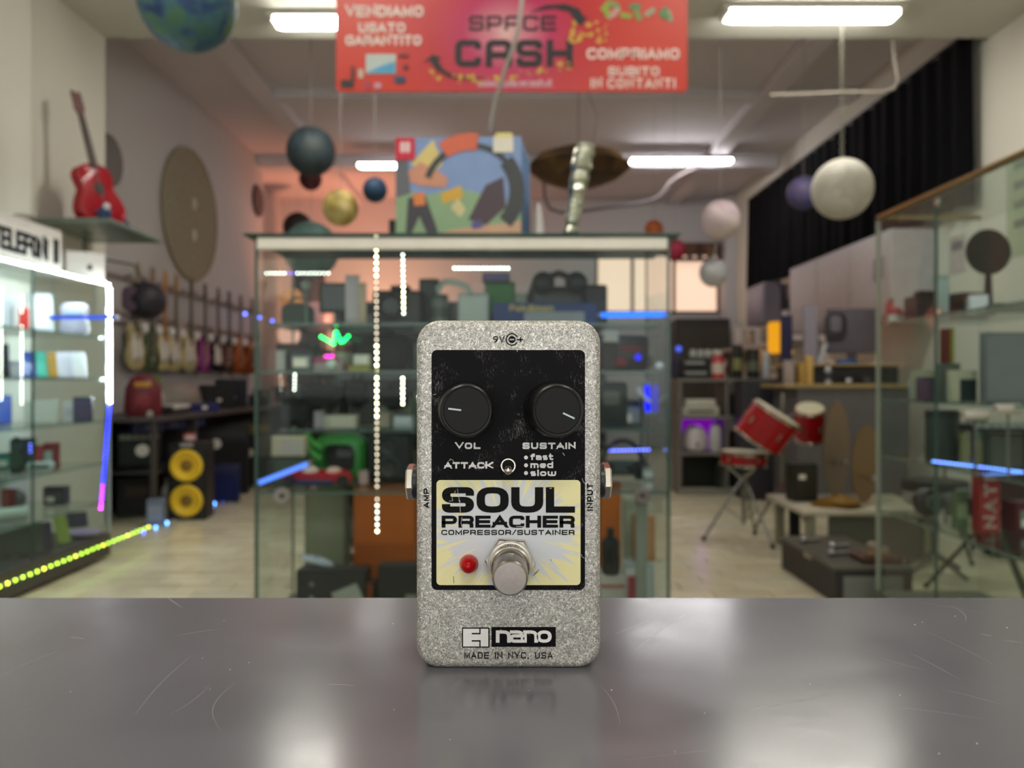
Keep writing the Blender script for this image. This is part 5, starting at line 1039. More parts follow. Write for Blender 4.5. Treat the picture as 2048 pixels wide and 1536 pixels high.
cable('white string running from the ceiling past the banner to the game boxes', [(X(1060, 2.3), 2.3, 2.8), (X(1043, 2.35), 2.35, Z(10, 2.35)), (X(1010, 2.45), 2.45, Z(140, 2.45)), (X(988, 2.55), 2.55, Z(215, 2.55)), (X(981, 2.6), 2.6, Z(262, 2.6))], .0065, 'b4b0aa', 'white_string', 'string')
cable('dark cable sagging under the far ceiling', [(X(1090, 10.4), 10.4, ZC2), (X(1100, 10.4), 10.4, Z(418, 10.4)), (X(1220, 10.4), 10.4, Z(414, 10.4)), (X(1310, 10.4), 10.4, Z(398, 10.4)), (X(1345, 10.4), 10.4, Z(360, 10.4)), (X(1400, 10.4), 10.4, Z(330, 10.4))], .022, '5c5454')
cable('pale conduit dropping from the ceiling beside the white lantern', [(X(1785, 5.9), 5.9, ZC2), (X(1787, 5.9), 5.9, Z(100, 5.9)), (X(1788, 5.9), 5.9, Z(176, 5.9)), (X(1690, 5.95), 5.95, Z(184, 5.95)), (X(1540, 6.1), 6.1, Z(190, 6.1))], .011, '8c8478')

# the banner
BD = 3.0
bx0, bx1, bz0, bz1 = X(672, BD), X(1375, BD), Z(184, BD), Z(-70, BD)
bn_ = thing('shop_banner', 'red shop banner lettered SPACE CASH hanging from the ceiling', 'banner', ((bx0+bx1)/2, BD, bz0), 0, rot=(0, 0, 0))
bw_, bh_ = bx1-bx0, bz1-bz0
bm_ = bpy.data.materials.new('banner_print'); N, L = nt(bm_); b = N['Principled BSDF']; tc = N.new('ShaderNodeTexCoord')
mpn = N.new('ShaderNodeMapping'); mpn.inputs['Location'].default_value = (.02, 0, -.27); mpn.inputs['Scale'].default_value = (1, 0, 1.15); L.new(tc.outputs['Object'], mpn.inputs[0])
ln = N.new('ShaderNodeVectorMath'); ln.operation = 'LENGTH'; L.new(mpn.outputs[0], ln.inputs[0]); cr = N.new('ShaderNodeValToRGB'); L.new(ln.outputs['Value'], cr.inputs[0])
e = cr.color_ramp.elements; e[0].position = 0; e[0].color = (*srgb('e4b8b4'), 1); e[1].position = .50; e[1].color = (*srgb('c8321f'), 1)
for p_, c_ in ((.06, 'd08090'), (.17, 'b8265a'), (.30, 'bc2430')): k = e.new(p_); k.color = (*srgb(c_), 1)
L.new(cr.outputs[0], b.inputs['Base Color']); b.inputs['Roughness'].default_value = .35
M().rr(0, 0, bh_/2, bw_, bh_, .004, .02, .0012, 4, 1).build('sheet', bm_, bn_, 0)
def bX(px): return X(px, BD)-(bx0+bx1)/2
def bZ(py): return Z(py, BD)-bz0
def bword(s, x0, y0, x1, y1, t_, col, **k):
    m = M(); text(m, s, bX(x0), bZ(y1), X(x1, BD)-X(x0, BD), bZ(y0)-bZ(y1), t_, -.003, **k); return m.build('lettering', C(col), bn_, 0)
bword('VENDIAMO', 692, 12, 846, 34, .24, 'e8d8d0'); bword('USATO', 718, 46, 810, 66, .24, 'e8d8d0'); bword('GARANTITO', 692, 71, 842, 91, .24, 'e8d8d0')
bword('COMPRIAMO', 1174, 97, 1358, 119, .24, 'e8d0c8'); bword('SUBITO', 1216, 134, 1318, 152, .24, 'e8d0c8'); bword('IN CONTANTI', 1182, 157, 1350, 177, .22, 'e8d0c8', gap=.5)
bword('SP@CE', 938, 32, 1112, 62, .2, '241a20', r=.18, gap=.25); bword('C@SH', 912, 80, 1144, 134, .25, '1e1820', r=.16, gap=.3, fat=1.1); bword('www.spacecash.it', 956, 158, 1104, 174, .2, 'd8a8b4')
for sgn, (cx_, cy_), pts in ((1, (0, 0), [(1060,26),(1090,11),(1130,8),(1158,18),(1170,36),(1177,33),(1162,52),(1140,44),(1150,40),(1138,24),(1110,17),(1085,20)]), (-1, (0, 0), [(975,158),(935,160),(900,156),(872,140),(860,122),(846,126),(866,109),(884,118),(876,122),(888,140),(910,152),(940,154)])):
    M().flat([(bX(a), bZ(b_)) for a, b_ in pts], -.0032).build('arrow', C('1c1a20'), bn_, 0)
M().bb(bX(732), -.0036, bZ(148), bX(792), -.003, bZ(109), .001).build('screen_picture', C('b8c4c0'), bn_, 0); M().flat([(bX(732), bZ(147)), (bX(791), bZ(147)), (bX(791), bZ(124)), (bX(760), bZ(133))], -.0038).build('screen_wave', C('4c9cc4'), bn_, 0)
for i, (a, b_, w_, h_, co) in enumerate(((695, 168, 26, 16, '241a1c'), (706, 150, 8, 34, '5a2418'), (722, 148, 10, 18, 'c8b4a0'), (735, 170, 10, 14, 'a84060'), (756, 172, 14, 12, 'c890a0'), (800, 160, 22, 14, '20405c'), (812, 136, 10, 10, '3a1c20'), (808, 112, 20, 7, '6a2420'))):
    M().flat([(bX(a)+x, bZ(b_)+z) for x, z in rrpts(w_/FPX*BD, h_/FPX*BD, .004, 3)], -.0040-.0001*i).build('product_picture', C(co), bn_, 0)
r = random.Random(9)
for k in range(12):
    a = r.uniform(1205, 1345); b_ = r.uniform(2, 34); M().flat([(bX(a)+x*math.cos(k)-z*math.sin(k), bZ(b_)+x*math.sin(k)+z*math.cos(k)) for x, z in rrpts(.045, .022, .003, 2)], -.0032-.0001*k).build('banknote_picture', C(r.choice(['7c9454', '5a8a58', 'b8a89c', 'a8a088', 'c8908c', '90a040'])), bn_, 0)
sk = M(); 
for k in range(70):
    side = k % 2; a = r.uniform(1140, 1215) if side else r.uniform(860, 1150); b_ = r.uniform(45, 90) if side else 150 + 14*math.sin((a-860)/60) + r.uniform(-10, 6)
    w_ = r.uniform(.003, .009); sk.add([(bX(a)-w_, -.0031-.00001*k, bZ(b_)-w_), (bX(a)+w_, -.0031-.00001*k, bZ(b_)-w_), (bX(a)+w_, -.0031-.00001*k, bZ(b_)+w_*1.4), (bX(a)-w_, -.0031-.00001*k, bZ(b_)+w_)], [(0,1,2,3)])
sk.build('gold_coins_print', C('cca03c'), bn_, 0, kind='stuff')
for s_ in (-1, 1): M().tube([(s_*(bw_/2-.03), .002, bh_-.02), (s_*(bw_/2-.03), .002, ZC-bz0)], .002, 5).build('cord', C('b0aca4'), bn_)
# ================================================================ black curtain, right wall
def curtain():
    x0 = 3.56; y0, y1 = 5.95, 11.55; z0, z1 = CAMH+.387*3.56, CAMH+.765*3.56
    t = thing('black_curtain', 'long black curtain hanging high along the right wall', 'curtain', (x0, y0, z0))
    n = 150; top, bot = [], []
    m = M(); fr = []
    for i in range(n+1):
        u = i/n; y = (y1-y0)*u; a = .022*math.sin(u*150)+.012*math.sin(u*67+1); fr.append((a*.5, y, z1-z0)); bot.append((a*1.6, y, .0+.01*math.sin(u*40)))
    mid = [((a[0]+b[0])/2, a[1], (z1-z0)*.5) for a, b in zip(fr, bot)]
    for A, B in ((fr, mid), (mid, bot)):
        vs = A+B; m.add(vs, [(i, i+1, n+1+i+1, n+1+i) for i in range(n)])
    m.build('drape', mat('black_cloth', (.0032, .0032, .0045), .85, 0, .3, spec=.1), t, 60)
    M().tube([(.0, -.02, z1-z0+.012), (0, y1-y0+.02, z1-z0+.012)], .014, 8).build('rod', C('141416'), t)
    for k in range(12): M().tube([(0, .2+.48*k, z1-z0+.012), (.1, .2+.48*k, z1-z0+.012)], .006, 5).build('bracket', C('1c1c1e'), t)
curtain()
# ================================================================ right showcase
RX, RXB, RD0, RD1, RZT = 1.72, 2.20, 2.2, 3.62, CAMH+.443*1.72
rc = thing('glass_showcase', 'glass showcase with a brass coloured top rail at the right', 'showcase', (0, 0, 0))
M().box(RX, RD0, .12, RX+.006, RD1, RZT).build('front_pane', GLASS, rc, 0); M().box(RX+.006, RD1-.006, .12, RXB, RD1, RZT).build('end_pane', GLASS, rc, 0); M().box(RXB-.006, RD0, .12, RXB, RD1-.006, RZT).build('back_pane', GLASS, rc, 0)
M().bb(RX-.01, RD0, RZT, RX+.022, RD1+.008, RZT+.02, .004).build('top_rail', C('a08c5c', .3, 1), rc, 0); M().bb(RX-.01, RD1-.02, RZT, RXB, RD1+.008, RZT+.02, .004).build('top_rail', C('a08c5c', .3, 1), rc, 0)
M().box(RX, RD0, RZT-.006, RXB, RD1-.006, RZT-.001).build('top_pane', GLASS, rc, 0)
M().bb(RX-.006, RD1-.012, .12, RX+.012, RD1+.006, RZT, .004).build('corner_post', C('8c9488', .3), rc, 0); M().bb(RX-.004, 3.115, .12, RX+.006, 3.127, RZT-.02, .002).build('door_edge', GEDGE, rc, 0)
M().bb(RX, RD0, 0, RXB, RD1, .118, .004).build('plinth', C('5a5c50'), rc, 0)
M().lathe([(.016, 0), (.018, -.006), (.01, -.012), (1e-4, -.012)], (RX-.006, 3.09, Z(405, 3.09)), 16, 'x').build('lock', C('c8ccc8', .15, 1), rc)
RSH = [.50, .76, 1.02, 1.375]
for z in RSH:
    M().box(RX+.012, RD0+.02, z-.008, RXB-.012, RD1-.012, z).build('glass_shelf', GLASS, rc, 0); M().box(RX+.009, RD0+.02, z-.008, RX+.0115, RD1-.012, z+.0004).build('shelf_edge', C('74847c', .2), rc, 0)
# posters on the right pier, seen above and through the case
t = thing('wall_notice', 'pale green notice with grey print on the right pier', 'notice', (XR-.004, 5.55, Z(400, 5.6)))
nmx = M().box(-.002, -.34, -.42, .002, .10, .30); nmx.build('sheet', C('b4bca0', .6), t, 0)
for k in range(4): M().box(-.0035, -.22, .20-.14*k, -.0022, .02, .26-.14*k).build('print_line', C('7f8778'), t, 0)
# goods in it, upper shelf
def RS(px, d): return X(px, d)
S4 = RSH[3]+.0005
t = thing('red_hat', 'red cap on a white cup at the far end of the top shelf', 'hat', (X(1790, 3.5), 3.5, S4)); M().lathe([(.03, 0), (.032, .03), (.028, .031)], n=18).build('cup', C('b0b4b4'), t); M().lathe([(.034, .031), (.034, .04), (.026, .058), (.010, .066), (1e-4, .067)], n=18).build('crown', C('8c1e26'), t); M().rr(.015, -.045, .035, .05, .006, .04, .002, .001).build('peak', C('a0242c'), t)
t = thing('black_box_camera', 'black box camera with an orange reflection, built as a glowing ball, on the top shelf', 'camera', (X(1850, 3.35), 3.35, S4)); M().bb(-.055, 0, 0, .055, .08, .10, .008).build('body', C('1e1a20', .4), t); M().bb(-.02, .01, .10, .05, .06, .125, .005).build('finder_hood', C('2a262e'), t); M().ball((.05, -.004, .03), .01, 8).build('orange_reflection', glow('orange_dot', (1, .4, .18), 1.2), t)  # orange glowing ball imitates a lamp's reflection in the glass
carton('light_blue_box', 'light blue box behind the black box camera', 1885, S4, 3.42, .06, .20, .03, '98a8a8', 0, ('a8b8b8', .1, .1, .9, .9), x=X(1885, 3.42))
carton('white_scrap', 'crumpled white paper tag on the top shelf at the right', 1958, S4, 3.05, .07, .07, .02, 'bcc0c8', -.4, ('ccd0d8', .1, .1, .9, .9), lean=-.2)
t = thing('frying_pan', 'dark green round paddle standing on the top shelf at the right', 'paddle', (X(1975, 3.2), 3.2, S4)); M().lathe([(.09, 0), (.095, -.006), (.09, -.012), (1e-4, -.014)], (.0, 0, .265), 30, 'y').build('round_blade', C('0c1613', .6), t); M().tube([(-.0, -.005, .0), (0, -.005, .18)], .018, 8, .013).build('handle', C('241a1a'), t); M().lathe([(.03, 0), (.03, .01)], n=14).build('foot', C('1c1614'), t)
t = thing('green_glass_tray', 'dark green tray at the right photo edge of the top shelf', 'tray', (X(2030, 3.0), 2.98, S4)); M().bb(-.09, 0, 0, .09, .12, .03, .01).build('tray', C('203028', .3), t); M().bb(-.07, .02, .03, .07, .10, .033, .002).build('inlay', C('38483c'), t)
# second shelf
S3 = RSH[2]+.0005
carton('cream_box', 'cream box on the second shelf near the showcase corner', 1860, S3, 3.45, .09, .13, .08, 'a8aa92', 0, ('b8baa0', .1, .1, .9, .9)); carton('red_yellow_box', 'narrow red box with a yellow side on the second shelf', 1900, S3+.16, 3.3, .035, .15, .05, '6c2420', 0, ('8c8a20', .55, .0, 1, 1)); carton('riser_box', 'stone grey block under the narrow red box', 1903, S3, 3.3, .08, .159, .06, '5a605a', 0, ('6a706a', .1, .1, .9, .9))
carton('white_frame_box', 'white framed box with a dark square front on the second shelf', 1930, S3, 3.05, .10, .125, .04, 'b8b8a0', 0, ('18282c', .3, .0, .95, .72))
carton('grey_console_box', 'big grey upright box at the right photo edge', 2015, S3, 2.95, .17, .27, .04, '6a6e74', 0, ('74787e', .04, .04, .96, .96))
carton('violet_box', 'dark violet box on the second shelf behind the white frame box', 1858, S3+.0, 3.18, .06, .10, .05, '40364a', 0, ('4c3c50', .1, .1, .9, .9)); carton('white_upright_box', 'white card standing at the near side of the second shelf corner', 1828, S3, 3.52, .03, .09, .01, 'a4aab0', .3, ('b4bac4', .1, .1, .9, .9), lean=-.15)
# third shelf
S2 = RSH[1]+.0005
cylinder_pot('black_canister', 'tall dark glass canister with a black lid on the third shelf', 1884, S2-.0, 3.25, .065, .22, '2c3a34', '15181a', band=None)
carton('soda_box', 'red upright box with white lettering on the third shelf', 1966, S2-.26+.0, 3.1, .075, .36, .06, '9a2228', 0, ('a83034', .08, .05, .92, .62), words=None) if False else None
t = thing('red_box', 'tall red box with white letters low in the right showcase', 'box', (X(1965, 3.1), 3.05, RSH[0]+.0005)); M().bb(-.04, 0, 0, .04, .06, .245, .003).build('carton', C('9a262a'), t)
m = M(); text(m, 'NATI', 0, 0, .20, .05, .26, 0, gap=.4, r=.1); m.v = [(.025 - z, -.0015, .02 + x) for x, y, z in m.v]; m.build('lettering', C('b8a49c'), t, 0)
M().box(-.04, -.001, .19, .04, .001, .235).build('dark_band', C('7c1418'), t, 0)
t = thing('piano_keyboard', 'black keyboard lying slantwise on the third shelf', 'keyboard', (X(1990, 2.95)+.02, 2.92, RSH[2]-.11)); M().bb(-.13, 0, 0, .13, .09, .03, .006).build('case', C('121618'), t)
for k in range(7): M().bb(-.12+.034*k, -.003, .014, -.09+.034*k, .05, .034, .001).build('key', C('8c9090'), t, 0)
M().tube([(-.1, .04, .0), (-.1, .04, -.148)], .006, 6).tube([(.1, .04, 0), (.1, .04, -.148)], .006, 6).build('leg', C('1c2022'), t)
for i, (px, lb) in enumerate(((1955, 'white roll lying on the third shelf'), (2020, 'longer white roll at the right photo edge, third shelf'))):
    t = thing('white_roll', lb, 'roll', (X(px, 2.75-.1*i), 2.76-.1*i, Z(830-14*i, 2.75))); M().lathe([(.016, -.045), (.018, -.04), (.018, .04), (.016, .045)], n=14, axis='x').build('roll', C('b8b4ac'), t); M().lathe([(.005, -.05), (.005, .05)], n=8, axis='x').build('spindle', C('6a6a66'), t); M().tube([(0, 0, 0), (0, 0, -(Z(830-14*i, 2.75)-RSH[1]))], .004, 6).build('stand', C('5c605c'), t)
carton('dark_grey_unit', 'big dark grey device at the right edge of the third shelf', 2020, S2, 3.0, .16, .14, .05, '4c5048', 0, ('585c54', .05, .05, .95, .9)); carton('green_pack', 'green and cream packet beside the tall red box', 1925, RSH[0]+.0005, 3.12, .05, .15, .04, '56684a', 0, ('8c9a78', .1, .3, .9, .7)); carton('cream_pack', 'cream rounded carton above the tall red box', 1955, S2, 3.16, .11, .10, .05, 'a8a884', 0, ('b4b48e', .1, .1, .9, .9))
led('light blue light strip crossing the right showcase', [(X(1862, 3.0), 3.0, Z(922, 3.0)), (X(2046, 2.9), 2.9, Z(944, 2.9))], 28, lambda u: LAV if int(u*28) in (2, 15) else E('sky_dim', (.14, .30, .9), 5), .0042, tr=.003, tapecol='6a8ab0')
# lower shelf
S1 = RSH[0]+.0005
t = thing('stool', 'white round seated stool behind the lower shelf of the showcase', 'stool', (X(1870, 4.4), 4.4, 0)); M().lathe([(.02, .40), (.15, .40), (.165, .42), (.165, .46), (.15, .48), (1e-4, .485)], n=30).build('seat', C('a09c98', .5), t); M().lathe([(.17, .485), (.175, .50), (.17, .54), (1e-4, .55)], n=30).build('cushion', C('121412'), t); M().tube([(0, 0, .1), (0, 0, .4)], .02, 10).build('column', C('8a8c88', .3, 1), t)
for k in range(4): M().tube([(0, 0, .12), (.2*math.cos(k*PI/2+.4), .2*math.sin(k*PI/2+.4), .015)], .012, 6).build('leg', C('7c7e7a', .3, 1), t)
for i, (px, d, lb) in enumerate(((1985, 3.95, 'near folding chrome stand behind the right showcase'), (1890, 4.9, 'far chrome tripod base seen low through the right showcase'))):
    t = thing('music_stand', lb, 'stand', (X(px, d), d, 0))
    for k in range(3): a = 2*PI*k/3+.5; M().tube([(0, 0, .42), (.30*math.cos(a), .30*math.sin(a), .012)], .010, 6).build('leg', C('5a5c50', .4, 1), t); M().ball((.30*math.cos(a), .30*math.sin(a), .015), .015, 8, rings=5).build('foot', C('1c1c1a'), t)
    M().tube([(0, 0, .2), (0, 0, .62)], .011, 8).build('column', C('84867c', .3, 1), t)
t = thing('accordion_case', 'dark maroon case on the floor behind the right showcase', 'case', (X(2040, 4.8), 4.8, .0)); M().bb(-.16, 0, .02, .25, .22, .60, .02).build('shell', C('3a1a22'), t); M().bb(-.14, -.006, .30, .23, .002, .34, .003).build('chrome_trim', C('8c8c80', .3, 1), t)
for s_ in (-.12, .2): M().bb(s_, .05, 0, s_+.03, .18, .02, .004).build('foot', C('111111'), t)

# ================================================================ drum kit
def drum(name, label, loc, rot, r, h, shell='a00a16', head='d8d2bc', stand=None, lugs=5):
    t = thing(name, label, 'drum', loc, 0, 'red drum kit', rot=rot)
    M().lathe([(r, 0), (r, h)], n=36).build('shell', C(shell, .25), t); M().lathe([(1e-4, h+.004), (r*.95, h+.004), (r*.99, h-.002)], n=36).build('drum_head', C(head, .5), t)
    for z0 in (0, h-.022): M().lathe([(r*1.0, z0), (r*1.035, z0), (r*1.035, z0+.014), (r*1.0, z0+.018), (r*1.0, z0+.014)], n=36).build('hoop', C('b8b4a8', .25, 1), t)
    for k in range(lugs):
        a = 2*PI*k/lugs; M().bb(-.006, -.006, h*.4, .006, .006, h*.6, .002).build('lug', C('b4b4ac', .25, 1), t); o = SC.collection.objects[-1]; o.location = ((r+.008)*math.cos(a), (r+.008)*math.sin(a), 0)
    return t
SD = 5.3
drum('snare_drum', 'shallow red snare drum on a chrome tripod', (X(1487, SD), SD, Z(932, SD)), (0, .04, 0), .155, .10)
t = thing('snare_stand', 'chrome tripod stand under the red snare drum', 'stand', (X(1487, SD), SD, 0)); zt = Z(932, SD)-.012
M().tube([(0, 0, .12), (0, 0, zt-.06)], .013, 10).build('column', C('9a9a98', .25, 1), t)
for k in range(3):
    a = 2*PI*k/3+PI*.98; M().tube([(0, 0, .45), (.27*math.cos(a), .27*math.sin(a), .02)], .009, 8).build('leg', C('8c8c88', .3, 1), t); M().ball((.27*math.cos(a), .27*math.sin(a), .018), .018, 8, rings=6).build('rubber_foot', C('141414'), t)
    M().tube([(0, 0, .14), (.13*math.cos(a), .13*math.sin(a), .24)], .006, 6).build('brace', C('8c8c88', .3, 1), t); M().tube([(0, 0, zt-.08), (.10*math.cos(a), .10*math.sin(a), zt)], .008, 6).build('basket_arm', C('a4a49c', .3, 1), t)
drum('tom_drum', 'deep red tom drum tilted sharply above the snare', (X(1512, 5.1), 5.1, Z(885, 5.1)), (math.radians(12), math.radians(32), 0), .165, .24)
drum('tom_drum', 'second red tom with a cream head facing the counter', (X(1618, 5.35), 5.35, Z(878, 5.35)), (math.radians(24), math.radians(-8), 0), .095, .24, head='d4ccb0')
t = thing('drum_rack', 'chrome upright rack holding the two red toms', 'stand', (X(1575, 5.45), 5.45, 0))
M().tube([(0, .1, .02), (0, .1, 1.02)], .015, 10).build('column', C('98968f', .25, 1), t); M().tube([(0, .1, .80), (-.14, .02, .84)], .010, 8).build('arm', C('a8a69c', .3, 1), t); M().tube([(0, .1, .84), (.10, .04, .88)], .010, 8).build('arm', C('a8a69c', .3, 1), t); M().ball((0, .1, .82), .025, 12).build('clamp', C('b4b2a8', .25, 1), t)
for k in range(3): a = 2*PI*k/3+.2; M().tube([(0, .1, .4), (.22*math.cos(a), .1+.22*math.sin(a), .015)], .010, 8).build('leg', C('7c6a68', .3, 1), t); M().ball((.22*math.cos(a), .1+.22*math.sin(a), .017), .017, 8, rings=6).build('rubber_foot', C('161616'), t)
def cymbal(label, px, py, d, r, rz, lean, zt):
    z = Z(py, d); t = thing('cymbal', label, 'cymbal', (X(px, d), d, z), 0, 'bronze cymbals leaning on the low table', rot=(0, 0, rz))
    m = M().at((0, 0, 0), (lean, 0, 0)); m.lathe([(r, 0), (r*.99, .002), (r*.3, .022), (r*.22, .035), (r*.08, .05), (1e-4, .05), (r*.08, .046), (r*.3, .018), (r*.98, -.002)], n=40, axis='y').build('bronze_disc', C('74541c', .3), t)
    M().at((0, 0, 0), (lean, 0, 0)).lathe([(.03, .05), (.03, .058), (.01, .06)], n=14, axis='y').build('washer', C('2c2418'), t); M().ball((.05, -.04, -.1), .022, 8, rings=6).build('price_tag', C('b4b0b4'), t); return t
TZ2 = Z(1006, 4.9)
CY_ = 4.95
for px, top, r_, rz_, nm_ in ((1674, 800, .30, .92, 'tallest purplish bronze cymbal standing at the back of the low table'), (1732, 848, .26, .80, 'bronze cymbal standing at the right of the low table')):
    d = CY_ + .22 if top < 820 else CY_-.0
    r_ = (Z(top, d)-TZ2)/2 - .002
    cymbal(nm_, px, CY-(TZ2+r_-CAMH)/d*FPX, d, r_, rz_, -.0, 0)
t = thing('cymbal', 'flat bronze cymbals stacked at the front of the low table', 'cymbal', (X(1668, 4.79), 4.79, TZ2+.002), 0, 'bronze cymbals leaning on the low table')
for k in range(3): M().lathe([(.14-.01*k, .012*k), (.135, .004+.012*k), (.05, .03+.012*k), (.03, .045+.012*k), (1e-4, .048+.012*k), (.05, .024+.012*k)], (.02*k, 0, 0), 36).build('bronze_disc', C('7c5c24', .3), t)
carton('olive_box', 'dark olive drum hardware box among the cymbals', 1612, TZ2, 4.95, .16, .24, .12, '1c1b14', .1, ('262419', .1, .1, .9, .9), tag=(.2, .6))
lt = thing('low_table', 'low table with a cream edge carrying the bronze cymbals', 'table', (0, 0, 0)); TX0 = X(1585, 4.8)
M().bb(TX0, 4.62, TZ2-.035, 2.62, 5.3, TZ2-.001, .006).build('table_top', C('c0b8a4'), lt)
for x_ in (TX0+.04, 2.5):
    for y_ in (4.66, 5.2): M().bb(x_, y_, 0, x_+.05, y_+.05, TZ2-.036, .004).build('leg', C('8c8a76'), lt)
M().bb(X(1655, 4.7), 4.68, .03, 2.6, 4.70, TZ2-.04, .004).build('side_board', C('5a5a50'), lt, 0); M().bb(TX0+.09, 5.1, .03, X(1650, 4.7), 5.12, TZ2-.04, .004).build('dark_shelf_back', C('16181a'), lt, 0)
# long case with amp on the floor
lc_ = thing('long_case', 'long dark grey equipment case lying on the floor at the right', 'case', (0, 0, 0))
M().loft([[(1.60, 3.80, z), (1.98, 3.80, z), (1.98, 4.56, z), (1.60, 4.56, z)] for z in (.0, .165)]).build('case_body', C('302e2e', .6), lc_, 0)
M().bb(1.595, 3.79, .166, 1.985, 4.57, .186, .004).build('lid', C('57554f', .4), lc_, 0); M().bb(1.635, 3.792, .02, 1.93, 3.7995, .14, .004).build('grey_front_panel', C('7c7e7c', .4), lc_); M().bb(1.592, 4.1, .15, 1.5985, 4.2, .18, .002).build('latch', C('9a9a98', .3, 1), lc_)
for i, (x_, y_, lb) in enumerate(((1.70, 4.35, 'silver clamp parts nearest the snare on the long case'), (1.80, 4.2, 'silver clamp parts in the middle of the long case'), (1.72, 4.02, 'silver hinge parts at the front of the long case'))):
    t = thing('hardware_part', lb, 'hardware', (x_, y_, .187)); M().tube([(-.05, 0, .015), (.05, .02, .02)], .012, 8).build('rod', C('a4a4a4', .25, 1), t); M().ball((-.05, 0, .02), .02, 10).build('joint', C('b0b0b4', .2, 1), t)
t = thing('wooden_pedal', 'brown wooden pedal board with dark edges on the long case', 'pedal board', (1.86, 3.93, .187)); M().bb(-.10, -.07, 0, .10, .09, .03, .006).build('board', C('4c2c1c'), t); M().bb(-.06, -.05, .03, .06, .02, .045, .004).build('footplate', C('7c5a3a'), t); M().ball((.07, .05, .045), .018, 10).build('knob', C('8c8478'), t)
t = thing('pink_knob_device', 'tan rounded device at the right end of the long case', 'device', (1.93, 4.12, .187)); M().ball((0, 0, .03), .03, 12).build('ball', C('a08c78'), t); M().lathe([(.02, 0), (.02, .01)], n=12).build('foot', C('3c3834'), t)

# ================================================================ rear right shelving, counter, window goods
RY = 7.5
su = thing('shelf_unit', 'grey shelf unit with purple lit bay behind the drum kit', 'shelf unit', (0, 0, 0)); UX0, UX1 = X(1358, RY), X(1575, RY)
UZ = [.06, Z(905, RY), Z(832, RY), Z(757, RY)]
for z in UZ[1:]: M().bb(UX0, RY, z-.03, UX1, RY+.4, z-.001, .004).build('shelf_board', C('77756e'), su, 0)
for x_ in (UX0, X(1452, RY), UX1-.03): M().bb(x_, RY+.004, 0, x_+.03, RY+.4, UZ[1]-.031, .003).build('upright', C('6a6864'), su, 0); M().bb(x_, RY+.004, UZ[1], x_+.03, RY+.4, UZ[2]-.031, .003).build('upright', C('6a6864'), su, 0); M().bb(x_, RY+.004, UZ[2], x_+.03, RY+.4, UZ[3]-.031, .003).build('upright', C('6a6864'), su, 0)
M().box(UX0+.03, RY+.38, UZ[1], X(1452, RY), RY+.395, UZ[2]-.031).build('purple_back_panel', glow('purple_backlight', (.20, .005, .38), .7, True), su, 0); M().box(UX0+.03, RY+.38, .02, UX1-.03, RY+.395, UZ[1]-.031).build('dark_back_panel', C('141a16'), su, 0); M().bb(UX0, RY-.01, 0, UX1, RY+.02, .06, .003).build('kick_board', C('84847a'), su, 0)
lamp('purple_bay_light', 'POINT', (X(1410, RY), RY+.2, UZ[2]-.08), .5, (.5, .05, 1), .05)
t = thing('white_bowl', 'white domed bowl with a dark knob in the purple lit bay', 'bowl', (X(1397, RY), RY+.16, UZ[1])); M().lathe([(.10, 0), (.13, .03), (.13, .14), (.10, .22), (.05, .26), (1e-4, .27)], n=24).build('dome', C('c4bcc0', .4), t); M().ball((0, -.12, .08), .02, 8).build('knob', C('3c3c40'), t)
t = thing('white_vase', 'white rounded cylinder beside the domed bowl', 'vase', (X(1436, RY), RY+.1, UZ[1])); M().lathe([(.05, 0), (.06, .03), (.06, .2), (.045, .26), (1e-4, .27)], n=20).build('body', C('b8b8b8', .4), t); M().lathe([(.04, .268), (.03, .28)], n=12).build('lid', C('a0a0a0'), t)
def printer(label, px, z, d, w, h):
    t = thing('printer', label, 'printer', (X(px, d), d, z)); M().bb(-w/2, 0, 0, w/2, .3, h*.6, .01).build('body', C('b4b2a4', .5), t); M().bb(-w/2+.03, .02, h*.6, w/2-.03, .25, h, .01).build('lid', C('c4c2b4', .5), t); M().bb(-w/2+.05, -.004, h*.2, w/2-.05, .002, h*.35, .002).build('paper_slot', C('3c3c38'), t); return t
printer('cream printer on the middle board of the shelf unit', 1402, UZ[2], RY+.03, .36, .16)
amp('stereo_unit', 'black stereo unit beside the cream printer', X(1500, RY), RY+.05, UZ[2], .34, .22, .2, 0, '201f22', '2a292c', '4c4a4c', 4, cat='stereo')
for i, (px, w_, h_, co, lb) in enumerate(((1396, .27, .10, '1a1c1c', 'black case at the base of the pile on the top board'), (1394, .25, .10, '202424', 'black case on top of the pile on the top board'))):
    t = thing('tool_case', lb, 'case', (X(px, RY), RY+.08, UZ[3]+.101*i)); M().bb(-w_/2, 0, 0, w_/2, .22, h_, .015).build('shell', C(co), t); M().bb(-w_/2+.03, -.005, .04, w_/2-.03, .002, .07, .002).build('grey_stripe', C('8c8e8c'), t)
t = thing('white_row', 'row of four white round cartridges above the black cases', 'cartridges', (X(1420, RY), RY+.15, UZ[3]+.202))
M().bb(-.17, -.03, 0, .14, .06, .015, .003).build('tray', C('6a6c68'), t)
for k in range(4): M().lathe([(.035, .015), (.038, .03), (.034, .075), (.02, .085)], (-.13+.075*k, 0, 0), 14).build('cartridge', C('a8aca8', .4), t)
bottle('spray_can', 'red and white spray can on the top board of the shelf unit', 1436, UZ[3], RY+.06, .065, .27, 'b43840', 'c8c4b4', 'c8b8ac', neck=.6)
cylinder_pot('black_tin', 'black lidded tin with an olive band, left one', 1474, UZ[3], RY+.08, .05, .33, '17191a', '0f1010', band='7c7c48'); cylinder_pot('black_tin', 'black lidded tin with a grey green band, right one', 1506, UZ[3], RY+.08, .06, .29, '191b1a', '0f1010', band='5c6450')
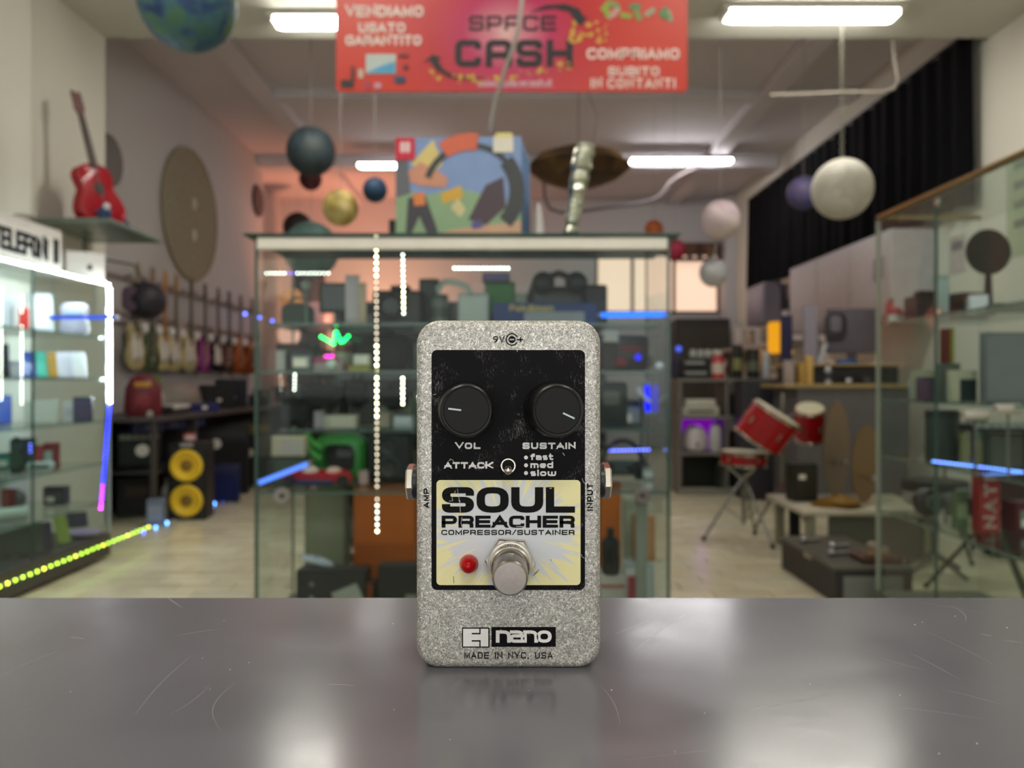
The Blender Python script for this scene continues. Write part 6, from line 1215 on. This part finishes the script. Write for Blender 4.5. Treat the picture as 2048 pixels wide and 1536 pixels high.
t = thing('blue_dot_box', 'dark unit with a blue light at the left of the top board', 'device', (X(1368, RY), RY+.25, UZ[3])); M().bb(-.05, 0, 0, .05, .12, .33, .01).build('tower', C('2a2c44'), t); M().ball((0, -.01, .30), .03, 10).build('blue_light', glow('soft_blue', (.10, .16, .9), 1.1), t)
# wooden topped counter with work goods
KC = 6.5
kc = thing('service_counter', 'grey service counter with a wooden top behind the cymbals', 'counter', (0, 0, 0)); KX0, KX1 = X(1595, KC), X(1795, KC); KZ = Z(768, KC)
M().bb(KX0, KC, 0, KX1+.1, KC+.6, KZ-.035, .004).build('front_panel', C('5c5a5c'), kc, 0); M().bb(KX0-.12, KC-.03, KZ-.034, KX1+.1, KC+.62, KZ, .006).build('wooden_top', C('a08a5c', .35), kc); M().bb(KX0-.0, KC+.18, KZ+.001, KX1+.1, KC+.5, Z(728, KC+.2)-.02, .004).build('riser', C('2c2a2c'), kc, 0)
K2 = Z(728, KC+.2)
M().bb(KX0-.02, KC+.12, K2-.019, KX1+.12, KC+.6, K2, .006).build('upper_top', C('b09a6c', .35), kc)
t = thing('blue_pouch', 'bright blue folded pouch on the wooden counter', 'pouch', (X(1700, KC+.2), KC+.25, K2)); M().bb(-.09, 0, 0, .09, .1, .04, .012).build('body', C('24509a'), t); M().bb(-.05, -.004, .01, .03, .002, .03, .002).build('flap', C('3c68b0'), t)
carton('tan_folder', 'salmon and cream folder left of the bright blue pouch', 1650, K2, KC+.22, .18, .025, .16, 'c09a84', 0, ('d0b4a0', .1, .1, .9, .9))
t = thing('chrome_bell', 'small cream round bell on the counter edge', 'bell', (X(1756, KC+.2), KC+.2, K2)); M().lathe([(.035, 0), (.035, .01), (.03, .03), (.015, .045), (1e-4, .048)], n=18).build('dome', C('d4ccb0', .2), t); M().lathe([(.006, .046), (.006, .058)], n=8).build('button', C('8c8874'), t)
t = thing('desktop_monitor', 'big grey monitor seen from behind on the wooden counter', 'monitor', (X(1712, KC+.3), KC+.36, K2)); M().rr(0, 0, .30, .46, .40, .05, .02, .01).build('rear_shell', C('5c5660', .5), t); M().rr(-.16, -.02, .34, .20, .26, .03, .08, .012, 6).build('dark_arch', C('2f2b33'), t); M().rr(-.16, -.028, .36, .10, .15, .012, .04, .004, 5).build('grey_inset', C('6c6870'), t); M().bb(-.04, .01, .01, .04, .04, .12, .006).build('neck', C('48444c'), t); M().bb(-.12, -.05, 0, .12, .12, .012, .006).build('foot', C('48444c'), t)
t = thing('white_pen_holder', 'slanted white bottle standing before the grey monitor', 'bottle', (X(1640, KC+.2), KC+.22, K2)); M().tube([(0, 0, .0), (.05, 0, .16)], .028, 12, .022).build('body', C('b4b8bc', .3), t); M().ball((.05, 0, .165), .022, 10).build('cap', C('a4a8ac'), t)
BZ2 = UZ[3]
def onshelf(px): return X(px, RY+.1)
t = thing('amber_lamp', 'glowing amber glass jar lamp in the middle of the shelf', 'lamp', (X(1556, RY+.1), RY+.14, Z(745, RY+.1)+.0)); M().lathe([(.075, .19), (.085, .22), (.085, .48), (.07, .50), (1e-4, .505)], n=24).build('glass_jar', glow('amber_glow', (.85, .36, .015), 1.0, True), t); M().ball((.10, -.02, .20), .055, 12).build('small_globe', glow('amber_glow_small', (.9, .5, .08), .95), t); M().lathe([(.10, 0), (.10, .03), (.05, .06), (.05, .19)], n=18).build('base', C('8c7c64'), t)
for i, (px, r_, h_, co, lb) in enumerate(((1532, .035, .27, 'b8bcc4', 'shiny silver white bottle before the amber lamp'), (1578, .05, .20, '9a8c84', 'rounded greige jar right of the silver white bottle'), (1604, .04, .18, 'a8843c', 'brass coloured pot between jar and round clock'), (1618, .035, .24, 'c8a45c', 'small cream gold flask beside the brass pot'))):
    cylinder_pot('shelf_jar', lb, px, BZ2 if px < 1570 else KZ+.0, RY+.06 if px < 1570 else KC+.04, r_, h_, co, 'd0ccc4' if i == 0 else co)
for i, (px, py, co, lb, w_, h_) in enumerate(((1608, 650, '8c8694', 'lilac grey tower speaker right of the amber lamp', .12, .5), (1590, 660, '23224a', 'indigo box behind the lilac tower speaker', .10, .45), (1625, 670, '2c2c48', 'navy box at the left of the grey monitor', .10, .35))):
    carton('tower_box', lb, px, K2+.0, (KC+.14, KC+.5, KC+.28)[i], w_, h_, .04, co, 0, (co, .1, .1, .9, .9), x=X(px, KC+.3))
t = thing('black_device', 'dark low device with a silver lens under the amber lamp', 'device', (X(1530, 7.0), 7.16, 0)); M().bb(-.15, 0, 0, .20, .3, Z(760, 7.0), .01).build('cabinet', C('2c2a34'), t); M().lathe([(.04, 0), (.042, -.02), (.03, -.024), (1e-4, -.02)], (.10, 0, Z(760, 7)-.09), 16, 'y').build('lens', C('4c4c58', .2), t)
# items on the right wall, under the curtain
ws = thing('white_wall_cabinet', 'long white cabinet on the right wall below the curtain', 'wall cabinet', (0, 0, 0)); 
M().bb(3.25, 6.6, Z(618, 7.4)-.15, 3.655, 9.0, 2.42, .01).build('cabinet_body', C('b4acb0'), ws)
for k in range(3): M().bb(3.244, 6.63+.79*k, Z(618, 7.4)-.12, 3.2495, 7.38+.79*k, 2.39, .003).build('door', C('bcb4b6'), ws)
M().bb(3.236, 6.7, 2.0, 3.2435, 6.9, 2.2, .002).build('grey_sticker', C('8c8c94'), ws)
t = thing('wall_screen', 'black screen on the right wall beyond the white cabinet', 'screen', (3.60, 9.35, 2.05)); M().bb(-.02, 0, 0, .04, .9, .52, .008).build('frame', C('161416'), t); M().bb(-.026, .03, .03, -.019, .87, .49, .002).build('panel', C('0c0c0e', .2), t)
t = thing('grey_wall_box', 'lilac grey box on the right wall near the far pillar', 'box', (3.45, 10.4, 1.9)); M().bb(-.05, 0, 0, .2, .75, .55, .01).build('housing', C('7c7480'), t); M().bb(-.058, .06, .06, -.049, .69, .49, .003).build('front_plate', C('867e8a'), t)
ws2 = thing('wall_shelf', 'pale shelf board along the right wall with small goods', 'shelf', (0, 0, 0)); M().bb(3.2, 9.1, 1.55, 3.658, 12.2, 1.60, .004).build('board', C('a8a098'), ws2, 0)
for k in range(4): M().box(3.62, 9.3+.9*k, 1.40, 3.655, 9.33+.9*k, 1.55).build('bracket', C('88827c'), ws2, 0)
t = thing('fire_extinguisher', 'small red cylinder hung on the right wall', 'extinguisher', (3.12, 6.35, Z(618, 6.4)-.12)); M().lathe([(.03, 0), (.034, .01), (.034, .15), (.02, .18), (.01, .185)], n=16).build('cylinder', C('96201f'), t); M().bb(-.01, -.01, .18, .03, .01, .20, .003).build('nozzle', C('1c1c1c'), t); M().bb(.03, -.01, .06, XR+.02-3.12, .01, .09, .003).build('wall_bracket', C('8c8c8c'), t)
for i, (y_, co, lb) in enumerate(((9.5, '9a8c84', 'taupe jar on the pale wall shelf'), (10.2, '6c6a6c', 'grey jar on the pale wall shelf'), (11.0, 'a8907c', 'tan jar on the pale wall shelf'))):
    cylinder_pot('wall_jar', lb, 0, 1.601, y_, .07, .24, co, '8c847c', x=3.4)
# rear wall goods
bk = thing('rear_cabinet', 'dark low cabinet under the peach window', 'cabinet', (0, 0, 0)); M().bb(X(1345, 12.6), 12.3, 0, X(1450, 12.6), 12.9, Z(640, 12.6), .01).build('body', C('2c2820'), bk)
for k in range(2): M().bb(X(1350+50*k, 12.6), 12.292, .1, X(1396+50*k, 12.6), 12.2995, Z(655, 12.6), .004).build('door', C('38332a'), bk); M().ball((X(1390+12*k, 12.6), 12.285, 1.2), .02, 8, rings=5).build('handle', C('8c8470'), bk)
rk = thing('brown_rack', 'brown rack of bottles above the peach window', 'rack', (0, 0, 0)); zr = Z(520, 12.8); M().bb(X(1350, 12.8), 12.78, zr, X(1452, 12.8), 12.99, zr+.04, .004).build('board', C('4c3020'), rk, 0)
for k in range(5): M().lathe([(.05, .04), (.05, .2), (.02, .26), (.02, .3)], (X(1360+20*k, 12.85), 12.87, zr), 12).build('bottle', C(('5c3a20', '6c4a2c', '4a2c1c', '7c5a3a', '54381f')[k], .4), rk)
t = thing('dark_armchair_shape', 'dark brown cloth draped stand in the far left recess', 'stand', (X(590, 11.2), 11.95, 0)); M().lathe([(.3, 0), (.32, .02), (.28, 1.3), (.27, 2.2), (.24, 2.9), (.12, 3.5), (1e-4, 3.6)], n=26).build('draped_cloth', C('241a18', .8), t); M().lathe([(.33, 0), (.33, .04)], n=26).build('base', C('18100e'), t)
for k, px in enumerate((700, 860, 1010, 1150)):
    h_ = (1.35, 1.6, 1.45, 1.7)[k]; t = thing('rear_shelf_unit', ('first', 'second', 'third', 'fourth')[k] + ' dark tall shelf unit at the back wall, counted from the left', 'shelf unit', (X(px, 12.3), 12.3, 0), 0, 'dark shelf units at the back wall')
    M().box(-.5, .3, 0, .5, .34, h_).build('back_board', C('3a3838'), t, 0)
    for x_ in (-.5, .46): M().box(x_, 0, 0, x_+.04, .3, h_).build('side_panel', C('4a4644'), t, 0)
    for z_ in (.1, .5, .9, 1.3): M().box(-.46, 0, z_, .46, .3, z_+.03).build('shelf_board', C('6a6460'), t, 0)
# ================================================================ smaller goods filling the shelves
def pick_item(kind, label, x, y, z, s, col, col2, group=None):
    if kind == 'pot': return cylinder_pot('shelf_pot', label, 0, z, y, .035*s, .13*s, col, col2, x=x, band=col2, group=group)
    if kind == 'bottle': return bottle('shelf_bottle', label, 0, z, y, .03*s, .2*s, col, col2, col2, x=x, group=group)
    if kind == 'box': return carton('shelf_box', label, 0, z, y, .11*s, .10*s, .07*s, col, .15, (col2, .12, .15, .88, .75), (.15, .2), x=x, group=group)
    if kind == 'tall': return carton('tall_box', label, 0, z, y, .07*s, .18*s, .06*s, col, -.1, (col2, .1, .3, .9, .9), x=x, group=group)
    if kind == 'camera':
        t = thing('camera', label, 'camera', (x, y, z), .2, group); M().bb(-.06*s, 0, 0, .06*s, .05*s, .08*s, .008*s).build('body', C(col), t); M().lathe([(.028*s, 0), (.03*s, -.03*s), (.022*s, -.034*s), (.02*s, -.02*s), (1e-4, -.018*s)], (0, 0, .038*s), 16, 'y').build('lens', C(col2, .2), t); M().bb(-.02*s, .01*s, .08*s, .02*s, .04*s, .095*s, .004*s).build('flash_hood', C(col), t); return t
    if kind == 'ball':
        t = thing('round_speaker', label, 'speaker', (x, y, z), 0, group); M().ball((0, 0, .05*s), .05*s, 14).build('shell', C(col, .25), t); M().lathe([(.03*s, -.045*s), (.026*s, -.052*s), (1e-4, -.05*s)], (0, 0, .055*s), 14, 'y').build('front_ring', C(col2), t); return t
    if kind == 'phones': return headphones('headphones', label, (x, y, z), .2, col, col2, s)
PL = 'in the left phone showcase'
goods = [
 # low shelf and floor under the bench
 ('pot', 'cream pot on the low shelf under the bench, nearest the aisle', -2.86, 6.05, .4015, 1.3, 'b8b8a8', '8c8c80') if False else None,
 ('bottle', 'white round flask on the floor under the near end of the bench', -2.88, 6.42, .0, 1.5, 'c4c6c0', '8a8c88'),
 ('box', 'moss green box on the floor under the near end of the bench', -3.28, 6.48, .0, 1.2, '46602c', '5c7a3c'),
 ('tall', 'white and grey tall box on the bench beside the gig bag', -2.92, 6.30, BZ, 1.0, 'c4c2bc', '6a6a70'),
 ('pot', 'silver pot on the bench in front of the gig bag', -2.84, 6.02, BZ, .9, 'a4a4a0', 'd0ccc8'),
 ('camera', 'black camera on the bench beyond the beige cloth', -2.83, 8.55, BZ, 1.6, '141418', '3a3a44'),
 ('box', 'grey box with a pale label on the bench near its far end', -3.0, 9.2, BZ, 1.8, '4c4a50', 'b4b0ac'),
 ('box', 'black box with a white label under the bench beyond the amplifiers', -3.0, 9.6, .0, 2.4, '121214', 'a8a4a4'),
 # left phone showcase
 ('box', 'pale lilac box behind the phones, second shelf ' + PL, -2.90, 4.45, LSH[3], 1.0, 'c4c4dc', 'e0e0ee'),
 ('camera', 'small silver camera at the back of the top shelf ' + PL, -2.88, 4.55, LSH[4], 1.0, '9aa0a4', '3a3e44'),
 ('tall', 'white tall box at the back of the third shelf ' + PL, -2.90, 4.30, LSH[2], .9, 'c8d0cc', '98a8a4'),
 ('pot', 'black pot at the back of the fourth shelf ' + PL, -2.90, 4.58, LSH[1], 1.0, '20262a', '5c686a'),
 ('box', 'teal box at the back of the fourth shelf ' + PL, -2.90, 4.40, LSH[1], .9, '2c6c64', '4c9c90'),
 ('ball', 'grey round speaker at the back of the lowest glass shelf ' + PL, -2.88, 4.45, LSH[0], 1.2, '6c7470', '2c3030'),
 ('box', 'dark slate box on the lowest glass shelf ' + PL, -2.74, 4.60, LSH[0], 1.1, '2c3238', '4c545c'),
 ('tall', 'dark red box on the lowest glass shelf ' + PL, -2.80, 4.25, LSH[0], .8, '6a2028', '8c3a3c'),
 # centre cabinet
 ('camera', 'black compact camera on the upper shelf between screen and video camera', X(745, 2.80), 2.78, CS3+.001, .8, '15181a', '404a4c'),
 ('pot', 'silver tin on the upper shelf left of the grey upright box', X(880, 2.82), 2.80, CS3+.001, .9, '747e7c', '4a5452'),
 ('tall', 'dark green tall box on the upper shelf behind the curved handle', X(858, 2.86), 2.83, CS3+.001, 1.0, '1c2a24', '2c3c34'),
 ('camera', 'black camera behind the pink and white packet on the middle shelf', X(640, 2.86), 2.80, CS2+.001, 1.0, '1c1f22', '4c5458'),
 ('box', 'slate box with a white tag on the middle shelf beside the plum box', X(612, 2.72), 2.66, CS2+.001, .7, '39434a', '8c9694'),
 ('pot', 'red lidded tin at the back of the middle shelf', X(690, 2.88), 2.84, CS2+.001, .9, '7c2a34', 'a09a94'),
 ('tall', 'cream box standing by the right corner of the pedal, middle shelf', X(1215, 2.88), 2.86, CS2+.001, .7, '9c9c8c', '50505c'),
 ('phones', 'grey headphones at the right end of the middle shelf', X(1258, 2.86), 2.84, CS2+.001, .8, '596066', '22262a'),
 ('box', 'white boxed gadget on the lower shelf beside the green carrier', X(735, 2.86), 2.84, CS0+.001, 1.0, 'a8a8a0', '5c5c60'),
 ('camera', 'black video device left of the toy car on the lower shelf', X(575, 2.86), 2.80, CS0+.001, .9, '121517', '39444a'),
 ('box', 'grey box with a pale tag on the rear shelf right of the pedal', X(1256, 2.88), 2.84, CS1+.001, 1.0, '353c40', '90989a'),
 ('pot', 'white tin on the lower shelf right of the black headphones', X(1296, 2.60), 2.60, CS0+.001, .5, 'b4b8bc', '80868a'),
 ('tall', 'white and red box at the far right of the cabinet bottom', X(1270, 2.58), 2.58, SB+.001, .9, 'b0acae', '94404a'),
 # right showcase
 ('box', 'black box with a pale label at the back of the top shelf, right showcase', 2.05, 3.40, RSH[3], 1.2, '1c1c20', '8c8c88'),
 ('pot', 'grey tin at the back of the second shelf, right showcase', 2.08, 3.30, RSH[2], 1.2, '6c7274', '3c4244'),
 ('camera', 'black camera on the second shelf between cream and white boxes, right showcase', 1.98, 3.46, RSH[2], 1.1, '17181c', '5c646c'),
 ('tall', 'white tall box at the back of the third shelf, right showcase', 2.10, 3.45, RSH[1], 1.1, 'a8aca4', '5c7a5c'),
 ('bottle', 'green bottle beside the dark canister on the third shelf', 1.98, 3.42, RSH[1], 1.0, '2c4c34', 'a09a50'),
 ('box', 'white box with yellow print on the third shelf behind the canister', 1.97, 3.18, RSH[1], .9, 'b0b09c', 'a89c34'),
 ('ball', 'black round speaker on the lowest glass shelf, right showcase', 1.85, 3.42, RSH[0], 1.3, '181a1c', '50585a'),
 ('camera', 'silver camera on the lowest glass shelf, right showcase', 2.02, 3.40, RSH[0], 1.3, '8c9090', '2c3234'),
 ('box', 'maroon box with grey print on the lowest glass shelf, right showcase', 2.06, 3.05, RSH[0], 1.2, '5c1c28', '848484'),
 # rear right
 ('pot', 'white pot under the red spray can on the middle board of the shelf unit', X(1466, RY+.2), RY+.10, UZ[2], 1.3, 'b8b8b0', '54545a') if False else None,
 ('box', 'brown box on the lower board right of the purple lit bay', X(1490, RY+.1), RY+.1, UZ[1], 2.0, '54382c', 'a88c74'),
 ('ball', 'peach coloured ball on the lower board right of the purple lit bay', X(1540, RY), RY+.08, UZ[1], 1.4, 'c47c5c', 'd8a8c8'),
 ('pot', 'white tin on the top board beside the black lidded tins', X(1455, RY), RY+.22, UZ[3], 1.6, 'c0c0b4', '8c3a3c'),
 ('tall', 'cream tall box at the back of the top board', X(1520, RY+.2), RY+.28, UZ[3], 1.7, 'b8ac98', 'd0a878'),
 ('bottle', 'silver bottle at the front of the wooden counter', X(1660, KC), KC+.04, KZ, .9, 'b0b4b8', '3c3c44'),
 ('box', 'small black box with a blue print at the front of the wooden counter', X(1700, KC), KC+.02, KZ, .7, '16181c', '2c3c80'),
 ('camera', 'black camera on the wooden counter beside the cream flask', X(1735, KC), KC+.03, KZ, .8, '1a1a1c', '5a5a5e'),
 ('tall', 'tall white box on the pale wall shelf near the pillar', 3.42, 11.6, 1.6005, 2.0, 'b4aca4', 'c8bcb0'),
 ('box', 'pink box on the pale wall shelf', 3.42, 9.85, 1.6005, 1.6, 'b48c8c', 'd4b8b4'),
]
for g in goods:
    if g: pick_item(g[0], g[1], g[2], g[3], g[4] + (.0008 if g[4] > 0 else 0), g[5], g[6], g[7])
# pinned notes on the right wall and pegs of the service area
for k, (y_, z_, w_, h_, co, lb) in enumerate(((6.2, 2.0, .22, .30, 'c8bcb8', 'pale pink paper pinned on the right wall by the counter'), (6.42, 1.62, .16, .22, 'b8bcc4', 'small bluish paper pinned low on the right wall'), (9.2, 1.85, .3, .4, 'a49c9c', 'grey poster on the right wall over the pale shelf'))):
    t = thing('pinned_paper', lb, 'paper', (3.655, y_, z_)); M().box(-.003, 0, 0, .0, w_, h_).build('sheet', C(co), t, 0); M().box(-.0045, w_*.15, h_*.6, -.0032, w_*.85, h_*.85).build('printed_block', C('7c7a84'), t, 0); M().ball((-.006, w_/2, h_*.95), .006, 8, rings=5).build('pin', C('9c2c2c'), t)
